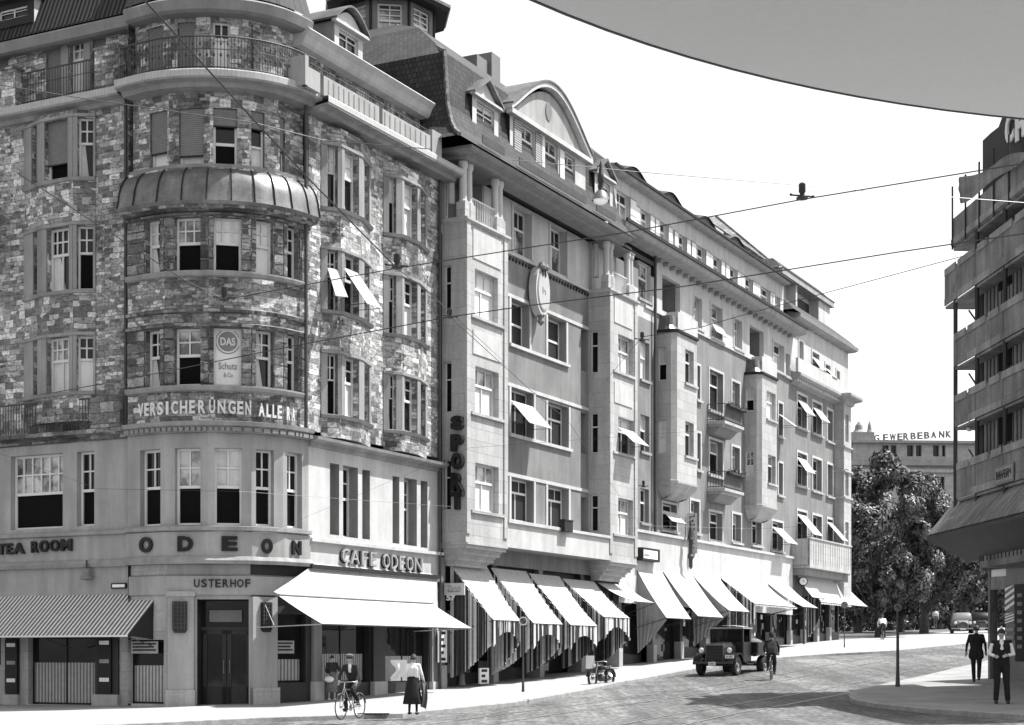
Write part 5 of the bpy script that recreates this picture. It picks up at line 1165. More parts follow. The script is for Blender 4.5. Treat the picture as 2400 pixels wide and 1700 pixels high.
t4.sweep([RF.q(x0_, 0), RF.q(x1_, 0)] + P[1:], [(0, zc4 - .35), (.12, zc4 - .3), (.2, zc4 - .1), (.5, zc4), (.6, zc4 + .1), (.6, zc4 + .25), (-.3, zc4 + .4)], 'plaster_light')
for i in range(26): u_ = x0_ + (x1_ - x0_) * (i + .3) / 26; t4.box(RF, u_, u_ + .2, .1, .4, zc4 - .22, zc4 - .06, 'plaster_white')
t4.box(RF, x0_, x1_, .3, .45, zc4 + .3, zc4 + 1.1, 'plaster_white')
xe2 = RF.u(1988); t4.sweep([RF.q(x0_ + .2, 0), RF.q(xe2, 0), RF.q(xe2, -9)], [(-.3, zt4), (.3, zt4 + .05), (.5, zt4 + .15), (.55, zt4 + .35), (-.3, zt4 + .5)], 'plaster_light')
w4_.face([RF.p(xe2, 0, zc4), RF.p(xe2, -9, zc4), RF.p(xe2, -9, zt4), RF.p(xe2, 0, zt4)], 'plaster_light')
w4_.build('wall', B4); t4.build('cornice', B4)
r4 = MB(); r4.sweep([RF.q(x0_ - .5, -6), RF.q(x0_ - .5, 0), RF.q(xe2, 0), RF.q(xe2, -9)], [(.5, zt4 + .35), (.1, zt4 + .75), (-.8, zt4 + 1.5), (-3, zt4 + 2.0)], 'roof_tiles')
# recessed attic terrace with its own flat roof
zA0 = RF.z(1840, 752, -1); zA1 = RF.z(1840, 650, -1)
g0, g1 = RF.u(1830, -1), RF.u(1945, -1)
r4.box(RF, g0, g1, -6, -1.6, zA0 - .4, zA1, 'plaster_white'); r4.box(RF, g0 + 3.3, g0 + 7.5, -1.598, -1.57, zA0 + .1, zA1 - .3, 'dark_paint'); r4.box(RF, g0, g0 + .3, -1.6, -1.0, zA0 - .4, zA1, 'plaster_light'); r4.box(RF, g0 + 2.9, g0 + 3.2, -1.6, -1.0, zA0 - .4, zA1, 'plaster_white')
r4.box(RF, g1 - 2.5, g1, -1.6, -1.0, zA0 - .4, zA1, 'plaster_white')
r4.box(RF, g0 - .3, g1 + .3, -6, -.8, zA1, zA1 + .35, 'plaster_light'); r4.sweep([RF.q(g0 - .2, -8), RF.q(g0 - .2, -1), RF.q(g1 + .2, -1), RF.q(g1 + .2, -8)], [(.25, zA1 + .35), (.0, zA1 + .5), (-.6, zA1 + 1.1)], 'roof_tiles', caps=False)
# steep hipped roof behind
yp = 509; ax = RF.u(1678, -7); zp = RF.z(1678, 509, -7); bx = RF.u(1822, -2.5); zz = RF.z(1822, 628, -2.5)
r4.face([RF.p(ax, -7, zp), RF.p(bx, -2.5, zz), RF.p(bx, -2.5, zz - 4), RF.p(ax - 3, -7, zp - 7), RF.p(ax - 2.2, -7, zp - .5)], 'roof_slates')
r4.face([RF.p(ax, -7, zp), RF.p(ax, -13, zp), RF.p(bx + 12, -13, zz - 3), RF.p(bx, -2.5, zz)], 'roof_tiles')
r4.tube([RF.p(ax, -7, zp), RF.p(bx, -2.5, zz)], .13, 'roof_slates', 6)
r4.build('roof', B4)
# stone balcony
bl = MB(); a = x0_ + .1; w = RF.wat(a, 1898); b_ = RF.u(1995, w); zs = RF.zat(a, w, 1326); zr_ = RF.zat(a, w, 1262)
bl.box(RF, a, b_, -.2, w, zs - .1, zs + .06, 'limestone'); bl.box(RF, a, a + .12, 0, w, zs, zr_, 'smooth_stone'); bl.box(RF, a, b_, w - .12, w + .002, zs + .06, zr_, 'limestone'); bl.box(RF, a - .04, b_ + .04, w - .16, w + .06, zr_, zr_ + .08, 'limestone'); bl.box(RF, a + .1, b_ - .3, 0, w - .3, zs - .5, zs - .101, 'grey_stone'); bl.box(RF, b_ - .5, b_ - .1, 0, w - .05, zs - .62, zs - .1, 'limestone')
for i in range(18): u_ = a + .2 + (b_ - a - .4) * i / 17; bl.box(RF, u_, u_ + .05, w, w + .02, zs + .12, zr_ - .05, 'plaster_light')
bl.build('balcony', B4)
core = MB(); core.box(RF, x0_ + .21, xe - .05, -12, -.32, -.5, zt4 + .3, 'dark_paint'); core.build('core', B4)
# ---------------------------------------------------------------- street fronts of houses two to four
def shopfront(parent, ua, ub_, n, ztop, seed=1, w=-.6):
    rnd_ = random.Random(seed); mb = MB(); L = (ub_ - ua) / n; hs = []
    for i in range(n):
        a = ua + L * i; c = T(*RF.q(a, 1)) + KH; hs.append((a + .22, a + L - .22, c + (.5 if (i + seed) % 3 else .06), ztop - .9))
        mb.box(RF, a - .17, a + .17, w + .01, -.02, c - .4, ztop, 'shutter_grey' if (i + seed) % 2 else 'wood_dark'); mb.box(RF, a - .2, a + .2, w, .04, c - .4, c + .8, 'smooth_stone')  # pillars in dark tones that paint in the shade beneath the awnings
    for i, h in enumerate(hs):
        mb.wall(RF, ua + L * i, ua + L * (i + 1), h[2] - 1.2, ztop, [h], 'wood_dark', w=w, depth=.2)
        o = MB(); fw = .06
        for q in ((h[0], h[0] + fw, h[2], h[3]), (h[1] - fw, h[1], h[2], h[3]), (h[0] + fw, h[1] - fw, h[2], h[2] + fw), (h[0] + fw, h[1] - fw, h[3] - fw, h[3]), (h[0] + fw, h[1] - fw, h[3] - .75, h[3] - .7)): o.box(RF, q[0], q[1], w - .12, w - .05, q[2], q[3], 'black_paint')
        o = o.build('shop_window', parent); p = MB(); p.face([RF.p(h[0], w - .11, h[2]), RF.p(h[1], w - .11, h[2]), RF.p(h[1], w - .11, h[3]), RF.p(h[0], w - .11, h[3])], 'glass'); p.build('pane', o)
        g_ = MB()
        for k in range(9):
            u_ = rnd_.uniform(h[0] + .1, h[1] - .35); z_ = rnd_.uniform(h[2] + .1, h[3] - 1.1); g_.box(RF, u_, u_ + rnd_.uniform(.12, .3), w - .1, w - .07, z_, z_ + rnd_.uniform(.12, .35), rnd_.choice(['paper', 'plaster_light', 'cloth_mid', 'grey_stone', 'cloth_mid']))
        g_.build('window_display', o)
    mb.build('street_front', parent)
shopfront(B2, ue0 + .1, ue1, 5, zob - .5, 1); shopfront(B3, v0 + .05, v1, 6, zfB3 + .2, 3, w=-.3); shopfront(B4, x0_ + .1, xe, 4, b4 - .6, 5, w=-.2)
mb = MB(); mb.box(RF, ue0, ue1, -.55, -.25, zob - 1.6, zob - .2, 'dark_paint'); mb.build('fascia', B2)
# awnings along the row
A = [(1055, 1143, 1322, 1157, 1453, 'first white awning right of the café, with striped side curtains', 2, 0, 0),
     (1150, 1233, 1331, 1251, 1461, 'second white awning right of the café, with striped side curtains', 2, 0, 0),
     (1239, 1311, 1344, 1338, 1465, 'third white awning right of the café, with striped side curtains', 2, 0, 0),
     (1318, 1392, 1356, 1416, 1446, 'fourth white awning right of the café, with a striped front flap', 2, 0, 0),
     (1400, 1468, 1365, 1492, 1410, 'small shallow white awning at the white post below the right oriel', 0, 0, 0),
     (1489, 1549, 1328, 1562, 1448, 'steep white awning left of the parked truck with a gathered grey side cloth', 0, 1, 0),
     (1551, 1619, 1334, 1636, 1444, 'steep white awning directly above the truck bonnet', 0, 0, 0),
     (1620, 1683, 1344, 1709, 1431, 'steep white awning above the truck cab with a hanging grey cloth', 0, 1, 0),
     (1687, 1790, 1352, 1770, 1415, 'broad white awning right of the truck with a striped side curtain', 1, 0, .12),
     (1798, 1848, 1366, 1882, 1422, 'narrow white awning below the last grey wall bay of the town house', 0, 0, 0),
     (1864, 1893, 1339, 1905, 1400, 'narrow white awning beside the street clock', 0, 0, 0),
     (1893, 1966, 1343, 1924, 1411, 'large white awning at the far end of the row below the stone balcony', 1, 1, .14)]
for (a, b_, y0, xf, yf, lab, sd_, bk, val), xr in zip(A, (1220, 1319, 1400, 1476, 1534, 1621, 1695, 1757, 1866, 1917, None, 2034)): awning(RF, a, b_, y0, xf, yf, lab, side=sd_ or None, back=bk, val=val, wtop=.05, xr=xr)
# ---------------------------------------------------------------- scaffolded building on the right
SX = 14.07; SF = Fr((SX, 52), (.0416, -1))   # its long side, seen from the street: u runs from the far corner towards the viewer
SB = thing('scaffolded_building', (18, 46, .8), 'dark board-clad building behind timber scaffold decks at the right edge', 'building')
zs = lambda x, y, w=0: SF.z(x, y, w)
body = MB(); body.box(SF, 1.0, 6.6, -13, -.45, 4.4, 15.2, 'wood_grey'); body.box(SF, 6.6, 16, -13, -.45, 4.4, 12.6, 'wood_grey')  # lower block is unseen, its height shaped for the shadow on the road
for i in range(19): u_ = 1.02 + i * .33; body.box(SF, u_, u_ + .04, -.45, -.43, 4.6, 15.1, 'dark_paint')
body.box(SF, .95, 1.35, -.6, -.42, 4.6, 15.4, 'dark_paint')
body.build('board_wall', SB)
for u_ in (2.8, 5.0): 
    for z_ in (5.6, 8.0, 10.2, 12.6): WN = MB(); WN.box(SF, u_, u_ + 1.1, -.5, -.425, z_, z_ + 1.3, 'void'); WN.build('window_opening', SB)
decks = [(703, 2216, 575), (861, 2238, 740), (1005, 2240, 905), (1172, 2246, 1095)]
for yb, xl, yt in ((703, 2218, 622), (861, 2240, 790), (1003, 2242, 935), (1172, 2246, 1095)):
    zb = zs(2242, yb); ztp = zs(2242, yt); u0 = SF.u(xl) ; u0 = max(-1.2, u0); mb = MB()
    mb.box(SF, u0, 7, -.9, .03, zb - .08, zb, 'wood_grey')
    k = 0; u_ = u0
    while u_ < 6.5: 
        L = [1.35, 1.9, 1.1, 2.2][k % 4]; mb.box(SF, u_, u_ + L - .015, .03, .07, zb + .02, zb + .24, 'wood_light' if k % 3 else 'wood_grey'); mb.box(SF, u_, u_ + L - .015, .03, .06, zb + .25, ztp, 'wood_grey' if k % 2 else 'cornice_stone' if 0 else 'wood_grey'); 
        mb.box(SF, u_ + .1, u_ + L * .9, .06, .1, ztp - .14, ztp + .08, 'wood_light'); u_ += L; k += 1
    mb.build('scaffold_deck', SB)
for u_ in (0, 2.1, 4.6, 6.6):
    mb = MB(); c = SF.q(u_, .0); mb.tube([(c.x, c.y, 5.2), (c.x, c.y, (14.6 if u_ else 13.4) if u_ < 7 else 12.4)], .07, 'wood_dark', 8); mb.build('scaffold_pole', SB)
for zb in (6.8, 9.2, 11.2):
    mb = MB(); mb.tube([SF.p(.1, -.4, zb + 1.4), SF.p(2.0, -.5, zb)], .03, 'dark_paint', 6); mb.build('brace', SB)
# protective fan over the pavement
z0 = zs(2246, 1236); mb = MB(); n = 8
uF = [(-1.3, 2.0), (10, 2.0)]
vs = []
for u_ in (-.6, 12):
    for w, z in ((.72, 5.38), (.7, 5.5), (-.2, 6.6), (-.4, 6.55), (-.9, 4.72), (-.58, 4.68)): vs.append(SF.p(u_, w, z))
mb.mesh(vs, [(0, 1, 2, 3, 4, 5), (11, 10, 9, 8, 7, 6)] + [(i, 6 + i, 6 + (i + 1) % 6, (i + 1) % 6) for i in range(6)], 'wood_dark')
for i in range(28): u_ = -.6 + i * .44; mb.hexa([SF.p(u_, .72, 5.52), SF.p(u_ + .41, .72, 5.52), SF.p(u_ + .41, -.2, 6.62), SF.p(u_, -.2, 6.62), SF.p(u_, .74, 5.54), SF.p(u_ + .41, .74, 5.54), SF.p(u_ + .41, -.18, 6.65), SF.p(u_, -.18, 6.65)], 'wood_grey')
mb.build('protective_fan', SB)
for z_, l_ in ((zs(2246, 815), 0), (zs(2246, 1010), 1), (zs(2246, 630), 2)): mb = MB(); mb.ell(SF.p(.75, -.2, z_), (.1, .1, .09), 'lamp_white', 10, 6); mb.tube([SF.p(.75, -.2, z_ + .08), SF.p(.75, -.2, z_ + .3)], .02, 'iron', 5); mb.build('work_lamp', SB)
# tarpaulins and dark sign board on the top
tp = MB(); n = 12; vs = []
for i in range(n + 1):
    for j in range(n + 1):
        s_, t_ = i / n, j / n; x = 2252 + 190 * s_; yt = 415 - 60 * s_ ** .8 + 12 * math.sin(s_ * 7); yb = 478 - 135 * s_ ** 1.1 + 6 * math.sin(s_ * 11)
        y = yt + (yb - yt) * t_; wv = .025 * math.sin(s_ * 13 + t_ * 5) + .015 * math.sin(t_ * 17 + s_ * 4); u_ = SF.u(x, .1); vs.append(SF.p(u_, .15 + wv, SF.z(x, y, .1)))
tp.mesh(vs, [(i * (n + 1) + j, (i + 1) * (n + 1) + j, (i + 1) * (n + 1) + j + 1, i * (n + 1) + j + 1) for i in range(n) for j in range(n)], 'wood_grey'); tp.build('tarpaulin', SB, smooth=60)
mb = MB(); zb = zs(2252, 568); mb.box(SF, -.2, 7.4, -.9, 0, zb - .1, zb, 'wood_grey'); mb.box(SF, -.2, 7.4, .0, .05, zb, zb + .9, 'wood_grey'); mb.box(SF, -.2, 7.4, .05, .09, zb + .05, zb + .25, 'wood_light')
for i in range(5): mb.tube([SF.p(.0 + 1.3 * i, .1, zb - .1), SF.p(.0 + 1.3 * i, .1, zb + 1.9)], .03, 'dark_paint', 6)
mb.build('scaffold_deck', SB)
S2 = SF.off(-.5); u0 = S2.u(2303); zt_a = S2.z(2303, 330)
sbd = MB(); poly = [(u0, S2.z(2303, 480)), (u0 + 3.4, S2.z(2303, 480)), (u0 + 3.4, S2.z(2303, 330) + 1.0), (S2.u(2352), S2.z(2352, 266)), (S2.u(2340), S2.z(2340, 298)), (S2.u(2322), S2.z(2322, 312)), (u0, zt_a)]
sbd.prism(S2, poly, -.3, 0, 'dark_paint'); so_ = sbd.build('sign_board', SB)
tx = MB()
for ch, a, b_, y0, y1 in (('C', 2361, 2381, 275, 345), ('H', 2385, 2406, 268, 335)): tx.text(S2, ch, S2.u(a), S2.u(b_), S2.z(a, y1), S2.z(a, y0), .02, 'white_paint', .06, bold=.04)
tx.build('sign_lettering', so_)
# ground floor of the right building: pillar, doorway, shop windows with painted stripes
P0 = G(2310, 1600); GF_ = Fr((P0.x + .05, P0.y - .1), (.35, -1))
gr = MB(); zb = P0.z - .2
uA = 0; GFz = lambda x, y: GF_.z(x, y)
gr.box(GF_, 0, GF_.u(2320), -.3, 0, zb, GFz(2312, 1310), 'wood_grey'); gr.box(GF_, GF_.u(2357), 12, -.3, -.01, zb, GFz(2357, 1290), 'grey_stone'); gr.box(GF_, 0, GF_.u(2357), -.3, -.02, GFz(2330, 1382), GFz(2330, 1352), 'wood_light'); gr.box(GF_, 0, GF_.u(2357), -.28, -.05, GFz(2330, 1352), GFz(2330, 1335), 'paper')
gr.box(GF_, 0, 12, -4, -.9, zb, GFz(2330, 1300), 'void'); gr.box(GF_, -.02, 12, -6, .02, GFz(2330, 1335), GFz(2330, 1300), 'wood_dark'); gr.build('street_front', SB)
sh = MB()
for a, b_, y0, y1 in ((2357, 2379, 1372, 1432), (2357, 2379, 1436, 1462), (2357, 2379, 1470, 1482), (2357, 2379, 1488, 1500)):
    u0, u1 = GF_.u(a), GF_.u(b_); z0, z1 = GFz(a, y1), GFz(a, y0); sh.box(GF_, u0, u1, -.01, .03, z0, z1, 'shutter_grey')
    for k in range(4):
        q = (z1 - z0) / 4; s0 = z0 + q * k
        if y1 - y0 > 20: sh.prism(GF_, [(u0, s0), (u1, s0 + q * 1.0), (u1, min(z1, s0 + q * 1.5)), (u0, s0 + q * .5)], .03, .034, 'paper')
    if y1 - y0 < 20: sh.box(GF_, u0 + .05, u1 - .05, .03, .034, z0 + .03, z1 - .03, 'plaster_light')
sh.box(GF_, GF_.u(2381), GF_.u(2382) + 1.6, -.01, .03, GFz(2382, 1550), GFz(2382, 1370), 'black_paint')
for i in range(7): z_ = GFz(2390, 1400 + 20 * i); sh.box(GF_, GF_.u(2386), GF_.u(2397), .03, .035, z_, z_ + .12, 'grey_stone')
sh.build('shop_window', SB)
# ---------------------------------------------------------------- round canopy roof of the tram shelter overhead
CN = thing('shelter_roof', (4.76, 3.96, 5.0), 'large round flat concrete shelter roof seen from below at upper right', 'shelter')
mb = MB(); zc = 5.0; Rr = 6.35
mb.lathe((4.76, 3.96, 0), [(.02, zc + .01), (Rr - .02, zc)], 'soffit', 128); mb.lathe((4.76, 3.96, 0), [(Rr - .02, zc + .002), (Rr - .018, zc - .004), (Rr, zc - .004), (Rr, zc + .03), (Rr + .02, zc + .045), (Rr + .02, zc + .3), (.02, zc + .5)], 'dark_paint', 128)
mb.build('roof_slab', CN)
mb = MB(); mb.lathe((6.6, -3.2, 0), [(.3, -.4), (.3, .1), (.22, .2), (.22, zc - .1), (.3, zc)], 'soffit', 20); mb.build('column', CN)
# ---------------------------------------------------------------- far bank building
Yb = 215.0; px = lambda x, y, Y=Yb: Vector(((x - CX) / F * Y, Y, H + (HY - y) / F * Y))
FB = Fr(px(2000, 1500).xy, (1, .06)); BK_ = thing('bank_building', (*px(2120, 1400).xy, 6), 'pale distant stone bank building with roof lettering behind the tree', 'building')
mb = MB(); u0, u1 = FB.u(1998), FB.u(2320); z = lambda y, x=2100: FB.z(x, y)
hs = [rect(FB, a, b_, 1044, 1070) for a, b_ in ((2068, 2083), (2088, 2101), (2126, 2141), (2147, 2160), (2187, 2201), (2208, 2216))] + [rect(FB, a, a + 10, 1118, 1148) for a in (2204, 2190, 2180, 2220)][:1]
mb.wall(FB, u0, u1, 0, z(1034), hs, 'limestone', depth=.5); mb.box(FB, u0 - .3, u1, 0, .9, z(1040), z(1034), 'plaster_light'); mb.box(FB, u0 - .3, u1, 0, .7, z(1092), z(1080), 'plaster_light'); mb.box(FB, u0, u1, 0, .5, z(1108), z(1100), 'limestone'); mb.box(FB, u0, u1, -16, -.6, 0, z(1034), 'limestone')
mb.box(FB, u0 - .2, FB.u(2048), -3, .3, z(1034), z(1014), 'plaster_light')
for h in hs: mb.face([FB.p(h[0], -.48, h[2]), FB.p(h[1], -.48, h[2]), FB.p(h[1], -.48, h[3]), FB.p(h[0], -.48, h[3])], 'glass')
for x, r_ in ((2018, 1.0), (2043, .5)): c = FB.p(FB.u(x), -1, z(1014)); mb.lathe(c, [(r_, 0), (r_ * .6, .4), (r_ * .5, 1.0), (.05, 1.6)], 'cornice_stone', 10)
mb.build('wall', BK_)
tx = MB()
for i, chh in enumerate('GEWERBEBANK'):
    a = [2053, 2074, 2090, 2108, 2122, 2139, 2155, 2171, 2187, 2206, 2222][i]; b_ = a + (15 if chh != 'W' else 17) - 3; yy = 1033 - (a - 2053) * .055
    tx.text(FB, chh, FB.u(a), FB.u(b_), z(yy, a), z(yy - 16, a), -1.0, 'shutter_grey', .25, bold=.02)
tx.build('sign_lettering', BK_)
# ---------------------------------------------------------------- trees
def tree(loc, h, r, seed, n, label, trunk_h, group='street trees at the top of the street', name='chestnut_tree', lf=.2, squash=1.1):
    rn = random.Random(seed); root = thing(name, loc, label, 'tree', group); x, y, z = loc
    tb = MB(); top = Vector((x + rn.uniform(-.4, .4), y, z + trunk_h)); tb.tube([(x, y, z - .3), (x + .05, y, z + 1), top], [.42, .32, .22], 'bark', 10)
    cen = Vector((x, y, z + trunk_h + (h - trunk_h) * .48)); blobs = []
    for i in range(11):
        a = rn.uniform(0, 6.28); e = rn.uniform(-.1, 1.3); d = Vector((math.cos(a) * math.cos(e), math.sin(a) * math.cos(e), math.sin(e))); tip = top + Vector((d.x * r * .8, d.y * r * .8, d.z * (h - trunk_h) * .75))
        tb.tube([top - Vector((0, 0, rn.uniform(0, 1))), top + (tip - top) * .5 + Vector((0, 0, .4)), tip], [.1, .06, .02], 'bark', 6)
    tb.build('trunk', root, smooth=50)
    hh = (h - trunk_h) * .56
    for i in range(54):
        while True:
            p = Vector((rn.uniform(-1, 1), rn.uniform(-1, 1), rn.uniform(-1, 1)))
            if .25 < p.length < 1: break
        p = p.normalized() * (p.length ** .45); blobs.append((cen + Vector((p.x * r * .86, p.y * r * .86, p.z * hh * .9)), rn.uniform(.12, .27) * r * (1 if p.z > -.5 else .8)))
    vs = []; fs = []
    for i in range(n):
        c, br = blobs[rn.randrange(len(blobs))]; d = Vector((rn.gauss(0, 1), rn.gauss(0, 1), rn.gauss(0, 1) + .25)).normalized(); p = c + d * br * rn.uniform(.6, 1.12)
        nn = (d + Vector((rn.uniform(-.7, .7), rn.uniform(-.7, .7), rn.uniform(-.3, .8)))).normalized(); a = nn.cross(Vector((rn.uniform(-1, 1), rn.uniform(-1, 1), .3))).normalized(); b_ = nn.cross(a); s_ = lf * rn.uniform(.6, 1.2); k = len(vs)
        vs += [p - a * s_, p - b_ * s_ * .45 + a * s_ * .1, p + a * s_, p + b_ * s_ * .45 + a * s_ * .1 - Vector((0, 0, s_ * .15))]; fs.append((k, k + 1, k + 2, k + 3))
    m_ = MB(); m_.mesh(vs, fs, 'leaf'); m_.build('crown', root); return root
def gp(x, Y): X = (x - CX) / F * Y; return (X, Y, T(X, Y))
tree(gp(2062, 112), 12.7, 5.0, 3, 40000, 'big dark round-crowned tree just past the end of the row of houses', 2.0, lf=.17)
tree(gp(2165, 128), 11.4, 4.7, 5, 30000, 'lighter tree right of the big dark tree, in front of the bank', 2.4, lf=.17)
tree(gp(2265, 140), 11.0, 4.6, 8, 18000, 'tree behind the parked pale car, partly hidden by the scaffold', 2.8, lf=.22)
tree(gp(2110, 150), 10.5, 5.5, 12, 16000, 'shaded tree standing farther back between the first two trees', 1.6, lf=.26)
tree(gp(2010, 150), 10, 5.0, 14, 12000, 'shaded tree right behind the end wall of the row', 1.6, lf=.28)
tree(gp(2330, 170), 11, 5.5, 17, 10000, 'farthest tree, seen beside the shop doorway', 2.0, lf=.3)
# low garden wall and hedge under the trees
hw = MB(); a = gp(1960, 168); b_ = gp(2420, 190); hf_ = Fr(Vector(a[:2]), Vector(b_[:2]) - Vector(a[:2])); hw.box(hf_, -4, 30, -.3, 0, a[2] - 1, a[2] + 1.5, 'grey_stone'); hw.build('garden_wall', origin=a, tag=('low grey garden wall in the shade under the trees', 'wall'))

# scaffold poster
mb = MB(); u0, u1 = SF.u(2341), SF.u(2385); z0 = SF.z(2341, 1140); z1 = SF.z(2341, 1097); mb.box(SF, u0, u1, .1, .13, z0, z1, 'shutter_grey'); mb.box(SF, u0 + .06, u1 - .06, .13, .135, z0 + .06, z1 - .06, 'cornice_stone')
mb.text(SF, 'BAUTEN', u0 + .15, u1 - .15, z1 - .32, z1 - .14, .135, 'dark_paint', .01, bold=.02); mb.text(SF, 'USTER', u0 + .15, u1 - .3, z0 + .15, z0 + .3, .135, 'dark_paint', .01, bold=.02); mb.build('poster', SB)


rn = random.Random(31); vs = []; fs = []; A0 = Vector(gp(1940, 156)); A1 = Vector(gp(2440, 176))
for i in range(26000):
    t_ = rn.random(); p = A0 + (A1 - A0) * t_; hh = 4.6 + .9 * math.sin(t_ * 19) + .6 * math.sin(t_ * 47 + 1); p = p + Vector((rn.uniform(-.2, .2), rn.uniform(-.9, .5), hh * rn.random() ** .8))
    a = Vector((rn.uniform(-1, 1), rn.uniform(-1, 1), rn.uniform(-1, 1))).normalized(); b_ = a.cross(Vector((rn.uniform(-1, 1), -1, rn.uniform(-.5, 1)))).normalized(); s_ = rn.uniform(.14, .3); k = len(vs)
    vs += [p - a * s_, p - b_ * s_ * .5, p + a * s_, p + b_ * s_ * .5]; fs.append((k, k + 1, k + 2, k + 3))
m_ = MB(); m_.mesh(vs, fs, 'leaf'); m_.build('hedge', origin=A0, tag=('tall dark hedge running behind the tree trunks at the top of the street', 'hedge'))
# ---------------------------------------------------------------- signs on the houses
def pxat(x, y, Y): return Vector(((x - CX) / F * Y, Y, H + (HY - y) / F * Y))
sg = thing('vertical_sign', SD.p(SD.u(1072), .15, SD.z(1072, 1200)), 'column of five big dark letters SPORT hung on the shaded side of the corner oriel', 'sign')
for ch, y0, y1 in (('S', 975, 1008), ('P', 1018, 1058), ('O', 1061, 1101), ('R', 1108, 1150), ('T', 1152, 1195)):
    mb = MB(); fr = SD.off(.14); x0, x1 = (1058, 1086) if ch != 'O' else (1059, 1086); mb.text(fr, ch, fr.u(x0), fr.u(x1), fr.z(1072, y1), fr.z(1072, y0), -.1, 'black_paint', .2, bold=.07); mb.build('letter', sg)
sg = thing('oval_sign', RF.p(RF.u(1272), .3, RF.z(1272, 742)), 'tall pale oval shield sign with an ornament on top between the upper windows', 'sign')
c0 = RF.u(1272, .4); zc = RF.z(1272, 682, .4); hh = RF.z(1272, 624, .4) - zc; ww = RF.u(1288, .4) - c0
mb = MB()
for k, w0, w1, m_ in ((1, .1, .42, 'plaster_white'), (.82, .42, .45, 'plaster_light'), (.76, .45, .46, 'plaster_white')): mb.prism(RF, [(c0 + ww * k * math.cos(math.pi * i / 16), zc + hh * k * math.sin(math.pi * i / 16)) for i in range(32)], w0, w1, m_)
mb.build('shield', sg); mb = MB()
for a in (-.5, .5): mb.lathe(RF.p(c0 + a * ww * .5, .44, zc + hh * .95), [(.0, -.14), (.13, -.1), (.16, 0), (.1, .14), (0, .18)], 'shutter_grey', 10)
mb.lathe(RF.p(c0 + .05, .3, zc - hh - .08), [(.02, -.3), (.15, -.15), (.1, 0), (.16, .12)], 'shutter_grey', 10); mb.build('ornament', sg)
mb = MB(); mb.text(RF, 'n', c0 - .16, c0 + .16, zc + hh * .58, zc + hh * .84, .46, 'dark_paint', .03, bold=.02); mb.text(RF, 'h', c0 - .13, c0 + .15, zc - hh * .14, zc + hh * .12, .46, 'grey_stone', .01); mb.build('sign_lettering', sg)
fr = RF.off(.95); u0, u1, z0, z1 = rect(RF, 1501, 1541, 1286, 1316, .3); 
sg = thing('box_sign', RF.p(u0, .2, z0), 'small framed white box sign on the white fascia at the left of the town house', 'sign'); mb = MB(); mb.box(RF, u0, u1, .1, .42, z0, z1, 'dark_paint'); mb.box(RF, u0 + .08, u1 - .3, .42, .43, z0 + .1, z1 - .1, 'paper')
for i in range(5): mb.box(RF, u0 + .15 + i * .12, u0 + .22 + i * .12, .43, .436, z0 + .2, z1 - .3 + .05 * (i % 2), 'dark_paint')
mb.build('panel', sg)
P = Fr(RF.q(RF.u(1608), .15), (.95, .1)); sg = thing('hanging_sign', P.p(.4, 0, P.z(1620, 1300)), 'narrow upright white sign with slanted dark lettering, jutting from the town house', 'sign')
mb = MB(); u0, u1 = P.u(1612), P.u(1634); z0, z1 = P.z(1620, 1297), P.z(1620, 1203); mb.box(P, u0, u1, -.08, 0, z0, z1, 'plaster_white'); mb.lathe(P.p((u0 + u1) / 2 - .05, -.04, z0 - .25), [(.02, 0), (.16, .06), (.2, .25)], 'grey_stone', 10); mb.build('panel', sg)
mb = MB()
for i, (ch, y) in enumerate(zip('KLUBHAUS', range(8))):
    q = z1 - .12 - (z1 - z0 - .2) * (i + .5) / 8; mb.text(P, 'NROUBGRA'[i], u0 + .08, u1 - .12, q - .06, q + .06, .0, 'black_paint', .01, skew=.12, bold=.02)
mb.build('sign_lettering', sg)
mb = MB(); q = RF.p(RF.u(1596), .5, RF.z(1596, 1330)); mb.lathe(q, [(.02, -.1), (.09, 0), (.09, .35), (.17, .5), (.09, .62), (.1, 1.25), (.2, 1.3), (.16, 1.4), (.05, 2.1), (0, 2.2)], 'iron', 12); mb.build('wall_lamp', origin=q, tag=('dark pointed lamp on the fascia left of the upright slanted sign', 'lamp'))
P = Fr(RF.q(RF.u(1040), .2), (.97, -.2)); u0, u1, z0, z1 = rect(P, 1041, 1088, 1367, 1395)
sg = thing('shop_sign', P.p(u0, 0, z0 - .3), 'white hanging sign with script over the number 57, right of the café awning', 'sign'); mb = MB()
mb.box(P, u0, u1, -.12, 0, z0, z1, 'plaster_white'); mb.build('panel', sg)
mb = MB(); mb.text(P, 'Zürich', u0 + .12, u1 - .12, z1 - .28, z1 - .08, .0, 'shutter_grey', .01); mb.box(P, u0 + .15, u1 - .15, 0, .008, z0 + .1, z0 + .13, 'shutter_grey'); mb.text(P, '57', P.u(1046), P.u(1067), P.z(1056, 1408), P.z(1056, 1394), -.06, 'white_paint', .06, bold=.04); mb.build('sign_lettering', sg)
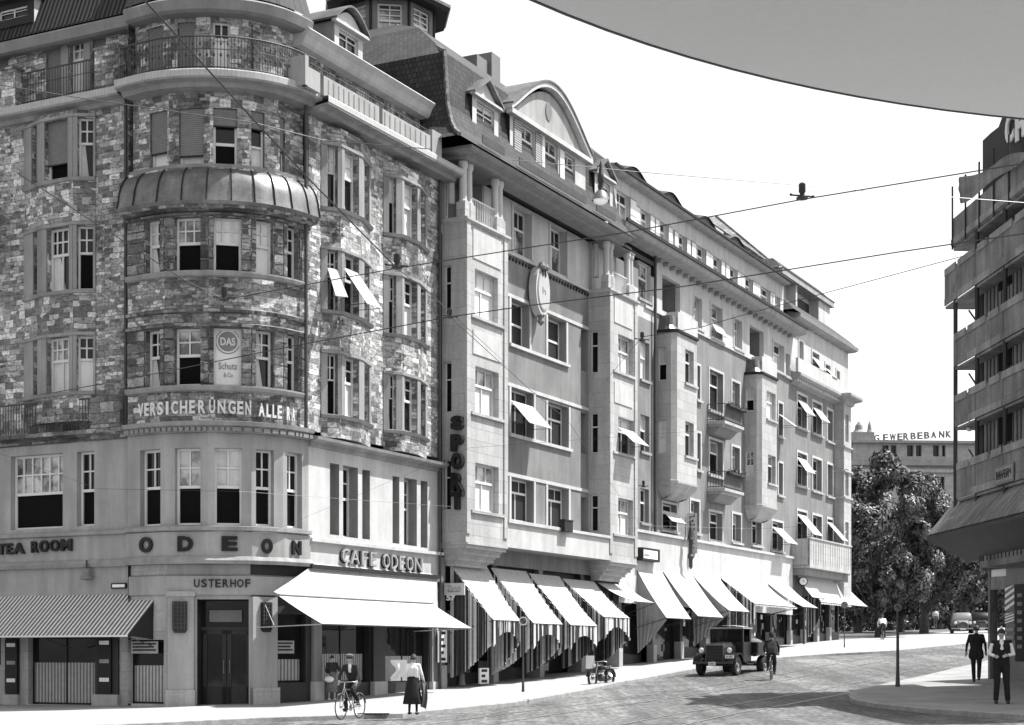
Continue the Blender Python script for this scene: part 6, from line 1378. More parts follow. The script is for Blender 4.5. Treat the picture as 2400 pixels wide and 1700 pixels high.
# boards on the pavement front
def board(x0, x1, y0, y1, fr, label, name='advertising_board', marks=3, w=.1, m='paper'):
    u0, u1, z0, z1 = rect(fr, x0, x1, y0, y1, w); o = thing(name, fr.p(u0, w, z0), label, 'sign'); mb = MB(); mb.box(fr, u0, u1, w - .05, w, z0, z1, m); mb.build('panel', o)
    mb = MB()
    for i in range(marks):
        q = z0 + (z1 - z0) * (i + .5) / marks; mb.box(fr, u0 + (u1 - u0) * .2, u1 - (u1 - u0) * (.2 + .2 * (i % 2)), w, w + .006, q - .05, q + .05, 'dark_paint')
    if marks: mb.build('sign_lettering', o)
board(1028, 1048, 1476, 1553, RF, 'tall narrow white poster beside the end pillar of the café', marks=5)
board(1124, 1146, 1566, 1603, RF, 'knee-high white board standing below the first striped curtain', marks=3, w=.6)
board(1415, 1432, 1490, 1525, RF, 'small dark framed notice hanging below the shallow awning', marks=2, w=.3, m='shutter_grey')
q = G(1384, 1585, KH); P = Fr(q.xy + Vector((-.3, .6)), (1, .1)); u0, u1, z0, z1 = rect(P, 1373, 1393, 1537, 1568)
o = thing('placard_stand', (q.x, q.y + .6, T(q.x, q.y + .6) + KH), 'blank white placard on a thin stand right behind the motorcycle', 'placard'); mb = MB(); mb.box(P, u0, u1, -.03, 0, z0, z1, 'paper'); mb.build('panel', o); mb = MB(); c = P.p((u0 + u1) / 2, -.05, 0); mb.tube([(c[0], c[1], T(c[0], c[1]) + KH), (c[0], c[1], z1)], .02, 'iron', 6); mb.obox((c[0], c[1], T(c[0], c[1]) + KH + .02), .35, .35, .03, 'iron'); mb.build('stand', o)
# ---------------------------------------------------------------- posts
def disc_post(x, yb, yd, rpx, label, lift=KH, taper=.035, face='shutter_grey', rim='paper', bar=True):
    g_ = G(x, yb, lift); k = g_.y / F; o = thing('traffic_sign', g_, label, 'traffic sign'); zc = H + (HY - yd) * k; r_ = rpx * k
    mb = MB(); mb.tube([(g_.x, g_.y, g_.z), (g_.x, g_.y, g_.z + .5), (g_.x, g_.y, zc + .0)], [taper * 1.5, taper, taper * .8], 'iron', 10); mb.build('post', o, smooth=50)
    mb = MB(); mb.lathe((g_.x, g_.y - .05, zc), [(0, 0), (r_, 0), (r_, .03), (0, .03)], rim, 24, axis='Y'); mb.lathe((g_.x, g_.y - .056, zc), [(0, 0), (r_ * .78, 0), (r_ * .78, .004)], face, 24, axis='Y')
    if bar: mb.obox((g_.x, g_.y - .062, zc), r_ * 1.5, .006, r_ * .22, 'black_paint', ry=R(45))
    mb.build('disc', o); return o
disc_post(1226, 1622, 1456, 10, 'thin post with a small round sign in front of the striped curtains', bar=True, face='cloth_mid', rim='paper')
disc_post(1979, 1518, 1418, 8, 'thin post with a dark round sign in front of the last large awning', bar=False, face='cloth_mid', rim='shutter_grey', taper=.025)
disc_post(2104, 1610, 1424, 9, 'thick tapered post with a round no-parking sign on the corner of the near pavement', taper=.05, face='cloth_mid', rim='grey_stone')
g_ = G(1884, 1510, KH); k = g_.y / F; o = thing('street_clock', g_, 'round white clock on a post under the last awnings', 'clock'); zc = H + (HY - 1363) * k; mb = MB(); mb.tube([g_, (g_.x, g_.y, zc - .2)], [.07, .05], 'iron', 8); mb.build('post', o)
mb = MB(); mb.lathe((g_.x - .05, g_.y - .1, zc), [(0, 0), (.26, 0), (.26, .2), (0, .2)], 'dark_paint', 24, axis='Y'); mb.lathe((g_.x - .05, g_.y - .105, zc), [(0, 0), (.21, 0), (.21, .004)], 'paper', 24, axis='Y'); mb.obox((g_.x - .05, g_.y - .112, zc + .06), .02, .004, .14, 'black_paint'); mb.obox((g_.x - .01, g_.y - .112, zc - .02), .1, .004, .02, 'black_paint', ry=.4); mb.build('clock_face', o)
for x, y, lab in ((1963, 1497, 'short white bollard at the kerb by the large far awning'), (1157, 1600, 'small white marker stone at the foot of the striped curtain'), (1082, 1606, 'low pale hydrant beside the shop window right of the café')):
    g_ = G(x, y, KH); h_ = .75 if x == 1963 else .22 if x == 1157 else .42; mb = MB(); mb.lathe(g_, [(.16, 0), (.15, .05), (.12, .08), (.11, h_ * .85), (.13, h_ * .9), (.08, h_), (0, h_ + .02)], 'plaster_white', 14); mb.build('bollard' if x != 1082 else 'hydrant', origin=g_, smooth=50, tag=(lab, 'bollard' if x != 1082 else 'hydrant'))
g_ = G(875, 1673, KH + .01); mb = MB(); mb.obox(g_ + Vector((0, 0, .0)), .8, .35, .02, 'black_metal', rz=.1)
for i in range(6): mb.obox(g_ + Vector((-.3 + .12 * i, 0, .012)), .03, .3, .006, 'iron', rz=.1)
mb.build('drain_cover', origin=g_, tag=('dark iron drain cover in the pale pavement in front of the café', 'drain cover'))
# ---------------------------------------------------------------- overhead wires and fittings
WG = 'overhead tram wires'
def at(x, y, h=4.6): Y = h * F / (HY - y); return Vector(((x - CX) / F * Y, Y, H + h))
def wire(pts, r, label, name='overhead_wire', sag=.0):
    mb = MB(); P_ = []
    for a, b_ in zip(pts, pts[1:]):
        for i in range(6): t_ = i / 6; p = a + (b_ - a) * t_; p = p - Vector((0, 0, sag * 4 * t_ * (1 - t_))); P_.append(p)
    P_.append(pts[-1]); mb.tube(P_, r, 'black_metal', 5); return mb.build(name, origin=pts[0], tag=(label, 'wire', WG))
def wallp(x, y): return Vector(RF.p(RF.u(x), .05, RF.z(x, y)))
def lwall(x, y): return Vector(LF.p(LF.u(x), .05, LF.z(x, y)))
wire([at(525, 703, 5), at(930, 629, 5), at(1480, 543, 5), at(1880, 468, 5), at(2420, 380, 5)], 0.0073, 'long wire rising from the round bay across the upper sky to the right edge')
wire([at(86, 928, 4.2), at(300, 889, 4.2), at(500, 849, 4.2), at(694, 810, 4.4), at(1055, 743, 4.4), at(1222, 719, 4.4), at(1600, 672, 4.4), at(2100, 592, 4.4), at(2420, 545, 4.4)], 0.0073, 'middle wire from the low left parapet across the grey house to the scaffold')
wire([at(330, -8, 5.6), at(600, 287, 5.4), at(731, 427, 5.2), at(930, 629, 5)], 0.0089, 'steep diagonal wire from the top edge down over the round bay')
wire([at(930, 629, 5), at(1010, 690, 5), wallp(1180, 850)], 0.0057, 'short diagonal wire from the middle fitting down to the grey house wall')
wire([at(-10, 198, 6), at(220, 235, 6), at(600, 289, 6), at(760, 330, 6), at(1010, 350, 6)], 0.0057, 'thin wire across the upper floors of the stone house, from the left edge')
wire([at(40, 405, 5.5), at(429, 655, 5.2), at(525, 703, 5)], 0.0065, 'diagonal wire from the upper left stone wall down to the left fitting')
wire([at(1200, 375, 6), at(1493, 403, 6), at(2000, 445, 6), at(2420, 477, 6)], 0.0049, 'faint high wire carrying the street lamp in front of the roof gable')
wire([wallp(1382, 935), at(1505, 790, 4.6), at(1641, 768, 4.6), at(1741, 739, 4.6), at(1916, 692, 4.6), at(2260, 600, 4.6)], 0.0049, 'wire from the right white oriel past the small oriel towards the scaffold')
wire([at(1055, 743, 4.4), at(1240, 912, 4.6), at(1318, 975, 4.8)], 0.0049, 'thin wire sloping down right over the left oriel front')
wire([at(1330, 985, 5), at(1500, 1232, 5), at(1770, 1240, 5), at(1990, 1228, 5)], 0.0041, 'low wire in front of the first floor of the town house')
wire([at(-10, 1060, 3.4), at(230, 1146, 3.4), at(560, 1152, 3.4), at(1060, 1188, 3.4)], 0.0032, 'lowest thin wire across the first floor of the café house')
wire([at(600, 1262, 3), at(1100, 1050, 4.2), at(1640, 1010, 4.6)], 0.0024, 'very thin wire climbing across the vertical letter sign')
def fitting(p, s_, label, name='wire_insulator', k=0):
    mb = MB(); x, y, z = p
    mb.lathe((x, y, z), [(.02 * s_, -.02 * s_), (.12 * s_, 0), (.12 * s_, .03 * s_), (.05 * s_, .06 * s_), (.05 * s_, .12 * s_), (.07 * s_, .14 * s_), (.07 * s_, .3 * s_), (.03 * s_, .33 * s_)], 'black_metal', 12)
    mb.tube([(x - .2 * s_, y, z + .08 * s_), (x + .2 * s_, y, z + .05 * s_)], .018 * s_, 'black_metal', 6)
    for a in (-.22, .22): mb.ell((x + a * s_, y, z + (.09 if a < 0 else .05) * s_), (.035 * s_, .03 * s_, .03 * s_), 'black_metal', 8, 5)
    return mb.build(name, origin=p, smooth=45, tag=(label, 'insulator', 'fittings on the tram wires'))
fitting(at(1880, 467, 5), .55, 'dark stubby insulator on the high wire against the open sky')
fitting(at(930, 630, 5), .62, 'dark insulator on the wire just right of the stone house bays')
fitting(at(525, 705, 5), .62, 'dark crossed insulator in front of the round stone bay')
fitting(at(1055, 746, 4.4), .4, 'insulator where two wires cross in front of the white oriel')
fitting(at(1505, 800, 4.6), .42, 'small insulator left of the first bell-footed oriel')
fitting(at(1508, 1142, 5), .6, 'small dark fitting over the lowest window of the town house')
# turned lamp with a bell shade hung on the high wire
q = at(1408, 386, 6.0); k = q.y / F; o = thing('street_lamp', (q.x, q.y, q.z - 95 * k), 'hanging street lamp with bell-shaped white shade in front of the small right dormer', 'street lamp')
mb = MB(); mb.lathe((q.x, q.y, q.z), [(.5 * k, 10 * k), (2 * k, 4 * k), (6 * k, -22 * k), (8 * k, -26 * k), (8 * k, -40 * k), (6 * k, -44 * k), (5.5 * k, -62 * k), (9 * k, -66 * k)], 'black_metal', 14); mb.build('lamp_body', o, smooth=50)
mb = MB(); mb.lathe((q.x, q.y, q.z), [(9 * k, -62 * k), (15 * k, -68 * k), (20 * k, -80 * k), (21 * k, -84 * k)], 'zinc', 18); mb.build('lamp_shade', o, smooth=50)
mb = MB(); mb.lathe((q.x, q.y, q.z), [(19 * k, -80 * k), (16 * k, -88 * k), (8 * k, -93 * k), (0, -94 * k)], 'lamp_white', 16); mb.build('globe', o, smooth=60)
mb = MB(); mb.tube([q, at(1400, 392, 6)], .01, 'black_metal', 5); mb.build('hanger', o)
# ---------------------------------------------------------------- vehicles
def veh(name, g_, rz, s_, label, cat):
    o = bpy.data.objects.new(name, None); sc.collection.objects.link(o); o.location = g_; o.rotation_euler = (0, 0, rz); o.scale = (s_,) * 3; ORG[o.name] = Vector((0, 0, 0)); settag(o, label, cat); return o
def wheel(par, x, y, r_, w, double=False, hub='grey_stone'):
    mb = MB(); sgn = 1 if x > 0 else -1; mb.lathe((x, y, r_), [(r_ * .6, -w / 2), (r_ * .9, -w / 2), (r_, -w * .3), (r_, w * .3), (r_ * .9, w / 2), (r_ * .6, w / 2)], 'rubber', 24, axis='X'); o = mb.build('wheel', par, smooth=40)
    m2 = MB(); m2.lathe((x, y, r_), [(0, sgn * w * .52), (r_ * .18, sgn * w * .5), (r_ * .2, sgn * w * .2), (r_ * .5, sgn * w * .12), (r_ * .58, sgn * w * .4), (r_ * .62, sgn * w * .42)], hub, 20, axis='X'); m2.build('rim', o, smooth=30); return o
HD = math.atan2(-DR.y, -DR.x) - math.pi / 2    # local +y points down the street towards the viewer
LFR = lambda: WF
def lbox(mb, x0, x1, y0, y1, z0, z1, m): mb.hexa([(x0, y0, z0), (x1, y0, z0), (x1, y1, z0), (x0, y1, z0), (x0, y0, z1), (x1, y0, z1), (x1, y1, z1), (x0, y1, z1)], m)
def arch(mb, x0, x1, yc, r_, a0, a1, m, th=.04, n=10, zc=.42):
    for i in range(n):
        p, q = R(a0 + (a1 - a0) * i / n), R(a0 + (a1 - a0) * (i + 1) / n)
        A = [(yc + r_ * math.cos(p), zc + r_ * math.sin(p)), (yc + r_ * math.cos(q), zc + r_ * math.sin(q)), (yc + (r_ + th) * math.cos(q), zc + (r_ + th) * math.sin(q)), (yc + (r_ + th) * math.cos(p), zc + (r_ + th) * math.sin(p))]
        mb.mesh([(x, y, z) for x in (x0, x1) for y, z in A], [(0, 1, 2, 3), (7, 6, 5, 4), (0, 4, 5, 1), (1, 5, 6, 2), (2, 6, 7, 3), (3, 7, 4, 0)], m)
g_ = G(1684, 1584); g_.z = T(g_.x, g_.y)
TK = veh('truck', g_, HD + R(-1), .93, 'black vintage lorry with open bed parked facing the viewer at the left kerb', 'truck')
for x in (-.78, .78): wheel(TK, x, 0, .43, .2); wheel(TK, x, -3.3, .43, .3)
mb = MB(); lbox(mb, -.45, .45, -4.6, .35, .45, .6, 'black_metal'); lbox(mb, -.7, .7, -.08, .08, .4, .5, 'black_metal'); lbox(mb, -.7, .7, -3.38, -3.22, .4, .5, 'black_metal'); mb.build('chassis', TK)
mb = MB()
rings = [(.42, .36, .66, 1.28), (.2, .38, .64, 1.34), (-.4, .44, .62, 1.4), (-.95, .5, .6, 1.46)]
vs = []
for y, hw_, z0, z1 in rings: vs += [(-hw_, y, z0), (-hw_, y, z1 - .16), (-hw_ * .72, y, z1 - .02), (0, y, z1), (hw_ * .72, y, z1 - .02), (hw_, y, z1 - .16), (hw_, y, z0)]
mb.mesh(vs, [(i * 7 + j, i * 7 + j + 1, (i + 1) * 7 + j + 1, (i + 1) * 7 + j) for i in range(3) for j in range(6)] + [(0, 6, 5, 4, 3, 2, 1)], 'black_paint')
for s_ in (-1, 1):
    for k in range(7): lbox(mb, s_ * .43 - .02, s_ * .43 + .04 * s_, -.1 - .1 * k, -.06 - .1 * k, .8, 1.15, 'dark_paint')
mb.build('bonnet', TK, smooth=35)
mb = MB(); lbox(mb, -.38, .38, .42, .47, .62, 1.3, 'dark_paint')
for k in range(9): lbox(mb, -.32, .32, .47, .485, .68 + .062 * k, .70 + .062 * k, 'iron')
lbox(mb, -.4, .4, .41, .5, 1.26, 1.34, 'shutter_grey'); lbox(mb, -.4, -.34, .41, .49, .6, 1.3, 'iron'); lbox(mb, .34, .4, .41, .49, .6, 1.3, 'iron'); mb.build('radiator_grille', TK)
for s_ in (-1, 1):
    mb = MB(); x0, x1 = sorted((s_ * .6, s_ * .95)); arch(mb, x0, x1, 0, .5, 5, 160, 'black_paint'); mb.hexa([(x0, -.95, .5), (x1, -.95, .5), (x1, -.44, .62), (x0, -.44, .62), (x0, -.95, .54), (x1, -.95, .54), (x1, -.44, .68), (x0, -.44, .68)], 'black_paint'); lbox(mb, x0, x1, -1.7, -.95, .47, .52, 'black_paint'); mb.build('fender', TK)
    mb = MB(); mb.lathe((s_ * .62, .34, 1.06), [(.0, -.16), (.08, -.14), (.13, 0), (.135, .03)], 'black_paint', 16, axis='Y'); mb.lathe((s_ * .62, .37, 1.06), [(.12, 0), (.1, .03), (0, .045)], 'lamp_white', 16, axis='Y'); mb.tube([(s_ * .62, .3, .95), (s_ * .62, .3, .7)], .02, 'iron', 6); mb.build('headlight', TK, smooth=50)
mb = MB(); lbox(mb, -.85, .85, .55, .62, .5, .6, 'iron'); lbox(mb, -.4, -.34, .3, .56, .5, .56, 'iron'); lbox(mb, .34, .4, .3, .56, .5, .56, 'iron'); mb.build('bumper', TK)
for x, z, w_2 in ((-.72, .8, .19), (.05, .5, .16)):   
    mb = MB(); lbox(mb, x - w_2, x + w_2, .62, .64, z - .07, z + .07, 'paper')
    mb.text(Fr((x - w_2 if 0 else x + w_2, .645), (-1, 0)), 'ZH 4827' if w_2 > .17 else '482', .03, 2 * w_2 - .03, z - .04, z + .04, 0, 'dark_paint', .004); mb.build('number_plate', TK)
cab = MB()
lbox(cab, -.72, .72, -1.0, -.94, .6, 1.42, 'black_paint'); lbox(cab, -.74, .74, -1.98, -1.92, .6, 2.0, 'black_paint')
for s_ in (-1, 1):
    x0, x1 = sorted((s_ * .74, s_ * .69)); lbox(cab, x0, x1, -1.92, -1.0, .6, 1.42, 'black_paint'); lbox(cab, x0, x1, -1.92, -1.78, 1.42, 2.0, 'black_paint'); lbox(cab, x0, x1, -1.06, -.95, 1.42, 2.0, 'black_paint')
for x in (-.7, 0, .7): lbox(cab, x - .03, x + .03, -1.02, -.97, 1.42, 2.0, 'black_paint')
lbox(cab, -.72, .72, -1.03, -.96, 1.93, 2.0, 'black_paint'); lbox(cab, -.66, .66, -1.85, -1.4, .6, 1.3, 'leather'); lbox(cab, -.66, .66, -1.85, -1.7, 1.2, 1.7, 'leather'); cb = cab.build('cab', TK)
mb = MB(); vs = []; n = 8
for i in range(n + 1):
    y = -.84 - 1.2 * i / n
    for j in range(9): x = -.78 + 1.56 * j / 8; vs.append((x, y, 2.02 + .1 * math.cos(x * 1.6) + .02 * math.sin(math.pi * i / n)))
mb.mesh(vs, [(i * 9 + j, i * 9 + j + 1, (i + 1) * 9 + j + 1, (i + 1) * 9 + j) for i in range(n) for j in range(8)], 'canvas_grey'); lbox(mb, -.78, .78, -2.04, -.84, 1.98, 2.04, 'plaster_light'); mb.build('cab_roof', TK, smooth=60)
mb = MB(); mb.face([(-.68, -.99, 1.43), (.68, -.99, 1.43), (.68, -.99, 1.94), (-.68, -.99, 1.94)][::-1], 'glass'); mb.build('windscreen', cb)
mb = MB(); mb.lathe((0, 0, 0), [(.17, -.012), (.185, 0), (.17, .012)], 'black_metal', 18); 
mb.v = [(v[0] - .35, v[1] * .7 - 1.25 + v[2] * .7, 1.42 + v[2] * .7 + v[1] * .7) for v in mb.v]; mb.tube([(-.35, -1.25, 1.42), (-.35, -1.0, 1.15)], .02, 'iron', 6); mb.build('steering_wheel', cb)
bd = MB(); lbox(bd, -.95, .95, -4.9, -2.1, .85, .95, 'wood_dark')
for a in ((-.95, -.9, -4.9, -2.1), (.9, .95, -4.9, -2.1), (-.95, .95, -2.15, -2.1), (-.95, .95, -4.9, -4.85)): lbox(bd, a[0], a[1], a[2], a[3], .95, 1.42, 'black_paint')
for y in (-2.3, -3.5, -4.7): lbox(bd, .95, .98, y, y + .06, .85, 1.42, 'iron'); lbox(bd, -.98, -.95, y, y + .06, .85, 1.42, 'iron')
bd.build('cargo_bed', TK)
sk = MB()
for x, y, z, a, b_, c_ in ((.2, -2.9, 1.15, .5, .6, .35), (-.4, -3.3, 1.2, .45, .5, .4), (.3, -3.9, 1.15, .5, .5, .35), (.45, -2.5, 1.45, .22, .3, .32)): sk.ell((x, y, z), (a, b_, c_), 'cloth_mid' if z < 1.4 else 'paper', 12, 8)
sk.build('sack_load', TK, smooth=60)
def car(g_, rz, s_, label, top, body_m):
    C_ = veh('parked_car', g_, rz, s_, label, 'car')
    for x in (-.68, .68): wheel(C_, x, 0, .36, .15); wheel(C_, x, -2.75, .36, .15)
    b_ = MB(); pr = [(.55, .36, .9), (.3, .4, .98), (-.5, .48, 1.04), (-.9, .62, 1.08)]; vs = []
    for y, w, z in pr: vs += [(-w, y, .4), (-w, y, z - .16), (-w * .6, y, z), (w * .6, y, z), (w, y, z - .16), (w, y, .4)]
    b_.mesh(vs, [(i * 6 + j, i * 6 + j + 1, (i + 1) * 6 + j + 1, (i + 1) * 6 + j) for i in range(3) for j in range(5)] + [(0, 5, 4, 3, 2, 1)], body_m)
    prof = [(-.9, .35), (-.9, 1.1), (-1.12, 1.5), (-1.35, 1.62), (-2.2, 1.66), (-2.75, 1.55), (-3.1, 1.2), (-3.35, .7), (-3.3, .35)]
    n = len(prof); vs = []
    for x in (-1, -.86, .86, 1): vs += [(x * .7 * (.9 if z > 1.2 else 1), y, z - (.06 if abs(x) == 1 and z > 1.2 else 0)) for y, z in prof]
    b_.mesh(vs, [tuple(range(n)), tuple(3 * n + i for i in range(n - 1, -1, -1))] + [(i * n + j, (i + 1) * n + j, (i + 1) * n + j + 1, i * n + j + 1) for i in range(3) for j in range(n - 1)], body_m); b_.build('body', C_, smooth=35)
    m_ = MB(); m_.face([(-.52, -.935, 1.14), (.52, -.935, 1.14), (.46, -1.1, 1.44), (-.46, -1.1, 1.44)], 'glass'); m_.build('windscreen', C_)
    for s2 in (-1, 1):
        m_ = MB(); x0, x1 = sorted((s2 * .5, s2 * .84)); arch(m_, x0, x1, 0, .43, 0, 165, top, zc=.36); arch(m_, x0, x1, -2.75, .43, 15, 175, top, zc=.36); lbox(m_, x0, x1, -2.3, -.42, .36, .42, top); m_.build('fender', C_, smooth=40)
        m_ = MB(); m_.face([(s2 * .705, -1.2, 1.14), (s2 * .705, -2.0, 1.14), (s2 * .64, -2.0, 1.46), (s2 * .64, -1.35, 1.46)], 'glass'); m_.build('side_window', C_)
        m_ = MB(); m_.lathe((s2 * .5, .5, .86), [(0, -.14), (.09, -.1), (.12, .02)], top, 14, axis='Y'); m_.lathe((s2 * .5, .52, .86), [(.11, 0), (.08, .03), (0, .04)], 'lamp_white', 14, axis='Y'); m_.build('headlight', C_, smooth=50)
    m_ = MB(); m_.prism(Fr((.36, .58), (-1, 0)), [(.06, .42), (.66, .42), (.7, .8), (.36, .94), (.02, .8)], 0, .02, 'black_paint')
    for k in range(8): lbox(m_, -.3 + .08 * k, -.28 + .08 * k, .6, .615, .45, .84, 'chrome')
    m_.build('radiator_grille', C_); m_ = MB(); lbox(m_, -.78, .78, .74, .79, .42, .5, 'chrome'); m_.build('bumper', C_)
    m_ = MB(); lbox(m_, -.2, .2, .8, .81, .36, .47, 'paper'); m_.text(Fr((.2, .815), (-1, 0)), 'ZH 2195', .03, .37, .385, .445, 0, 'dark_paint', .004); m_.build('number_plate', C_)
    return C_
g_ = G(2256, 1489); car(g_, HD + R(14), 1.06, 'pale car with a light bonnet parked under the trees beyond the walking man', 'black_paint', 'car_grey')
g_ = G(2300, 1488); car(g_, HD + R(14), 1.05, 'black car parked beside the pale car, half hidden by the doorway post', 'black_paint', 'black_paint')
# motorcycle
g_ = G(1389, 1612, 0); MC = veh('motorcycle', g_, HD + R(-6), .9, 'dark motorcycle parked at the kerb in front of the blank placard', 'motorcycle')
def ring(par, c, R_, r_, m, name='tyre', ax='X', hub=True, hr=.05, spokes=16, sm='chrome'):
    mb = MB(); n = 28; pts = [(c[0], c[1] + R_ * math.cos(2 * math.pi * i / n), c[2] + R_ * math.sin(2 * math.pi * i / n)) for i in range(n + 1)]; mb.tube(pts, r_, m, 8, cap=False); o = mb.build(name, par, smooth=60)
    if hub:
        m2 = MB(); m2.lathe(c, [(0, -hr), (hr * .8, -hr), (hr, 0), (hr * .8, hr), (0, hr)], sm, 10, axis='X')
        for i in range(spokes): a = 2 * math.pi * i / spokes; m2.tube([(c[0] + (hr * .6 if i % 2 else -hr * .6), c[1], c[2]), (c[0], c[1] + (R_ - r_) * math.cos(a), c[2] + (R_ - r_) * math.sin(a))], .003 if hr < .05 else .006, sm, 3)
        m2.build('spokes', o)
    return o
ring(MC, (0, 0, .36), .31, .05, 'rubber', 'wheel', hr=.07); ring(MC, (0, -1.35, .36), .31, .055, 'rubber', 'wheel', hr=.09)
for y in (0, -1.35): mb = MB(); arch(mb, -.07, .07, y, .38, 20 if y else 10, 175 if y else 130, 'black_paint', .015, zc=.36); mb.build('mudguard', MC)
mb = MB()
for s_ in (-.08, .08): mb.tube([(s_, 0, .36), (s_, -.18, .72), (s_, -.26, .98)], .022, 'chrome', 8)
mb.build('fork', MC, smooth=60)
mb = MB(); mb.tube([(0, -.26, .9), (0, -.5, .35), (0, -1.0, .3), (0, -1.35, .36)], .03, 'black_metal', 8); mb.tube([(0, -.26, .9), (0, -.95, .72), (0, -1.35, .36)], .025, 'black_metal', 8); mb.build('frame', MC, smooth=60)
mb = MB(); mb.ell((0, -.55, .8), (.13, .3, .12), 'black_paint', 14, 10); mb.build('fuel_tank', MC, smooth=60)
mb = MB(); mb.ell((0, -.66, .4), (.13, .2, .13), 'iron', 12, 8)
for k in range(6): mb.lathe((0, -.55, .5 + .035 * k), [(0, 0), (.12, 0), (.12, .015), (0, .015)], 'iron', 12)
mb.tube([(.12, -.5, .6), (.17, -.45, .35), (.17, -.9, .25), (.17, -1.6, .28)], .035, 'chrome', 8); mb.build('engine', MC, smooth=40)
mb = MB(); mb.ell((0, -.98, .8), (.14, .2, .05), 'leather', 12, 6); mb.build('saddle', MC, smooth=60); mb = MB(); mb.ell((0, -1.35, .82), (.11, .15, .04), 'leather', 12, 6); mb.tube([(0, -1.35, .7), (0, -1.35, .8)], .02, 'iron', 5); mb.build('pillion_seat', MC, smooth=60)
mb = MB(); mb.tube([(-.38, -.5, .98), (-.3, -.38, 1.04), (0, -.27, 1.0), (.3, -.38, 1.04), (.38, -.5, .98)], .016, 'chrome', 8); mb.build('handlebar', MC, smooth=60)
mb = MB(); mb.lathe((0, -.14, .86), [(0, -.12), (.08, -.08), (.1, .03)], 'black_paint', 14, axis='Y'); mb.lathe((0, -.11, .86), [(.09, 0), (.06, .03), (0, .035)], 'lamp_white', 14, axis='Y'); mb.build('headlight', MC, smooth=50)
mb = MB(); mb.tube([(-.05, -.7, .3), (-.3, -.75, .01)], .015, 'iron', 6); mb.build('kickstand', MC)
def bicycle(g_, rz, s_, label, m='black_metal'):
    B = veh('bicycle', g_, rz, s_, label, 'bicycle'); ring(B, (0, .55, .34), .325, .017, 'rubber', 'wheel', hr=.03); ring(B, (0, -.5, .34), .325, .017, 'rubber', 'wheel', hr=.03)
    mb = MB(); BB = (0, -.05, .3)
    for a, b_ in (((0, .36, .86), BB), ((0, -.2, .84), BB), ((0, .38, .8), (0, -.18, .78)), (BB, (.04, -.5, .34)), (BB, (-.04, -.5, .34)), ((0, -.18, .76), (.04, -.5, .34)), ((0, -.18, .76), (-.04, -.5, .34))): mb.tube([a, b_], .016, m, 7)
    mb.build('frame', B, smooth=60); mb = MB()
    for s2 in (-.05, .05): mb.tube([(s2, .55, .34), (s2 * .6, .42, .7), (0, .36, .86)], .012, m, 6)
    mb.tube([(0, .36, .86), (0, .33, .98)], .014, 'chrome', 6); mb.build('fork', B, smooth=60)
    mb = MB(); mb.tube([(-.27, .12, .98), (-.24, .3, 1.0), (0, .36, .99), (.24, .3, 1.0), (.27, .12, .98)], .012, 'chrome', 8); mb.build('handlebar', B, smooth=60)
    mb = MB(); mb.ell((0, -.24, .9), (.09, .15, .035), 'leather', 12, 6); mb.tube([(0, -.22, .88), (0, -.19, .8)], .013, 'chrome', 6); mb.build('saddle', B, smooth=60)
    mb = MB(); mb.lathe(BB, [(0, .02), (.09, .02), (.095, .03), (0, .03)], 'chrome', 16, axis='X'); mb.tube([(.05, -.05, .3), (.06, .1, .22)], .01, 'chrome', 6); mb.tube([(-.05, -.05, .3), (-.06, -.2, .38)], .01, 'chrome', 6); lbox(mb, .06, .16, .06, .14, .2, .225, 'rubber'); lbox(mb, -.16, -.06, -.24, -.16, .37, .395, 'rubber'); mb.build('crank', B)
    for y in (.55, -.5): mb = MB(); arch(mb, -.025, .025, y, .355, 30 if y < 0 else 60, 170 if y < 0 else 140, m, .006, zc=.34); mb.build('mudguard', B)
    return B
